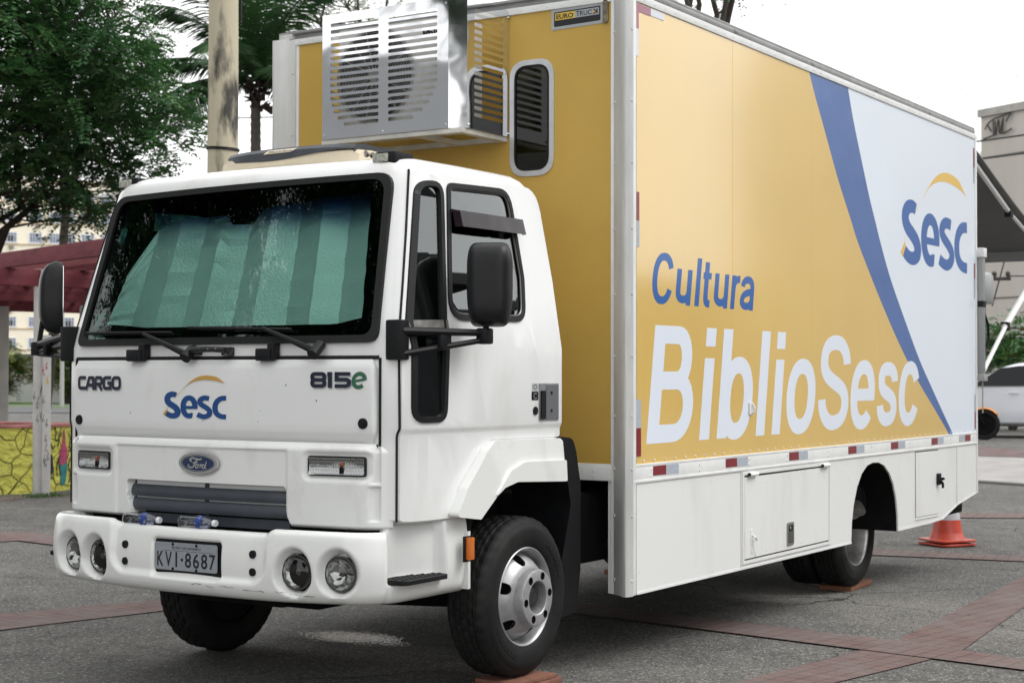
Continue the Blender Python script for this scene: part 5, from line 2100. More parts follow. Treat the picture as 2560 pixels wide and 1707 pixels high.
for y, s in ((-1.245, -1), (1.245, 1)):
    bm = NB()
    tube(bm, [(8.92, y + .0, 1.52), (9.86, y + .05, 1.98)], .020, 10)
    tube(bm, [(9.80, y + .05, 1.95), (11.45, y + .10, 2.70)], .030, 10)
    box(bm, 9.80, 9.88, y + .02, y + .08, 1.92, 2.0, mi=1, r=.006)
    obj('awning_strut', bm, [mat('arm_white', (.78, .78, .77)), BLACKP], awn)
    bm = NB()
    box(bm, 8.835, 8.90, y - .045, y + .045, 1.49, 2.58, r=.008)
    tube(bm, [(8.83, y - .04, 1.6), (8.90, y - .04, 2.3)], .0, 4) if False else None
    obj('awning_rail', bm, mat('rail_grey', (.30, .31, .31), .45, metal=.4), awn)
    bm = NB()
    box(bm, 8.82, 8.92, y - .055, y + .055, 2.52, 2.60, r=.008)
    obj('rail_bracket', bm, RAILW, awn)
    bm = NB()
    box(bm, 8.82, 8.93, y - .055, y + .065, 1.47, 1.53, r=.008, mi=0)
    tube(bm, [(8.86, y - .03, 1.50 - .05 * k) for k in range(7)], .006, 5, mi=0)
    obj('strut_pivot', bm, mat('bracket_grey', (.30, .30, .29), .6), awn)
    bm = NB()
    box(bm, 8.830, 8.905, y - .05, y + .05, 2.10, 2.15, mi=2)
    tube(bm, [(8.91, y - .03, 2.05), (8.99, y - .04, 1.95), (9.0, y - .04, 1.82), (8.92, y - .03, 1.72)], .012, 6, mi=2)
    obj('cable_strap', bm, [BLACKP, BLACKP, BLACKP], awn)
for y in (1.02,):
    bm = NB()
    tube(bm, [(8.60, y, .45), (9.22, y - .06, -.09)], .035, 8)
    box(bm, 9.10, 9.34, y - .16, y + .04, gz(9) + .002, gz(9) + .10)
    obj('support_leg', bm, DARK, TR)

# ================================================================== GROUND


def ground_mat(name, base, speck, patch, rough=0.9):
    m, t, p = nodes_of(name)
    N, L = t.nodes, t.links
    c = N.new('ShaderNodeTexCoord')

    def noise(sc, det=4, ro=.6):
        n = N.new('ShaderNodeTexNoise')
        n.inputs['Scale'].default_value = sc
        n.inputs['Detail'].default_value = det
        n.inputs['Roughness'].default_value = ro
        L.new(c.outputs['Object'], n.inputs['Vector'])
        return n

    def ramp(n, a, b):
        r = N.new('ShaderNodeMapRange')
        r.inputs['From Min'].default_value = a
        r.inputs['From Max'].default_value = b
        L.new(n, r.inputs['Value'])
        return r.outputs[0]

    def mix(f, a, b, mode='MIX'):
        x = N.new('ShaderNodeMix')
        x.data_type = 'RGBA'
        x.blend_type = mode
        for s, v in ((0, f), (6, a), (7, b)):
            if isinstance(v, (int, float)):
                x.inputs[s].default_value = v
            elif isinstance(v, tuple):
                x.inputs[s].default_value = (*v, 1)
            else:
                L.new(v, x.inputs[s])
        return x.outputs[2]
    v = N.new('ShaderNodeTexVoronoi')
    v.inputs['Scale'].default_value = 85
    L.new(c.outputs['Object'], v.inputs['Vector'])
    vs = N.new('ShaderNodeSeparateColor')
    L.new(v.outputs['Color'], vs.inputs[0])
    col = mix(ramp(noise(0.55, 5).outputs['Fac'], .38, .66), base, patch)
    col = mix(ramp(noise(2.7, 6, .7).outputs['Fac'], .42, .72), col, tuple(b * .62 for b in base))
    col = mix(ramp(noise(0.23, 3).outputs['Fac'], .55, .75), col, tuple(min(1, b * 1.35) for b in patch))
    col = mix(ramp(vs.outputs[0], .80, .97), col, speck)
    col = mix(ramp(vs.outputs[1], .66, .92), col, tuple(b * .42 for b in base))
    col = mix(ramp(noise(300, 2).outputs['Fac'], .60, .75), col, speck)
    dv = N.new('ShaderNodeVectorMath')
    dv.operation = 'MULTIPLY_ADD'
    dv.inputs[1].default_value = (.55, .55, 0)
    L.new(noise(1.8, 5).outputs['Color'], dv.inputs[0])
    L.new(c.outputs['Object'], dv.inputs[2])
    ve = N.new('ShaderNodeTexVoronoi')
    ve.feature = 'DISTANCE_TO_EDGE'
    ve.inputs['Scale'].default_value = .62
    L.new(dv.outputs[0], ve.inputs['Vector'])
    ck = N.new('ShaderNodeMath')
    ck.operation = 'MULTIPLY'
    L.new(ramp(ve.outputs['Distance'], .0075, .002), ck.inputs[0])
    L.new(ramp(noise(.45, 3).outputs['Fac'], .46, .58), ck.inputs[1])
    col = mix(ck.outputs[0], col, (.025, .024, .022))
    col = mix(ramp(noise(1.25, 8, .75).outputs['Fac'], .60, .74), col, tuple(b * .40 for b in base))
    L.new(col, p.inputs['Base Color'])
    p.inputs['Roughness'].default_value = rough
    p.inputs['Specular IOR Level'].default_value = .35
    b = N.new('ShaderNodeBump')
    b.inputs['Distance'].default_value = .006
    b.inputs['Strength'].default_value = .9
    ad = N.new('ShaderNodeMath')
    L.new(v.outputs['Distance'], ad.inputs[0])
    L.new(noise(40, 5).outputs['Fac'], ad.inputs[1])
    L.new(ad.outputs[0], b.inputs['Height'])
    L.new(b.outputs[0], p.inputs['Normal'])
    return m


ASPH = ground_mat('worn_asphalt', (0.098, 0.096, 0.090), (0.27, 0.265, 0.255), (0.150, 0.144, 0.131))
xs = sorted(set([-300, -120, -60, -30, -15] + [-8 + i for i in range(0, 44)] + [38, 45, 60, 90, 150, 250, 500, 1200]))
ysg = sorted(set([-600, -200, -80, -40, -20] + [-10 + i for i in range(0, 34)] + [26, 32, 40, 60, 100, 200, 400, 900]))
V = [(x, y, gz(x, y)) for x in xs for y in ysg]
F = [(i * len(ysg) + k, (i + 1) * len(ysg) + k, (i + 1) * len(ysg) + k + 1, i * len(ysg) + k + 1) for i in range(len(xs) - 1) for k in range(len(ysg) - 1)]
gr = pymesh('ground', V, F, ASPH, smooth=60)
tag(gr, kind='structure')


def brick_mat(name, scale=9.0, rot=0.0, cols=((0.140, 0.076, 0.068), (0.105, 0.060, 0.055)), mort=(0.022, 0.018, 0.018)):
    m, t, p = nodes_of(name)
    N, L = t.nodes, t.links
    c = N.new('ShaderNodeTexCoord')
    mp = N.new('ShaderNodeMapping')
    mp.inputs['Rotation'].default_value = (0, 0, rot)
    L.new(c.outputs['Object'], mp.inputs['Vector'])
    b = N.new('ShaderNodeTexBrick')
    b.inputs['Scale'].default_value = scale
    b.inputs['Color1'].default_value = (*cols[0], 1)
    b.inputs['Color2'].default_value = (*cols[1], 1)
    b.inputs['Mortar'].default_value = (*mort, 1)
    b.inputs['Mortar Size'].default_value = .035
    b.inputs['Brick Width'].default_value = .95
    b.inputs['Row Height'].default_value = .95
    b.offset = 0.0
    L.new(mp.outputs[0], b.inputs['Vector'])
    n = N.new('ShaderNodeTexNoise')
    n.inputs['Scale'].default_value = 2.2
    n.inputs['Detail'].default_value = 7
    n.inputs['Roughness'].default_value = .7
    L.new(c.outputs['Object'], n.inputs['Vector'])
    r = N.new('ShaderNodeMapRange')
    r.inputs['From Min'].default_value = .38
    r.inputs['From Max'].default_value = .68
    L.new(n.outputs['Fac'], r.inputs['Value'])
    x = N.new('ShaderNodeMix')
    x.data_type = 'RGBA'
    x.blend_type = 'MIX'
    x.inputs[7].default_value = (.15, .135, .125, 1)
    mm = N.new('ShaderNodeMath')
    mm.operation = 'MULTIPLY'
    mm.inputs[1].default_value = .7
    L.new(r.outputs[0], mm.inputs[0])
    L.new(mm.outputs[0], x.inputs[0])
    L.new(b.outputs['Color'], x.inputs[6])
    L.new(x.outputs[2], p.inputs['Base Color'])
    p.inputs['Roughness'].default_value = .85
    bp = N.new('ShaderNodeBump')
    bp.inputs['Distance'].default_value = .004
    bp.invert = True
    L.new(b.outputs['Fac'], bp.inputs['Height'])
    n2 = N.new('ShaderNodeTexNoise')
    n2.inputs['Scale'].default_value = 90
    L.new(c.outputs['Object'], n2.inputs['Vector'])
    bp2 = N.new('ShaderNodeBump')
    bp2.inputs['Distance'].default_value = .003
    L.new(n2.outputs['Fac'], bp2.inputs['Height'])
    L.new(bp.outputs[0], bp2.inputs['Normal'])
    L.new(bp2.outputs[0], p.inputs['Normal'])
    return m


def strip(a, b, lift, rot=None, name='brick_strip', m=None):
    """paved strip between two edge polylines a and b (same length)"""
    Vv, Ff = [], []
    pa, pb = [], []
    for i in range(len(a) - 1):
        nst = max(2, int((Vector(a[i + 1]) - Vector(a[i])).length / .4))
        for k in range(nst + (i == len(a) - 2)):
            f = k / nst
            pa.append(Vector(a[i]).lerp(Vector(a[i + 1]), f))
            pb.append(Vector(b[i]).lerp(Vector(b[i + 1]), f))
    for p, q in zip(pa, pb):
        for k in range(5):
            s = p.lerp(q, k / 4)
            Vv.append((s.x, s.y, gz(s.x, s.y) + lift))
    for i in range(len(pa) - 1):
        for k in range(4):
            j = i * 5 + k
            Ff.append((j, j + 1, j + 6, j + 5))
    d = (Vector(a[1]) - Vector(a[0]))
    o = pymesh(name, Vv, Ff, m or brick_mat('red_paver', rot=-atan2(d.y, d.x)), smooth=60)
    tag(o, kind='structure')
    return o


strip([(1.2, -1.68), (2.65, -1.88), (3.68, -1.99), (4.43, -2.07), (8.7, -1.72), (13.0, -1.4)], [(1.2, -2.08), (2.78, -2.27), (3.80, -2.44), (4.33, -2.50), (6.6, -2.25), (13.0, -1.84)], .006)
strip([(4.65, 3.0), (4.30, -.17), (3.99, -2.03), (3.84, -3.0), (3.4, -5)], [(5.15, 3.0), (4.72, -.25), (4.43, -2.07), (4.17, -2.95), (3.75, -5)], .010)
strip([(8.9, 1.6), (9.26, -.16), (9.55, -1.45), (9.8, -3)], [(9.4, 1.6), (9.80, -.05), (10.0, -1.35), (10.3, -3)], .010)
strip([(13.4, 1.6), (13.62, .36), (14.0, -.3), (14.4, -1.2)], [(14.0, 1.8), (14.25, .53), (14.7, -.1), (15.1, -1)], .010)
strip([(24.6, 5.0), (24.65, 3.3), (24.5, 2.0), (24.4, -2)], [(26.9, 5.4), (26.8, 3.9), (26.2, 2.8), (26, -2)], .010)
strip([(0.3, 2.62), (1.68, 2.50), (2.92, 2.31), (4.7, 2.0)], [(0.7, 3.36), (2.13, 3.05), (3.27, 2.72), (5.0, 2.35)], .006)
strip([(4.0, 7.5), (5.39, 6.96), (5.55, 6.91)], [(4.6, 8.5), (6.06, 7.76), (6.26, 7.55)], .008)
strip([(5.55, 6.91), (5.45, 6.28), (5.3, 5.0)], [(6.26, 7.55), (5.98, 6.6), (5.8, 4.9)], .012)
strip([(8.0, 12.0), (9.08, 11.40), (9.77, 11.57), (11.2, 11.0)], [(8.4, 12.6), (9.5, 11.9), (10.0, 11.75), (11.4, 11.25)], .006)
# smooth concrete band and kerb at the street on the right
cm = mat('pale_concrete', (0.30, 0.29, 0.28), .85, var=.15, vs=1.5, bump=.001, bs=90)
strip([(20.3, 7.0), (20.0, 2.2), (19.6, 1.0), (19, -4)], [(24.6, 7.0), (24.6, 3.2), (24.5, 2.0), (24.4, -4)], .006, name='concrete_path', m=cm)
strip([(19.9, 7.0), (19.65, 2.2), (19.25, 1.0), (18.7, -4)], [(20.3, 7.0), (20.0, 2.2), (19.6, 1.0), (19, -4)], .012, name='drain_channel', m=mat('dark_drain', (.035, .035, .033), .9))
# wet patch under the cab where the roof unit drips
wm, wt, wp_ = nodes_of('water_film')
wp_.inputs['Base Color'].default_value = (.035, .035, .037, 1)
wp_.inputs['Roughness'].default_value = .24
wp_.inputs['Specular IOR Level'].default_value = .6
wn = wt.nodes.new('ShaderNodeTexNoise')
wn.inputs['Scale'].default_value = 70
wc = wt.nodes.new('ShaderNodeTexCoord')
wt.links.new(wc.outputs['Object'], wn.inputs['Vector'])
wb = wt.nodes.new('ShaderNodeBump')
wb.inputs['Distance'].default_value = .012
wt.links.new(wn.outputs['Fac'], wb.inputs['Height'])
wt.links.new(wb.outputs[0], wp_.inputs['Normal'])
wtr = wt.nodes.new('ShaderNodeBsdfTransparent')
wmx = wt.nodes.new('ShaderNodeMixShader')
wsep = wt.nodes.new('ShaderNodeVectorMath')
wsep.operation = 'MULTIPLY'
wsep.inputs[1].default_value = (3.6, 2.1, 0)
wt.links.new(wc.outputs['Object'], wsep.inputs[0])
wln = wt.nodes.new('ShaderNodeVectorMath')
wln.operation = 'LENGTH'
wt.links.new(wsep.outputs[0], wln.inputs[0])
wn2 = wt.nodes.new('ShaderNodeTexNoise')
wn2.inputs['Scale'].default_value = 55
wt.links.new(wc.outputs['Object'], wn2.inputs['Vector'])
wad = wt.nodes.new('ShaderNodeMath')
wad.operation = 'MULTIPLY_ADD'
wad.inputs[1].default_value = 1.5
wt.links.new(wn2.outputs['Fac'], wad.inputs[0])
wt.links.new(wln.outputs['Value'], wad.inputs[2])
wmr = wt.nodes.new('ShaderNodeMapRange')
wmr.inputs['From Min'].default_value = 1.05
wmr.inputs['From Max'].default_value = 1.65
wt.links.new(wad.outputs[0], wmr.inputs['Value'])
wt.links.new(wmr.outputs[0], wmx.inputs[0])
wt.links.new(wp_.outputs[0], wmx.inputs[1])
wt.links.new(wtr.outputs[0], wmx.inputs[2])
wt.links.new(wmx.outputs[0], wt.nodes['Material Output'].inputs['Surface'])
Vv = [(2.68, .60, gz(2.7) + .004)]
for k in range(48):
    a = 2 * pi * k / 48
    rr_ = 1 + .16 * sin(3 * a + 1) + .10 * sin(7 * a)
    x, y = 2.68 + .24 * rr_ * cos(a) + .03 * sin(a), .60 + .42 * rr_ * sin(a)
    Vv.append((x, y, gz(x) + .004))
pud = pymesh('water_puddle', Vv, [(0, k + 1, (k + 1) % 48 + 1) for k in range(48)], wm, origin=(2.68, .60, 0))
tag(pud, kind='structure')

# ------------------------------------------------------------------ blocks under the tyres, bottles, cone, papers
for i, (x0, x1, y0, y1, z0, z1, rz, lab) in enumerate([
        (1.72, 2.12, -1.17, -.86, gz(1.9), .012, .05, 'lower reddish paver block under the front tyre on the near side'),
        (1.74, 2.09, -1.15, -.90, .0125, .034, -.04, 'thin upper reddish block pressed under the near front tyre'),
        (1.86, 1.98, .88, 1.00, gz(1.9), -.0105, .03, 'small dark block hidden under the front tyre on the far side of the cab'),
        (6.60, 7.13, -.95, -.70, gz(6.7), -.044, .06, 'reddish wooden board under the rear wheel'),
        (6.55, 7.05, .82, 1.1, gz(6.7), -.044, .0, 'reddish board under the rear wheel on the far side')]):
    bm = NB()
    c = Vector(((x0 + x1) / 2, (y0 + y1) / 2, z0))
    M = Matrix.Translation(c) @ Matrix.Rotation(rz, 4, 'Z') @ Matrix.Translation(-c)
    box(bm, x0, x1, y0, y1, z0 + .001, z1, r=.004, M=M)
    tag(obj('wooden_block', bm, BRICKP if i < 2 else DARK if i == 2 else WOOD, origin=c), lab, 'block', 'blocks under the tyres')

PET = glass('clear_bottle_plastic', (.93, .95, .97), 2.6, rough=.06)
CAPW = mat('white_cap', (.75, .76, .78), .4)
LBL = mat('blue_label', (.02, .05, .22), .35, col2=(.40, .45, .60), vs=40, lo=.55, hi=.62)


def make_bottle():
    r = empty('water_bottle', (0, 0, 0))
    bm = NB()
    prof = [(0.0, 0.004), (.018, 0.0), (.027, .003), (.0315, .012)]
    for i in range(9):
        prof += [(.0315, .018 + i * .011), (.0285, .0235 + i * .011)]
    prof += [(.0318, .118), (.0318, .150), (.031, .156), (.029, .168), (.022, .184), (.0145, .196), (.0135, .202)]
    lathe(bm, prof, (0, 0, 0), (0, 0, 1), 28)
    o = obj('bottle_body', bm, PET, None, smooth=60)
    o.parent = r
    bm = NB()
    lathe(bm, [(.0, .219), (.0145, .219), (.0155, .217), (.0155, .202), (.0135, .2)], (0, 0, 0), (0, 0, 1), 24)
    o = obj('bottle_cap', bm, CAPW, None, smooth=30)
    o.parent = r
    bm = NB()
    lathe(bm, [(.0322, .112), (.0324, .114), (.0324, .150), (.0322, .152)], (0, 0, 0), (0, 0, 1), 28)
    o = obj('bottle_label', bm, LBL, None, smooth=60)
    o.parent = r
    return r


def dup(root, loc, rot=None, label=None, name=None):
    r = root.copy()
    COL.objects.link(r)
    r.location = loc
    if rot is not None:
        r.rotation_euler = rot
    if label:
        r['label'] = label
    for ch in [o for o in bpy.data.objects if o.parent == root]:
        c = ch.copy()
        COL.objects.link(c)
        c.parent = r
        for g in [o for o in bpy.data.objects if o.parent == ch]:
            d = g.copy()
            COL.objects.link(d)
            d.parent = c
    return r


bt = make_bottle()
tag(bt, 'empty clear plastic bottle lying on the bumper right below the left half of the grille', 'bottle', 'bottles lying on the bumper')
bt.location = (0.742, 0.475, .822)
bt.rotation_euler = (radians(90), radians(8), radians(4))
bt2 = dup(bt, (0.742, 0.108, .826), (radians(90), radians(-12), radians(2)), 'empty clear plastic bottle lying on the bumper between the other bottle and the headlamps')
bm = NB()
plate(bm, [[(-.05, .0), (.16, .02), (.14, .16), (-.02, .20)]], lambda u, v, d: Vector((1.06 + v, -u + .02, 1.662 + d + .05 * abs(v - .1))), .002)
tag(obj('paper_sheet', bm, mat('paper', (.72, .74, .74), .7), origin=(1.1, 0, 1.66)), 'white papers lying on the dashboard behind the windscreen', 'paper')

CONR = mat('cone_orange_red', (.50, .055, .028), .5, var=.12, vs=8, coat=.2)
CONB = mat('cone_white_band', (.50, .51, .53), .55, var=.1, vs=10)


def make_cone():
    r = empty('traffic_cone', (0, 0, 0))
    prof = [(.175, .030), (.165, .045), (.152, .075), (.147, .085), (.145, .09), (.125, .213), (.1245, .216), (.092, .430), (.0915, .433), (.045, .735), (.028, .75), (.0, .75)]
    bm = NB()
    lathe(bm, prof, (0, 0, 0), (0, 0, 1), 40)
    for f in bm.faces:
        z = f.calc_center_median().z
        f.material_index = 1 if .214 < z < .432 else 0
    o = obj('cone_body', bm, [CONR, CONB], None, smooth=40)
    o.parent = r
    bm = NB()
    pl = rpoly([(-.21, -.21), (.21, -.21), (.21, .21), (-.21, .21)], .07, 4)
    inn = [(.16 * cos(2 * pi * k / 32), .16 * sin(2 * pi * k / 32)) for k in range(32)]
    plate(bm, [pl, inn], lambda u, v, d: Vector((u, v, .012 + d - .04 * max(0, (u * u + v * v) ** .5 - .16))), .018)
    o = obj('cone_base', bm, CONR, None, smooth=30, bevel=.003)
    o.parent = r
    return r


cn = make_cone()
tag(cn, 'red and white traffic cone showing above the stack behind the truck', 'cone', 'traffic cones stacked behind the truck')
cx_, cy_ = 10.62, -.40
cn.location = (cx_, cy_, gz(10.6) + .038)
cn.rotation_euler = (0, 0, .95)
dup(cn, (cx_, cy_, gz(10.6) + .002), (0, 0, 1.02), 'lower red cone of the stack, only its base rim showing')
bm = NB()
for p, a in (((11.9, -1.05), .5), ((1.9, -3.3), 1.2), ((11.2, 12.5 - 4), .3)):
    box(bm, p[0] - .05, p[0] + .05, p[1] - .008, p[1] + .008, gz(*p) + .004, gz(*p) + .008, M=Matrix.Translation((p[0], p[1], 0)) @ Matrix.Rotation(a, 4, 'Z') @ Matrix.Translation((-p[0], -p[1], 0)))
for _ in range(150):
    x, y = random.uniform(1, 14), random.uniform(-4.5, 3.5)
    if -1.3 < y < 1.3 and x < 9:
        continue
    z = gz(x, y) + .008
    a = random.uniform(0, 6.28)
    l, ww = random.uniform(.012, .035), random.uniform(.005, .012)
    vs = [bm.verts.new((x + cos(a + q) * r_, y + sin(a + q) * r_, z + random.uniform(0, .006))) for q, r_ in ((0, l), (1.57, ww), (3.14, l), (4.71, ww))]
    bm.faces.new(vs)
tag(obj('ground_litter', bm, mat('litter', (.25, .20, .13), .8, col2=(.10, .075, .04), vs=3), smooth=0, recalc=False), kind='stuff')

# ================================================================== TREES


def leafmat(name, a, b, rough=.55):
    m, t, p = nodes_of(name)
    N, L = t.nodes, t.links
    c = N.new('ShaderNodeTexCoord')
    n = N.new('ShaderNodeTexNoise')
    n.inputs['Scale'].default_value = 1.4
    n.inputs['Detail'].default_value = 6
    L.new(c.outputs['Object'], n.inputs['Vector'])
    r = N.new('ShaderNodeMapRange')
    r.inputs['From Min'].default_value = .35
    r.inputs['From Max'].default_value = .65
    L.new(n.outputs['Fac'], r.inputs['Value'])
    x = N.new('ShaderNodeMix')
    x.data_type = 'RGBA'
    x.inputs[6].default_value = (*a, 1)
    x.inputs[7].default_value = (*b, 1)
    L.new(r.outputs[0], x.inputs[0])
    L.new(x.outputs[2], p.inputs['Base Color'])
    p.inputs['Roughness'].default_value = rough
    tr = N.new('ShaderNodeBsdfTranslucent')
    L.new(x.outputs[2], tr.inputs['Color'])
    ms = N.new('ShaderNodeMixShader')
    ms.inputs[0].default_value = .22
    L.new(p.outputs[0], ms.inputs[1])
    L.new(tr.outputs[0], ms.inputs[2])
    L.new(ms.outputs[0], N['Material Output'].inputs['Surface'])
    return m


BARK = mat('grey_bark', (.060, .050, .042), .9, var=.4, vs=10, bump=.01, bs=20, stretch=(1, 1, .3))
LEAFD = [leafmat('dark_green_leaf', (.020, .075, .022), (.048, .135, .042)), leafmat('mid_green_leaf', (.032, .108, .032), (.068, .175, .052)), leafmat('light_green_leaf', (.056, .150, .044), (.100, .220, .064))]
LEAFY = [leafmat('yellow_green_leaf', (.09, .13, .02), (.17, .19, .035)), leafmat('olive_leaf', (.06, .11, .02), (.11, .16, .03)), leafmat('bright_green_leaf', (.05, .13, .03), (.09, .19, .05))]


def rv(s=1.0):
    return Vector((random.gauss(0, s), random.gauss(0, s), random.gauss(0, s)))


def crown_mesh(name, clumps, mats, parent, leaf=.09, lw=.036, per=16, nl=9, droop=.35, spray=.42):
    V, F, MI = [], [], []
    for (c, rad, flat) in clumps:
        mi0 = random.choices((0, 1, 2), (5, 4, 1.5))[0]
        for _ in range(max(3, int(per * (rad / .6) ** 2))):
            a = random.uniform(0, 2 * pi)
            rr_ = rad * sqrt(random.random())
            base = c + Vector((cos(a) * rr_ * .75, sin(a) * rr_ * .75, random.gauss(0, rad * flat)))
            d = Vector((cos(a), sin(a), random.uniform(-.25, .35))) + rv(.35)
            d.normalize()
            ln = spray * random.uniform(.7, 1.25)
            side = d.cross(Vector((0, 0, 1)))
            if side.length < .01:
                continue
            side.normalize()
            side = (side + Vector((0, 0, random.uniform(-.35, .35)))).normalized()
            mi = mi0 if random.random() < .7 else random.choice((0, 1, 2))
            for i in range(nl):
                f = (i + .5) / nl
                p = base + d * (ln * f) + Vector((0, 0, -droop * ln * f * f))
                for s in (1, -1):
                    l = leaf * random.uniform(.75, 1.25) * (1 - .35 * abs(f - .45))
                    t = (side * s * .86 + d * .5 + Vector((0, 0, random.uniform(-.35, .15)))).normalized()
                    w_ = d * lw * .5 + Vector((0, 0, random.uniform(-.012, .012)))
                    k = len(V)
                    V += [tuple(p), tuple(p + t * l * .5 + w_), tuple(p + t * l), tuple(p + t * l * .5 - w_)]
                    F.append((k, k + 1, k + 2, k + 3))
                    MI.append(mi)
    me = bpy.data.meshes.new(name)
    me.from_pydata(V, [], F)
    me.polygons.foreach_set('material_index', MI)
    return finish(name, me, mats, parent, 0)


def limb(bm, a, b, r0, r1, n=7, wob=.12):
    a, b = Vector(a), Vector(b)
    L_ = (b - a).length
    pts, rs = [], []
    for i in range(n):
        f = i / (n - 1)
        p = a.lerp(b, f)
        if 0 < i < n - 1:
            p += rv(wob * L_ * .25)
        p.z += .10 * L_ * sin(pi * f) * .5
        pts.append(p)
        rs.append(r0 + (r1 - r0) * f)
    tube(bm, pts, rs, 7)
    return pts


def make_tree(name, base, cen, rad, ncl, label, mats, trunk_r=.2, crad=(.45, .8), leaf=.09, lw=.036, per=16, nl=9, fork=.45, flat=.16, shell=.55, group=None, spray=.42, droop=.35, keep=None):
    base, cen = Vector(base), Vector(cen)
    rad = Vector(rad)
    root = empty(name, base, label, 'tree', group)
    clumps = []
    tries = 0
    while len(clumps) < ncl and tries < 6000:
        tries += 1
        v = rv(1).normalized() * (shell + (1 - shell) * random.random()) if random.random() < .75 else rv(1).normalized() * random.random() * shell
        p = cen + Vector((v.x * rad.x, v.y * rad.y, v.z * rad.z))
        p += rv(.12)
        r = random.uniform(*crad)
        if keep and not keep(p):
            continue
        if all((p - q[0]).length > .38 * (r + q[1]) for q in clumps):
            clumps.append((p, r, flat))
    bm = NB()
    fk = base.lerp(Vector((cen.x, cen.y, cen.z - rad.z * .55)), fork * 1.2)
    limb(bm, base - Vector((0, 0, .1)), fk, trunk_r * 1.25, trunk_r * .8, 8, .05)
    nm = 6
    mains = []
    for i in range(nm):
        a = 2 * pi * i / nm + random.uniform(-.4, .4)
        e = cen + Vector((cos(a) * rad.x * .5, sin(a) * rad.y * .5, random.uniform(-.25, .3) * rad.z))
        mains.append(limb(bm, fk, e, trunk_r * .62, trunk_r * .2, 9, .12))
    pts = [p for m_ in mains for p in m_[2:]]
    for c, r, f in clumps:
        p = min(pts, key=lambda q: (q - c).length + (.5 if q.z > c.z else 0))
        limb(bm, p, c - Vector((0, 0, r * .1)), trunk_r * .17, trunk_r * .05, 5, .10)
    obj('trunk', bm, BARK, root, smooth=60)
    crown_mesh('crown', clumps, mats, root, leaf, lw, per, nl, droop, spray)
    return root


tree1 = make_tree('broadleaf_tree', (12.7, 18.9, gz(13, 18)), (14.35, 16.5, 7.35), (3.2, 3.0, 3.25), 275, 'large dark green feathery tree left of the concrete pole', LEAFD, .13, (.45, .80), per=22, leaf=.125, lw=.056, spray=.52, fork=.28, flat=.11,
                  keep=lambda p: (p.x - 14.35) * .76 - (p.y - 16.5) * .65 < 2.15 - max(0, p.z - 6.2) * .75)
tree2 = make_tree('broadleaf_tree', (21.3, 24.6, gz(21, 24)), (21.1, 22.9, 11.6), (2.6, 2.4, 2.6), 46, 'yellowish green tree top behind the dark feathery tree', LEAFY, .12, (.5, .9), per=12, leaf=.13, lw=.05, nl=10, spray=.7, droop=.5)
tree3 = make_tree('broadleaf_tree', (30.6, 22.6, gz(30, 22)), (30.5, 22.5, 11.9), (2.2, 2.2, 2.3), 46, 'green tree peeking over the box roof beside the palm', LEAFY, .15, (.4, .7), per=12)
tree4 = make_tree('broadleaf_tree', (22.6, 8.1, gz(22, 8)), (22.5, 7.95, 9.6), (1.3, 1.3, 1.45), 26, 'green tree top showing over the long roof edge of the box', LEAFD, .16, (.4, .7), per=12)

# palm
PALM = leafmat('palm_leaf', (.018, .062, .020), (.045, .115, .030), .45)
PALMD = mat('dead_palm_fibre', (.075, .062, .048), .9, var=.5, vs=9)
pb = Vector((22.25, 18.8, gz(22, 18.8)))
pr = empty('palm_tree', pb, 'coconut palm with ringed grey trunk behind the concrete pole', 'palm tree')
bm = NB()
top = Vector((22.25, 18.8, 7.75))
pts, rs = [], []
for i in range(90):
    f = i / 89
    pts.append(pb.lerp(top, f) + Vector((.06 * sin(f * 4), .05 * sin(f * 3), 0)))
    rs.append(.135 - .03 * f + .012 * (i % 2) + (.06 * (1 - f * 8) if f < .125 else 0))
tube(bm, pts, rs, 14)
obj('trunk', bm, mat('palm_bark', (.10, .092, .082), .9, var=.35, vs=14, bump=.006, bs=30), pr, smooth=50)
bm = NB()
for k in range(46):
    a = random.uniform(0, 2 * pi)
    p = top + Vector((cos(a) * .10, sin(a) * .10, random.uniform(-.45, .35)))
    d = Vector((cos(a), sin(a), random.uniform(-.1, 1.2))).normalized()
    l = random.uniform(.18, .45)
    s = d.cross(Vector((0, 0, 1))).normalized() * random.uniform(.05, .11)
    e = p + d * l * .6 + Vector((0, 0, random.uniform(-.2, .1)))
    vs = [bm.verts.new(q) for q in (p - s, p + s, e + s * .8, p + d * l, e - s * .8)]
    bm.faces.new(vs)
obj('crown_shaft', bm, PALMD, pr, smooth=0, recalc=False)
Vp, Fp = [], []
bm = NB()
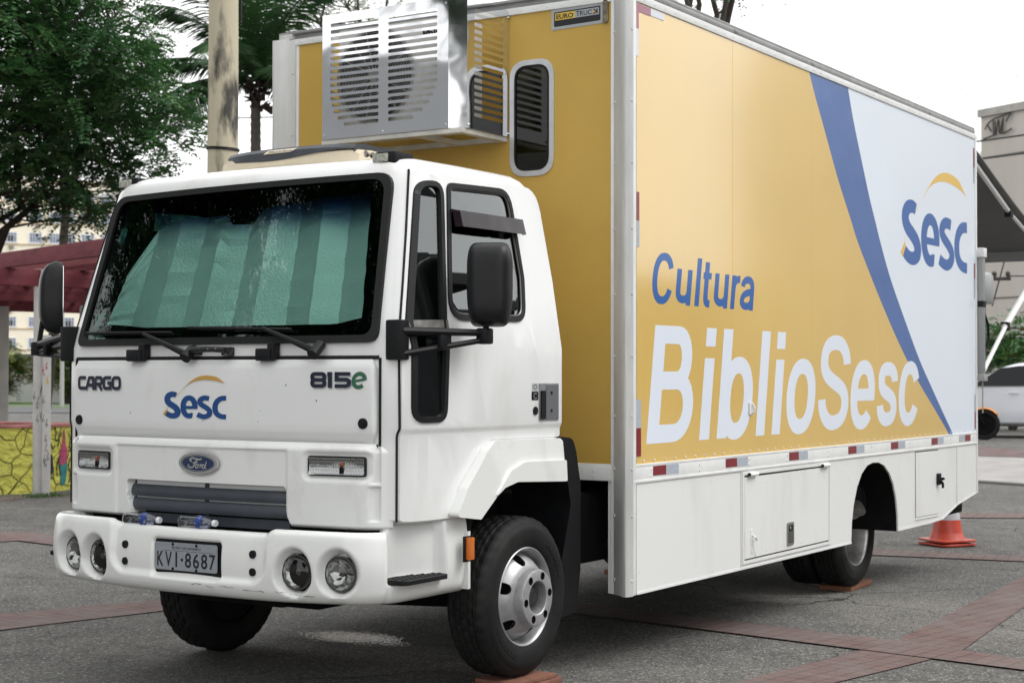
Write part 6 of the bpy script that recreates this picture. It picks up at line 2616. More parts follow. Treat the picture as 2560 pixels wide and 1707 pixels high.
for k in range(28):
    a = 2 * pi * k / 28 + random.uniform(-.2, .2)
    el = random.choice((1.35, 1.15, .95, .75, .5, .25))
    ln = random.uniform(3.0, 4.1)
    d = Vector((cos(a) * cos(el), sin(a) * cos(el), sin(el)))
    h = Vector((cos(a), sin(a), 0))
    pts = []
    p = top + Vector((0, 0, .25))
    nseg = 34
    for i in range(nseg):
        pts.append(p.copy())
        f = i / nseg
        d = (d + Vector((0, 0, -.014 - .072 * f))).normalized()
        p += d * ln / nseg
    tube(bm, pts[::4] + [pts[-1]], [.028 - .024 * i / (len(pts[::4])) for i in range(len(pts[::4]) + 1)], 5)
    sd = h.cross(Vector((0, 0, 1)))
    for i in range(3, nseg):
        f = i / nseg
        L_ = .85 * sin(pi * (.12 + .83 * f)) * random.uniform(.85, 1.1)
        tv = (pts[i] - pts[i - 1]).normalized()
        for s in (1, -1):
            for rep in range(2):
                q = pts[i - 1].lerp(pts[i], rep * .5)
                t = (sd * s * .8 + tv * .62 + Vector((0, 0, -.18 - .25 * random.random()))).normalized()
                e = q + t * L_ + Vector((0, 0, -.16 * L_))
                mid = q + t * L_ * .5
                w_ = tv * .017
                b0 = len(Vp)
                Vp += [tuple(q - w_), tuple(q + w_), tuple(mid + w_ * 1.1), tuple(e), tuple(mid - w_ * 1.1)]
                Fp.append((b0, b0 + 1, b0 + 2, b0 + 3, b0 + 4))
obj('frond_stems', bm, PALM, pr, smooth=60)
pymesh('fronds', Vp, Fp, PALM, pr)

# trees behind the photographer's left shoulder: their branches show as reflections in the windscreen and the steel box
for loc, rz, lab in (((-6.7, 15.1, gz(0)), 1.3, 'dark feathery tree whose branches reflect in the left of the windscreen'),
                     ((-10.2, 12.8, gz(0)), 2.6, 'dark feathery tree whose branches reflect in the steel shroud'),
                     ((-13.1, 9.5, gz(0)), 4.0, 'dark feathery tree reflected low in the windscreen'),
                     ((-16.5, -5.0, gz(0)), 5.1, 'dark feathery tree reflected in the bent corner strip of the steel shroud')):
    t_ = dup(tree1, loc, (0, 0, rz), lab)
    t_.scale = (1.5, 1.5, 1.75)

# ================================================================== LEFT BACKGROUND
# concrete pole
bm = NB()
pc = Vector((7.73, 6.34, 0))
CP_ = mat('stained_cream_concrete', (.50, .45, .33), .85, col2=(.060, .056, .05), vs=2.6, detail=10, lo=.50, hi=.60, stretch=(1, 1, .30), bump=.004, bs=25)
pts = [(pc.x, pc.y, gz(7.7) - .1 + i * .5) for i in range(26)]
tube(bm, pts, [.178 - .0022 * i for i in range(26)], 28)
pole = obj('concrete_pole', bm, CP_, origin=(pc.x, pc.y, gz(7.7)), smooth=60)
tag(pole, 'thick cream concrete pole with black mould streaks behind the cab', 'pole')
bm = NB()
u_ = Vector((.76, -.65, 0))
for z in (3.86, 3.875):
    tube(bm, [(pc.x + .168 * cos(2 * pi * k / 24), pc.y + .168 * sin(2 * pi * k / 24), z + .012 * sin(2 * pi * k / 24)) for k in range(24)], .008, 6, closed=True)
tube(bm, [(pc.x + .175 * .75, pc.y - .175 * .67, 5.2 + i * .4) for i in range(8)], .014, 6)
obj('pole_strap', bm, BLACKP, pole)

# pergola
PRED = mat('faded_red_timber', (.185, .040, .052), .8, var=.28, vs=3, stretch=(1, 1, 5), bump=.003, bs=30)
PREDL = mat('faded_red_timber_light', (.29, .085, .095), .8, var=.25, vs=3, stretch=(1, 1, 5))
PCON = mat('dirty_white_concrete', (.56, .55, .53), .85, var=.16, vs=3.5, bump=.002, bs=60, lo=.3, hi=.75)
pg = empty('timber_pergola', (10.1, 11.8, gz(10, 12)), 'dark red timber pergola on dirty white concrete posts behind the left mirror', 'pergola')
Ld = Vector((.30, .954, 0)).normalized()
Wd = Vector((Ld.y, -Ld.x, 0))
P2 = Vector((10.09, 11.86, 0))


def post(c, z0, z1, wdt, cap=0):
    bm = NB()
    M = Matrix.Translation((c.x, c.y, 0)) @ Matrix.Rotation(atan2(-.65, .76) + .12, 4, 'Z')
    box(bm, -wdt / 2, wdt / 2, -wdt / 2, wdt / 2, z0, z1, r=.012, M=M)
    return obj('post', bm, PCON, pg, smooth=30)


gpl = gz(10, 12)
p_tall = post(P2, gpl - .02, 2.93, .112)
sh_ = P2 + Vector((.76, -.65, 0)) * .108 + Vector((-.65, -.76, 0)) * .03
p_short = post(sh_, gpl - .02, 2.04, .115)
back = {}
for (u, v, dep, zt) in ((10, 705, 30.5, 2.77), (197, 682, 30.5, 2.97)):
    pass
PB = [Vector((15.58, 19.15, 0)), Vector((16.2, 17.6, 0))]
for p in PB:
    post(p, gz(p.x, p.y) - .02, 2.78, .20)
for k in (1, 2):
    q = P2 + Ld * 4.4 * k
    post(q, gz(q.x, q.y) - .02, 2.93, .165)
q = P2 - Ld * 4.4
post(q, gz(q.x, q.y) - .02, 2.93, .165)


def beam(a, b, z0, z1, th, m=PRED, name='beam'):
    bm = NB()
    a, b = Vector(a), Vector(b)
    d = (b - a)
    M = Matrix.Translation((a.x, a.y, 0)) @ Matrix.Rotation(atan2(d.y, d.x), 4, 'Z')
    box(bm, 0, d.length, -th / 2, th / 2, z0, z1, r=.006, M=M)
    return obj(name, bm, m, pg, smooth=30)


f0 = P2 - Wd * .45
for i in range(8):
    o_ = f0 + Wd * (i * 1.06)
    beam(o_ - Ld * 3.2, o_ + Ld * 12, 2.93, 3.13, .09)
    beam(o_ - Ld * 3.2 + Wd * .10, o_ + Ld * 12 + Wd * .10, 2.955, 3.06, .05, PREDL)
for i in range(7):
    o_ = f0 + Wd * (i * 1.06 + .53)
    beam(o_ - Ld * 3.2, o_ + Ld * 12, 2.93, 3.09, .06, PREDL)
    beam(o_ - Ld * 3.2 + Wd * .25, o_ + Ld * 12 + Wd * .25, 2.935, 3.03, .06)
for k in (-1, 0, 1, 2):
    o_ = P2 + Ld * 4.4 * k
    beam(o_ - Wd * .75, o_ + Wd * 7.3, 2.70, 2.925, .12, name='cross_beam')
# scribbles, sticker and paint marks on the two posts
SCR = mat('marker_ink', (.10, .10, .12), .8)
SRED = mat('red_marker', (.45, .05, .05), .8)
PNK = mat('pink_paint', (.55, .22, .22), .8)
nrm = Vector((-.65, -.76, 0))
lat_ = Vector((.76, -.65, 0))


def scribbles(parent, c, zs_, n, offd, m, size=.06, rad=.0035):
    bm = NB()
    for _ in range(n):
        z = random.uniform(*zs_)
        x = random.uniform(-.05, .05)
        pts = []
        ph = random.uniform(0, 6)
        for i in range(12):
            a = ph + i * .8
            pts.append(c + nrm * offd + lat_ * (x + size * .5 * sin(a * 1.3) * (.4 + .05 * i) * .6) + Vector((0, 0, z + size * .9 * cos(a) * .6 - i * .008)))
        tube(bm, pts, rad, 4)
    return obj('scribble', bm, m, parent)


scribbles(p_tall, P2, (.9, 1.6), 7, .060, SCR)
scribbles(p_short, sh_, (1.45, 1.75), 3, .062, SRED, .05)
scribbles(p_short, sh_, (.35, 1.3), 8, .062, SCR)
bm = NB()
plate(bm, [[(.01, 1.90), (.045, 1.94), (.053, 1.84), (.035, 1.78), (.005, 1.86)]], lambda u, v, d: sh_ + lat_ * u + nrm * (.060 + d) + Vector((0, 0, v)), .002)
plate(bm, [[(.0, 1.38), (.03, 1.40), (.02, 1.48), (.01, 1.47)]], lambda u, v, d: sh_ + lat_ * u + nrm * (.060 + d) + Vector((0, 0, v)), .002, mi=1)
obj('paint_mark', bm, [SRED, mat('yellow_paint', (.6, .4, .05), .8)], p_short, smooth=0)
bm = NB()
cyl(bm, sh_ + nrm * .058 + lat_ * -.025 + Vector((0, 0, 1.87)), sh_ + nrm * .066 + lat_ * -.025 + Vector((0, 0, 1.87)), .032, n=18)
text(bm, '9', lambda u, v, d: sh_ + nrm * (.068) + lat_ * (u - .025) + Vector((0, 0, 1.87 + v)), -.012, .012, -.018, .018, 0, 0, 1, bold=.03)
obj('sticker', bm, [BLACKP, PCON], p_short, smooth=0)

# yellow stone planter
pm_, pt_, pp_ = nodes_of('yellow_painted_stone')
N, L = pt_.nodes, pt_.links
c_ = N.new('ShaderNodeTexCoord')
dn = N.new('ShaderNodeTexNoise')
dn.inputs['Scale'].default_value = 2.0
L.new(c_.outputs['Object'], dn.inputs['Vector'])
av = N.new('ShaderNodeVectorMath')
av.operation = 'MULTIPLY_ADD'
av.inputs[1].default_value = (.35, .35, .35)
L.new(dn.outputs['Color'], av.inputs[0])
L.new(c_.outputs['Object'], av.inputs[2])
vo = N.new('ShaderNodeTexVoronoi')
vo.feature = 'DISTANCE_TO_EDGE'
vo.inputs['Scale'].default_value = 3.0
L.new(av.outputs[0], vo.inputs['Vector'])
r_ = N.new('ShaderNodeMapRange')
r_.inputs['From Min'].default_value = .004
r_.inputs['From Max'].default_value = .03
L.new(vo.outputs['Distance'], r_.inputs['Value'])
x_ = N.new('ShaderNodeMix')
x_.data_type = 'RGBA'
x_.inputs[6].default_value = (.30, .29, .06, 1)
x_.inputs[7].default_value = (.64, .62, .12, 1)
L.new(r_.outputs[0], x_.inputs[0])
n_ = N.new('ShaderNodeTexNoise')
n_.inputs['Scale'].default_value = 9
n_.inputs['Detail'].default_value = 8
L.new(c_.outputs['Object'], n_.inputs['Vector'])
r3 = N.new('ShaderNodeMapRange')
r3.inputs['From Min'].default_value = .56
r3.inputs['From Max'].default_value = .75
L.new(n_.outputs['Fac'], r3.inputs['Value'])
x2 = N.new('ShaderNodeMix')
x2.data_type = 'RGBA'
L.new(r3.outputs[0], x2.inputs[0])
L.new(x_.outputs[2], x2.inputs[6])
x2.inputs[7].default_value = (.45, .44, .12, 1)
L.new(x2.outputs[2], pp_.inputs['Base Color'])
pp_.inputs['Roughness'].default_value = .8
bu = N.new('ShaderNodeBump')
bu.inputs['Distance'].default_value = .09
ad = N.new('ShaderNodeMath')
ad.operation = 'ADD'
L.new(r_.outputs[0], ad.inputs[0])
L.new(n_.outputs['Fac'], ad.inputs[1])
L.new(ad.outputs[0], bu.inputs['Height'])
L.new(bu.outputs[0], pp_.inputs['Normal'])
PLAN = rpoly([(7.6, 16.6), (9.1, 13.1), (10.15, 12.215), (11.15, 12.36), (11.43, 12.74), (11.2, 14.6), (9.3, 18.2)], [.2, 1.0, .6, .06, .15, .6, .5], 7)
bm = NB()
plate(bm, [PLAN, offset_poly(PLAN, .34)], lambda u, v, d: Vector((u, v, gpl - .05 + d)), .95)
pw = obj('stone_planter', bm, pm_, origin=(10.2, 13.5, gpl), smooth=50, bevel=.03)
tag(pw, 'low bright yellow painted stone planter wall behind the concrete posts', 'planter')
bm = NB()
plate(bm, [offset_poly(PLAN, -.02), offset_poly(PLAN, .36)], lambda u, v, d: Vector((u, v, gpl + .90 + d)), .035)
obj('coping', bm, mat('pink_coping', (.42, .17, .16), .8, var=.4, vs=5), pw, bevel=.012)
bm = NB()
plate(bm, [offset_poly(PLAN, .33)], lambda u, v, d: Vector((u, v, gpl + .80 + d)), .02)
obj('soil', bm, mat('dry_soil', (.07, .055, .04), .95, var=.4, vs=6), pw)
# painted mural on the right-hand face of the planter
a_, b_ = Vector((10.60, 12.281, 0)), Vector((11.15, 12.361, 0))
dm = (b_ - a_).normalized()
nm_ = Vector((dm.y, -dm.x, 0))
mm_ = lambda u, v, d: a_ + dm * (u * .74 + .02) + nm_ * (.008 + d) + Vector((0, 0, gpl + v))
bm = NB()
for pts, mi in (([(.36, .38), (.46, .36), (.56, .42), (.57, .56), (.52, .66), (.50, .80), (.47, .87), (.45, .76), (.41, .62), (.35, .52)], 0),
                ([(.40, .10), (.50, .08), (.55, .20), (.57, .40), (.46, .35), (.37, .38), (.38, .24)], 1),
                ([(.10, .24), (.17, .28), (.16, .46), (.12, .52), (.06, .44), (.07, .30)], 2)):
    plate(bm, [[tuple(p) for p in crom(pts, 4, True)]], mm_, .004, frange(0, .7, .1), mi=mi)
for pts in ([(.20, .90), (.25, .82), (.22, .74), (.28, .70)], [(.60, .80), (.66, .72), (.63, .62), (.68, .55)], [(.30, .20), (.27, .32), (.31, .45)], [(.62, .10), (.66, .22), (.61, .34), (.65, .45)],
            [(.30, .62), (.33, .72), (.40, .82)], [(.02, .62), (.10, .66), (.16, .60), (.22, .64)], [(.36, .50), (.33, .44), (.35, .36), (.38, .22)]):
    ribbon(bm, crom(pts, 5), [.012 + .010 * (i % 3) for i in range((len(pts) - 1) * 5 + 1)], mm_, .005, .002, 2)
obj('mural', bm, [mat('mural_pink', (.46, .075, .16), .8, var=.3, vs=14), mat('mural_teal', (.035, .21, .22), .8, var=.3, vs=14), mat('mural_black', (.02, .02, .02), .8)], pw, smooth=0)
bm = NB()
for _ in range(420):
    x, y = 10.02 + random.gauss(0, .17), 11.62 + random.gauss(0, .09)
    z = gz(x, y)
    a = random.uniform(0, 6.28)
    h = random.uniform(.02, .07)
    dx, dy = cos(a) * .007, sin(a) * .007
    t = Vector((random.gauss(0, .02), random.gauss(0, .02), h))
    bm.faces.new([bm.verts.new(p) for p in (Vector((x - dx, y - dy, z)), Vector((x + dx, y + dy, z)), Vector((x, y, z)) + t)])
tag(obj('weeds', bm, leafmat('weed_green', (.03, .08, .015), (.06, .13, .03)), smooth=0, recalc=False), kind='stuff')

# far lawn, kerb, shrubs, lamp post, fence, house and apartment block
gA, gB = Vector((43.0, 71.0, 0)), Vector((66.0, 36.0, 0))
fd = Vector((.66, .75, 0))
Vv, Ff = [], []
for i in range(41):
    p = gA.lerp(gB, i / 40)
    for k in range(9):
        q = p + fd * (k * 2.6 - 4)
        Vv.append((q.x, q.y, gz(q.x, q.y) + .02 + .10 * noise.noise(q * .3)))
for i in range(40):
    for k in range(8):
        j = i * 9 + k
        Ff.append((j, j + 1, j + 10, j + 9))
lawn = pymesh('lawn', Vv, Ff, mat('patchy_grass', (.055, .115, .02), .9, col2=(.13, .10, .05), vs=.7, lo=.5, hi=.72, bump=.05, bs=4), smooth=60)
tag(lawn, kind='structure')
strip([tuple((gA - fd * 5.2).xy), tuple((gB - fd * 5.2).xy)], [tuple((gA - fd * 4.0).xy), tuple((gB - fd * 4.0).xy)], .14, name='kerb', m=mat('grey_kerb', (.13, .13, .125), .9, var=.2, vs=2))
strip([tuple((gA - fd * 15).xy), tuple((gB - fd * 15).xy)], [tuple((gA - fd * 5.2).xy), tuple((gB - fd * 5.2).xy)], .03, name='road', m=mat('road_grey', (.075, .077, .08), .85, var=.15, vs=1))
bm = NB()
box(bm, 0, 46, -.1, .1, 0, 1.25, M=Matrix.Translation((50.5, 78.5, -.12)) @ Matrix.Rotation(atan2(gB.y - gA.y, gB.x - gA.x), 4, 'Z'))
tag(obj('white_wall', bm, mat('white_wall_paint', (.72, .72, .72), .8, var=.06, vs=.8)), 'long low white wall beyond the lawn', 'wall')


def shrub(name, base, r, h, ncl, label, mats, cat='tree', trunk=.14, group=None, leaf=.22):
    base = Vector(base)
    root = empty(name, base, label, cat, group)
    cl = []
    for _ in range(ncl):
        v = rv(1).normalized() * random.uniform(.35, 1)
        cl.append((base + Vector((v.x * r, v.y * r, h * .58 + v.z * h * .44)), random.uniform(.5, .95) * r * .42, .3))
    bm = NB()
    for k in range(4):
        limb(bm, base - Vector((0, 0, .1)), base + Vector((random.uniform(-.6, .6) * r, random.uniform(-.6, .6) * r, h * .7)), trunk, trunk * .3, 6, .1)
    obj('trunk', bm, BARK, root, smooth=60)
    crown_mesh('crown', cl, mats, root, leaf, leaf * .5, 34, 6, .3, leaf * 3)
    return root


shrub('garden_tree', (54.2, 66.5, -.12), 2.0, 3.6, 60, 'bright green garden tree seen between the two concrete posts', LEAFY, group='garden trees beyond the lawn', leaf=.2)
shrub('garden_tree', (56.8, 63.2, -.12), 1.7, 3.6, 52, 'bright green garden tree right of the concrete posts', LEAFY, group='garden trees beyond the lawn', leaf=.2)
shrub('garden_tree', (61.0, 61.5, -.12), 2.4, 5.0, 60, 'darker garden tree by the cab, behind the lamp post', LEAFD, group='garden trees beyond the lawn', leaf=.22)
bm = NB()
lp_ = Vector((51.2, 57.4, gz(51, 57)))
tube(bm, [lp_, lp_ + Vector((0, 0, 5)), lp_ + Vector((0, 0, 10.2))], [.11, .09, .07], 10)
lamp = obj('lamp_post', bm, mat('grey_post', (.36, .37, .36), .6), origin=lp_, smooth=60)
tag(lamp, 'tall thin grey lamp post rising behind the pergola', 'lamp post')
bm = NB()
tube(bm, [lp_ + Vector((0, 0, 10.1)), lp_ + Vector((.6, -.5, 10.5)), lp_ + Vector((1.4, -1.2, 10.55))], .05, 8)
box(bm, lp_.x + 1.2, lp_.x + 1.9, lp_.y - 1.5, lp_.y - 1.2, 10.3, 10.45, r=.04)
obj('lamp_head', bm, mat('grey_post', (.36, .37, .36)), lamp)
# small house with tank
hs_ = empty('small_house', (74, 92, 0), 'low dark roofed house with a concrete parapet beyond the garden trees', 'house')
hd = atan2(-7.5, 5.0)
HM = Matrix.Translation((72.5, 94.5, 0)) @ Matrix.Rotation(hd, 4, 'Z')
bm = NB()
box(bm, -2, 12, 0, 8, -.2, 2.6, M=HM)
obj('wall', bm, mat('old_render', (.42, .39, .34), .9, var=.3, vs=.6), hs_)
bm = NB()
box(bm, -2.3, 12.3, -.5, 8, 2.6, 2.95, M=HM)
box(bm, -1.5, 3.0, .2, 3, 2.95, 4.5, M=HM)
obj('roof', bm, mat('mossy_concrete', (.085, .083, .078), .95, var=.5, vs=.7), hs_)
bm = NB()
tk = HM @ Vector((4.3, .8, 2.95))
lathe(bm, [(.0, 0), (.62, 0), (.72, .75), (.75, .78), (.70, .86), (.3, 1.0), (.0, 1.02)], tk, (0, 0, 1), 28)
for i in range(4):
    tube(bm, [tk + Vector(((.635 + .032 * i) * cos(2 * pi * k / 24), (.635 + .032 * i) * sin(2 * pi * k / 24), .12 + i * .16)) for k in range(24)], .018, 5, closed=True)
tag(obj('water_tank', bm, mat('tank_blue', (.03, .13, .42), .5, var=.15, vs=2), origin=tk, smooth=40), 'blue plastic water tank on the low dark roof', 'water tank')

# apartment block: cream, rows of white-framed windows
BA = Vector((138.0, 168.2, 0))
BBv = Vector((158.2, 166.4, 0))
bd = (Vector((162.5, 151.2, 0)) - BA)
bl = bd.length
bd.normalize()
bn = Vector((-bd.y, bd.x, 0))
if bn.x < 0:
    bn = -bn
blk = empty('apartment_block', BA, 'cream apartment block with rows of white framed windows behind the tree', 'building')
bM = lambda u, v, d: BA + bd * u - bn * d + Vector((0, 0, v))
BCR = mat('cream_render', (.82, .76, .62), .85, var=.05, vs=.3)
BLN = mat('ochre_line', (.52, .40, .25), .85)
bm = NB()
vs0 = []
for a, d in ((-14, 0), (bl + 25, 0), (bl + 25, -14), (-14, -14)):
    vs0.append(bM(a, 0, d))
for k in range(4):
    p, q = vs0[k], vs0[(k + 1) % 4]
    bm.faces.new([bm.verts.new(v) for v in (p, q, q + Vector((0, 0, 27.5)), p + Vector((0, 0, 27.5)))])
bm.faces.new([bm.verts.new(v + Vector((0, 0, 27.5))) for v in vs0])
obj('wall', bm, BCR, blk, smooth=0)
bm = NB()
for k in range(9):
    z = 4.6 + k * 2.8
    plate(bm, [[(-14, z), (bl + 25, z), (bl + 25, z + .16), (-14, z + .16)]], bM, .12, d0=.0)
obj('string_course', bm, BLN, blk, smooth=0)
WFR = mat('window_white', (.66, .68, .72), .6)
WPN = mat('window_pane_grey', (.20, .23, .29), .25)
WDK = mat('window_dark', (.025, .027, .03), .4)


def make_window(dark):
    bm = NB()
    o = (0, 0, 0)
    f2 = lambda u, v, d: Vector((0, 0, 0)) + bd * u - bn * d + Vector((0, 0, v))
    plate(bm, [[(-.85, -.68), (.85, -.68), (.85, .68), (-.85, .68)]], f2, .05, d0=.01, mi=0)
    for k in range(4):
        a = -.76 + k * .38
        dk = dark and k in (1, 2)
        plate(bm, [[(a + .03, -.58), (a + .35, -.58), (a + .35, .22), (a + .03, .22)]], f2, .02, d0=.062, mi=2 if dk else 1)
        plate(bm, [[(a + .03, .28), (a + .35, .28), (a + .35, .60), (a + .03, .60)]], f2, .02, d0=.062, mi=1)
    plate(bm, [[(-.95, -.80), (.95, -.80), (.95, -.70), (-.95, -.70)]], f2, .14, d0=.0, mi=0)
    bmesh.ops.recalc_face_normals(bm, faces=bm.faces)
    me = bpy.data.meshes.new('window')
    bm.to_mesh(me)
    bm.free()
    for m in (WFR, WPN, WDK):
        me.materials.append(m)
    return me


wms = [make_window(False), make_window(True), make_window(False)]
for r in range(9):
    zc = 19.6 + (r - 5) * 2.8
    if zc < 5 or zc > 26:
        continue
    for k, u in enumerate((-3.4, -.8, 2.4, 5.6, 8.2, 9.9, 12.4, 15.0, 17.6, 20.2, 22.8)):
        o = bpy.data.objects.new('window', wms[(r * 3 + k * 2) % 3])
        COL.objects.link(o)
        o.parent = blk
        o.location = bM(u + .0, zc, 0) - BA
bm = NB()
for u, v in ((2.5, 18.3), (5.9, 21.2), (7.0, 19.6), (5.7, 24.0), (12.2, 15.6), (2.3, 9.8)):
    plate(bm, [[(u - .3, v - .2), (u + .3, v - .2), (u + .3, v + .2), (u - .3, v + .2)]], bM, .5)
obj('wall_air_unit', bm, mat('old_ac_grey', (.22, .20, .18), .7), blk, smooth=0)

# ================================================================== RIGHT BACKGROUND
BK = Vector((64.8, 15.4, 0))
kd = Vector((-.465, -.885, 0)).normalized()
kn = Vector((kd.y, -kd.x, 0))
if kn.x > 0:
    kn = -kn
kM = lambda u, v, d: BK + kd * u + kn * d + Vector((0, 0, v))
hb_ = empty('concrete_building', BK, 'tall beige windowless building with black graffiti at its top corner', 'building')
bm = NB()
c4 = [kM(0, -.5, 0), kM(40, -.5, 0), kM(40, -.5, -14), kM(0, -.5, -14)]
for k in range(4):
    p, q = c4[k], c4[(k + 1) % 4]
    bm.faces.new([bm.verts.new(v) for v in (p, q, q + Vector((0, 0, 13.2)), p + Vector((0, 0, 13.2)))])
bm.faces.new([bm.verts.new(v + Vector((0, 0, 13.2))) for v in c4])
obj('wall', bm, mat('beige_panel', (.46, .43, .39), .85, var=.07, vs=.5, stretch=(1, 1, .3)), hb_, smooth=0)
bm = NB()
for z in (10.85, 8.0, 4.8):
    plate(bm, [[(0, z - .035), (40, z - .035), (40, z + .035), (0, z + .035)]], kM, .02)
obj('panel_joint', bm, mat('joint_dark', (.14, .13, .12), .9), hb_, smooth=0)
bm = NB()
plate(bm, [[(-.1, 12.62), (40, 12.62), (40, 12.95), (-.1, 12.95)]], kM, .12)
obj('parapet', bm, mat('parapet_grey', (.36, .35, .32), .9, var=.2, vs=2), hb_, smooth=0)
bm = NB()
gk = lambda u, v, d: kM(u, v, d + .125 if v > 12.6 else d + .01)
tagp = lambda pts: [(.15 + (x - 1690) / 400 * 1.75, 11.62 + (720 - y) / 200 * 1.0) for x, y in pts]
for pts in ([(1735, 635), (1780, 590), (1850, 560), (1960, 545), (2070, 525)], [(1845, 570), (1850, 690)], [(1870, 575), (1875, 695), (1915, 570), (1930, 690), (1975, 560), (1960, 680)],
            [(2070, 530), (2010, 600)], [(1715, 715), (1800, 705), (1880, 690)], [(1930, 690), (2000, 690), (2085, 665)], [(1770, 600), (1825, 665)]):
    ribbon(bm, crom(tagp(pts), 4), .07, lambda u, v, d: kM(u, v, d + .13), 0, .01)
obj('graffiti_tag', bm, mat('black_spray', (.02, .02, .02), .8), hb_, smooth=0)
bm = NB()
plate(bm, [[tuple(p) for p in crom([(1.8, 3.1), (2.3, 4.0), (2.9, 3.95), (3.4, 4.2), (3.9, 4.0), (3.8, 3.0), (3.4, 2.2), (2.6, 2.4), (2.2, 2.7)], 4, True)]], kM, .015)
obj('peeling_patch', bm, mat('white_patch', (.62, .61, .58), .9, col2=(.30, .28, .26), vs=2.5, lo=.55, hi=.6), hb_, smooth=0)
bm = NB()
plate(bm, [[(1.2, .2), (6, .2), (6, 2.1), (1.2, 2.0)]], kM, .015)
obj('painted_band', bm, mat('blue_graffiti', (.10, .17, .26), .9, col2=(.35, .34, .32), vs=1.2, lo=.45, hi=.55), hb_, smooth=0)
# darker annex with a tall window
ax_ = empty('annex_building', kM(-3, 0, -2), 'grey annex with dark windows behind the utility pole', 'building')
bm = NB()
c4 = [kM(-4, -.5, -1.5), kM(0, -.5, -1.5), kM(0, -.5, -10), kM(-4, -.5, -10)]
for k in range(4):
    p, q = c4[k], c4[(k + 1) % 4]
    bm.faces.new([bm.verts.new(v) for v in (p, q, q + Vector((0, 0, 9.6)), p + Vector((0, 0, 9.6)))])
bm.faces.new([bm.verts.new(v + Vector((0, 0, 9.6))) for v in c4])
obj('wall', bm, mat('annex_grey', (.40, .40, .39), .85, var=.1, vs=.6), ax_, smooth=0)
for z0 in (2.2, 4.4, 6.4):
    bm = NB()
    plate(bm, [[(-2.2, z0), (-.3, z0), (-.3, z0 + 1.7), (-2.2, z0 + 1.7)]], lambda u, v, d: kM(u, v, d - 1.5), .05)
    obj('window', bm, WDK, ax_, smooth=0)
# utility pole
up_ = Vector((39.95, 8.02, gz(40, 8)))
ut = empty('utility_pole', up_, 'grey utility pole with crossarms and insulators behind the awning', 'utility pole')
bm = NB()
tube(bm, [up_, up_ + Vector((0, 0, 3)), up_ + Vector((0, 0, 5.4))], [.16, .14, .12], 12)
obj('pole', bm, mat('grey_concrete', (.26, .26, .25), .85, var=.15, vs=3), ut, smooth=60)
ld_ = Vector((.28, -.96, 0))
bm = NB()
for z, l in ((5.0, .75), (4.05, .8)):
    p = up_ + Vector((0, 0, z))
    tube(bm, [p - ld_ * l, p + ld_ * l], .055, 6)
    for k in (-.9, -.45, .45, .9):
        q = p + ld_ * l * k
        lathe(bm, [(.03, 0), (.03, .06), (.085, .09), (.05, .12), (.08, .15), (.04, .2), (0, .21)], q, (0, 0, 1), 12)
tube(bm, [up_ + ld_ * .6 + Vector((0, 0, 4.95)), up_ + ld_ * .62 + Vector((0, 0, 4.5)), up_ + ld_ * .3 + Vector((0, 0, 3.3))], .02, 5)
obj('crossarm', bm, mat('dark_timber', (.06, .055, .05), .8), ut)
bm = NB()
lathe(bm, [(0, 0), (.30, 0), (.33, .05), (.33, .75), (.25, .85), (0, .87)], up_ + Vector((-.32, -.1, 3.35)), (0, 0, 1), 20)
obj('transformer', bm, mat('transformer_grey', (.33, .34, .34), .5), ut, smooth=40)


def cable(a, b, sag, r, lab, grp):
    bm = NB()
    a, b = Vector(a), Vector(b)
    tube(bm, [a.lerp(b, i / 24) - Vector((0, 0, 4 * sag * (i / 24) * (1 - i / 24))) for i in range(25)], r, 5)
    tag(obj('overhead_cable', bm, mat('cable_black', (.03, .03, .03), .7), smooth=60), lab, 'cable', grp)


cable((46, 15.5, 8.62), (44.5, -2, 9.6), .15, .030, 'upper black cable crossing just below the graffiti', 'overhead cables by the beige building')
cable((46, 15.5, 8.10), (44.5, -2, 9.1), .2, .030, 'black cable crossing the beige building above the awning', 'overhead cables by the beige building')
cable((40.1, 7.4, 5.15), (44, -6, 5.6), .2, .018, 'thin wire leaving the top crossarm of the utility pole', 'overhead cables by the beige building')
cable((40.1, 7.3, 4.25), (44, -6, 4.75), .2, .018, 'thin wire leaving the lower crossarm of the utility pole', 'overhead cables by the beige building')
cable((40, 8, 2.9), (46, -6, 3.3), .5, .03, 'sagging wire in front of the peeling white patch', 'overhead cables by the beige building')
cable((60, 30, 13.3), (64, 6, 16.4), .2, .014, 'faint upper wire in the white sky above the truck', 'thin wires in the sky')
cable((60, 30, 11.6), (64, 6, 15.1), .2, .014, 'faint lower wire in the white sky above the truck', 'thin wires in the sky')
cable((20, 30, 6.4), (34, 14, 6.9), .2, .010, 'thin wire between the concrete pole and the palm', 'thin wires in the sky')
cable((62, 96, 19.5), (92, 66, 21.0), .6, .05, 'wire passing in front of the cream apartment block', 'thin wires in the sky')
# flowering shrub
fl = shrub('flowering_shrub', (36.4, 6.2, gz(36, 6)), 1.5, 2.9, 46, 'green shrub with red flowers behind the white car', LEAFD[1:] + [LEAFY[1]], 'shrub', .05, leaf=.13)
bm = NB()
for _ in range(70):
    v = rv(1).normalized()
    p = Vector((36.2, 6.2, 1.9)) + Vector((v.x * 1.5, v.y * 1.5, v.z * 1.15))
    for k in range(5):
        a = 2 * pi * k / 5
        t = Vector((cos(a), sin(a), .4)) * .09
        s = Vector((-sin(a), cos(a), 0)) * .04
        bm.faces.new([bm.verts.new(q) for q in (p, p + t * .6 + s, p + t, p + t * .6 - s)])
obj('flowers', bm, mat('red_flower', (.42, .02, .05), .6), fl, smooth=0, recalc=False)
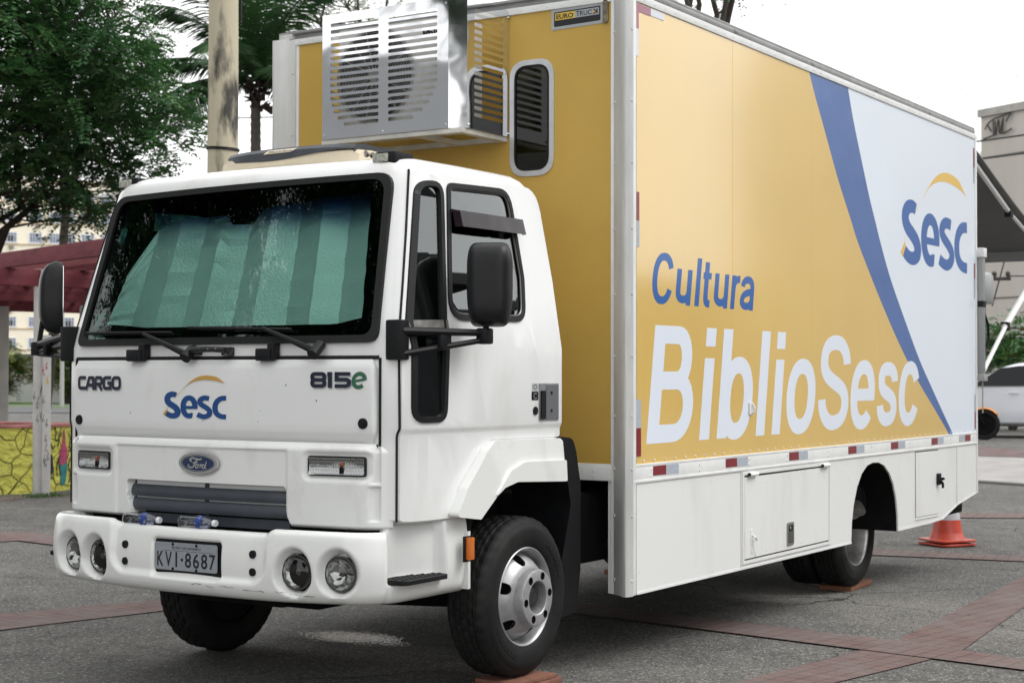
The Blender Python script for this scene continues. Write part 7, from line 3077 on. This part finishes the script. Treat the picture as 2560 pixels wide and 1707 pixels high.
# hill
Vv, Ff = [], []
HC = Vector((380, 62, 0))
for i in range(25):
    for k in range(25):
        x, y = -1 + i / 12, -1 + k / 12
        r = sqrt(x * x + y * y)
        z = 62 * max(0, 1 - r * r) * (1 + .25 * noise.noise(Vector((x * 2.2, y * 2.2, 3)))) - 2
        Vv.append((HC.x + x * 130, HC.y + y * 130, z))
for i in range(24):
    for k in range(24):
        j = i * 25 + k
        Ff.append((j, j + 25, j + 26, j + 1))
hill = pymesh('hill', Vv, Ff, mat('haze_paled_hill', (.30, .36, .24), .95, col2=(.42, .44, .38), vs=.05, detail=8, bump=.8, bs=.3), smooth=60)  # distance haze is put into the hill's pale colour
tag(hill, kind='structure')

# ---- white car
CARP = mat('car_white_paint', (.66, .68, .73), .25, coat=.6)
CARG = mat('car_dark_glass', (.006, .007, .009), .12, spec=.25)


def make_car(loc, rot, lab):
    r = empty('white_car', (0, 0, 0), lab, 'car')
    # stations along x (front +): half width, z of sill/belt/roof
    bm = NB()
    st = [(2.18, .55, .35, .62, .62), (2.10, .72, .26, .72, .72), (1.75, .82, .22, .86, .86), (1.2, .86, .2, .96, .96), (.80, .865, .2, 1.00, 1.02), (.05, .87, .2, 1.02, 1.46), (-.45, .87, .2, 1.03, 1.53),
          (-1.05, .865, .2, 1.05, 1.52), (-1.6, .86, .2, 1.07, 1.43), (-1.95, .84, .22, 1.05, 1.12), (-2.12, .76, .28, .98, 1.0), (-2.18, .60, .36, .90, .90)]
    rows = []
    for x, hw, zs_, zb, zr in st:
        rw = hw - .17 * min(1, max(0, (zr - zb) / .45))
        L_ = [(hw * .90, zs_), (hw, zs_ + .10), (hw * 1.0, zs_ + (zb - zs_) * .45), (hw * .985, zs_ + (zb - zs_) * .72), (hw * .965, zb), (rw + .02, zr - .06 if zr > zb + .1 else zb + .004), (rw - .08, zr if zr > zb + .1 else zb + .008), (0, zr + .02)]
        pts = [(y, z) for y, z in L_] + [(-y, z) for y, z in L_[-2::-1]]
        rows.append([bm.verts.new((x, y, z)) for y, z in pts])
    n = len(rows[0])
    for a, b in zip(rows, rows[1:]):
        for k in range(n - 1):
            f = bm.faces.new((a[k], a[k + 1], b[k + 1], b[k]))
        bm.faces.new((a[n - 1], a[0], b[0], b[n - 1]))
    bm.faces.new(rows[0])
    bm.faces.new(rows[-1][::-1])
    o = obj('body', bm, CARP, None, smooth=40)
    sb = o.modifiers.new('s', 'SUBSURF')
    sb.levels = sb.render_levels = 2
    o.parent = r
    for s in (1, -1):
        bm = NB()
        ym = lambda u, v, d: Vector((u, s * (.853 - .30 * max(0, v - 1.0) + d), v))
        plate(bm, [rpoly([(.70, 1.035), (.10, 1.40), (-.25, 1.445), (-.40, 1.45), (-.40, 1.045)], [.02, .08, .05, .03, .03])], ym, .02)
        plate(bm, [rpoly([(-.47, 1.05), (-.47, 1.45), (-1.05, 1.43), (-1.50, 1.30), (-1.62, 1.12), (-1.5, 1.075)], [.03, .03, .1, .1, .05, .03])], ym, .02)
        w_ = obj('side_window', bm, CARG, None)
        w_.parent = r
        bm = NB()
        for x in (.05, -1.02):
            tube(bm, [(x - .30, s * .872, .90), (x - .22, s * .89, .905), (x - .12, s * .872, .90)], .014, 6)
        h_ = obj('door_handle', bm, CARP, None)
        h_.parent = r
        bm = NB()
        tube(bm, [(1.0, s * .862, .30), (0, s * .875, .30), (-1.0, s * .866, .30)], .03, 6)
        h_ = obj('sill_trim', bm, mat('sill_grey', (.30, .31, .32), .5), None)
        h_.parent = r
        for x in (1.32, -1.32):
            bm = NB()
            lathe(bm, [(.0, .0), (.20, .0), (.205, .012), (.215, .012), (.22, .0), (.30, -.005), (.315, -.03), (.315, -.17), (.29, -.2), (0, -.2)], (x, s * .862, .315), (0, s, 0), 36)
            for f in bm.faces:
                c = f.calc_center_median() - Vector((x, s * .86, .315))
                f.material_index = 1 if sqrt(c.x ** 2 + c.z ** 2) < .20 else 0
            wl = obj('wheel', bm, [TYRE, RIM], None, smooth=40)
            wl.parent = r
            bm = NB()
            lathe(bm, [(.36, -.10), (.36, .006), (.345, .008), (.33, .0), (.33, -.10)], (x, s * .862, .315), (0, s, 0), 36)
            wl = obj('arch', bm, DARK, None, smooth=40)
            wl.parent = r
    bm = NB()
    plate(bm, [rpoly([(-.60, 1.06), (.60, 1.06), (.52, 1.40), (-.52, 1.40)], .06)], lambda u, v, d: Vector((.80 - (v - 1.03) * 1.62 + d, u, v + .03)), .02)
    plate(bm, [rpoly([(-.56, 1.12), (.56, 1.12), (.50, 1.40), (-.50, 1.40)], .06)], lambda u, v, d: Vector((-1.97 + (v - 1.10) * 1.12 - d, u, v + .03)), .02)
    w_ = obj('windscreen', bm, CARG, None)
    w_.parent = r
    bm = NB()
    for s in (1, -1):
        plate(bm, [rpoly([(.42 * s, .60), (.70 * s, .64), (.74 * s, .76), (.46 * s, .72)], .02)], lambda u, v, d: Vector((2.14 - .35 * max(0, abs(u) - .45) + d - .1 * (v - .6), u, v)), .03, mi=0)
    h_ = obj('headlight', bm, CHROME, None)
    h_.parent = r
    bm = NB()
    for s in (1, -1):
        for pts in ([(.72, .30), (.80, .65), (.76, 1.0)], [(-.42, .27), (-.43, .7), (-.435, 1.03)], [(-1.30, .66), (-1.22, .9), (-1.35, 1.06)]):
            tube(bm, [(x, s * (.884 - .012 * abs(x) - .03 * max(0, z - .7)), z) for x, z in pts], .006, 5)
    h_ = obj('door_gap', bm, SEAM, None)
    h_.parent = r
    r.location = loc
    r.rotation_euler = (0, 0, rot)
    return r


cdv = Vector((-.27, .963, 0))
cpos = Vector((32.0, 5.35, 0)) - cdv * .25
car = make_car((cpos.x, cpos.y, gz(cpos.x, cpos.y) + .02), atan2(cdv.y, cdv.x), 'white car driving past behind the rear of the truck')
car.scale = (1.06, 1.06, 1.09)
# motorcycle with an orange mudguard
mc = empty('motorcycle', (30.6, 5.9, gz(30.6, 5.9)), 'motorcycle with an orange front mudguard half hidden behind the truck', 'motorcycle')
mo = Vector((30.1, 5.02, gz(30.5, 5.4) + .33))
md = Vector((.27, -.963, 0))
mn = Vector((md.y, -md.x, 0))
if mn.x > 0:
    mn = -mn
for k, off_ in enumerate((0, 1.3)):
    o_ = mo - md * off_
    bm = NB()
    lathe(bm, [(.24, .05), (.30, .052), (.33, .025), (.335, 0), (.33, -.025), (.30, -.052), (.24, -.05)], o_, mn, 40, closed=True)
    wl = obj('wheel', bm, TYRE, mc, smooth=40)
    bm = NB()
    tube(bm, [o_ + (md * cos(a) + Vector((0, 0, 1)) * sin(a)) * .235 for a in [2 * pi * i / 36 for i in range(36)]], .022, 6, closed=True)
    for i in range(6):
        a = pi * i / 3
        tube(bm, [o_, o_ + (md * cos(a) + Vector((0, 0, 1)) * sin(a)) * .235], .016, 5)
    cyl(bm, o_ - mn * .06, o_ + mn * .06, .06)
    cyl(bm, o_ - mn * .012, o_ + mn * .012, .225, n=32)
    obj('rim', bm, DARK, wl)
bm = NB()
pv = None
for i in range(15):
    a = radians(35 + i * 8.5)
    c = mo + (md * cos(a) + Vector((0, 0, 1)) * sin(a)) * (.375 + .0)
    rg = [bm.verts.new(c + mn * q + (md * cos(a) + Vector((0, 0, 1)) * sin(a)) * (-.03 * abs(q) / .075)) for q in (-.075, -.04, 0, .04, .075)]
    if pv:
        for k in range(4):
            bm.faces.new((pv[k], pv[k + 1], rg[k + 1], rg[k]))
    pv = rg
g_ = obj('mudguard', bm, mat('orange_plastic', (.62, .22, .02), .35, coat=.4), mc, smooth=60)
g_.modifiers.new('s', 'SOLIDIFY').thickness = .012
bm = NB()
for s in (-.085, .085):
    tube(bm, [mo + mn * s, mo - md * .30 + mn * s + Vector((0, 0, .62))], .026, 8)
tube(bm, [mo - md * .28 + mn * -.36 + Vector((0, 0, .75)), mo - md * .28 + Vector((0, 0, .68)), mo - md * .28 + mn * .36 + Vector((0, 0, .75))], .016, 6)
tube(bm, [mo - md * .35 + Vector((0, 0, .5)), mo - md * .6 + Vector((0, 0, .05)), mo - md * 1.0 + Vector((0, 0, .05)), mo - md * 1.3], .035, 8)
box(bm, -.16, .16, -.11, .11, -.12, .2, M=Matrix.Translation(mo - md * .66 + Vector((0, 0, .08))))
obj('frame', bm, DARK, mc)
bm = NB()
bmesh.ops.create_uvsphere(bm, u_segments=18, v_segments=10, radius=1, matrix=Matrix.Translation(mo - md * .58 + Vector((0, 0, .48))) @ Matrix.Rotation(atan2(md.y, md.x), 4, 'Z') @ Matrix.Diagonal((.28, .15, .14, 1)))
obj('tank', bm, mat('orange_plastic', (.62, .22, .02)), mc, smooth=60)
bm = NB()
tube(bm, [mo - md * .78 + Vector((0, 0, .46)), mo - md * 1.1 + Vector((0, 0, .45)), mo - md * 1.5 + Vector((0, 0, .52))], [.09, .11, .06], 10)
obj('seat', bm, BLACKP, mc, smooth=60)

gb = empty('grey_building', (-38, 36, 0), 'grey low building beyond the photographer, reflected in the steel shroud', 'building')
bm = NB()
box(bm, -9, 9, -40, 40, -.3, 6.6, M=Matrix.Translation((-38, 40, 0)) @ Matrix.Rotation(.75, 4, 'Z'))
obj('wall', bm, mat('grey_render', (.30, .31, .32), .85, var=.1, vs=.3), gb)
# ---- street side behind the photographer's right shoulder: it shows only as reflections in the side panes
wh_ = empty('warehouse', (20, -27, 0), 'long dark warehouse reflected in the door windows', 'building')
bm = NB()
box(bm, -6, 45, -32, -27, -.3, 12.6)
box(bm, 45.2, 160, -32, -27.5, -.3, 5.4)
obj('wall', bm, mat('warehouse_grey', (.06, .062, .068), .8, var=.2, vs=.4), wh_)
bm = NB()
box(bm, -6.5, 45.5, -32.5, -26.6, 12.6, 13.0)
obj('roof', bm, mat('warehouse_roof', (.09, .09, .09), .8), wh_)
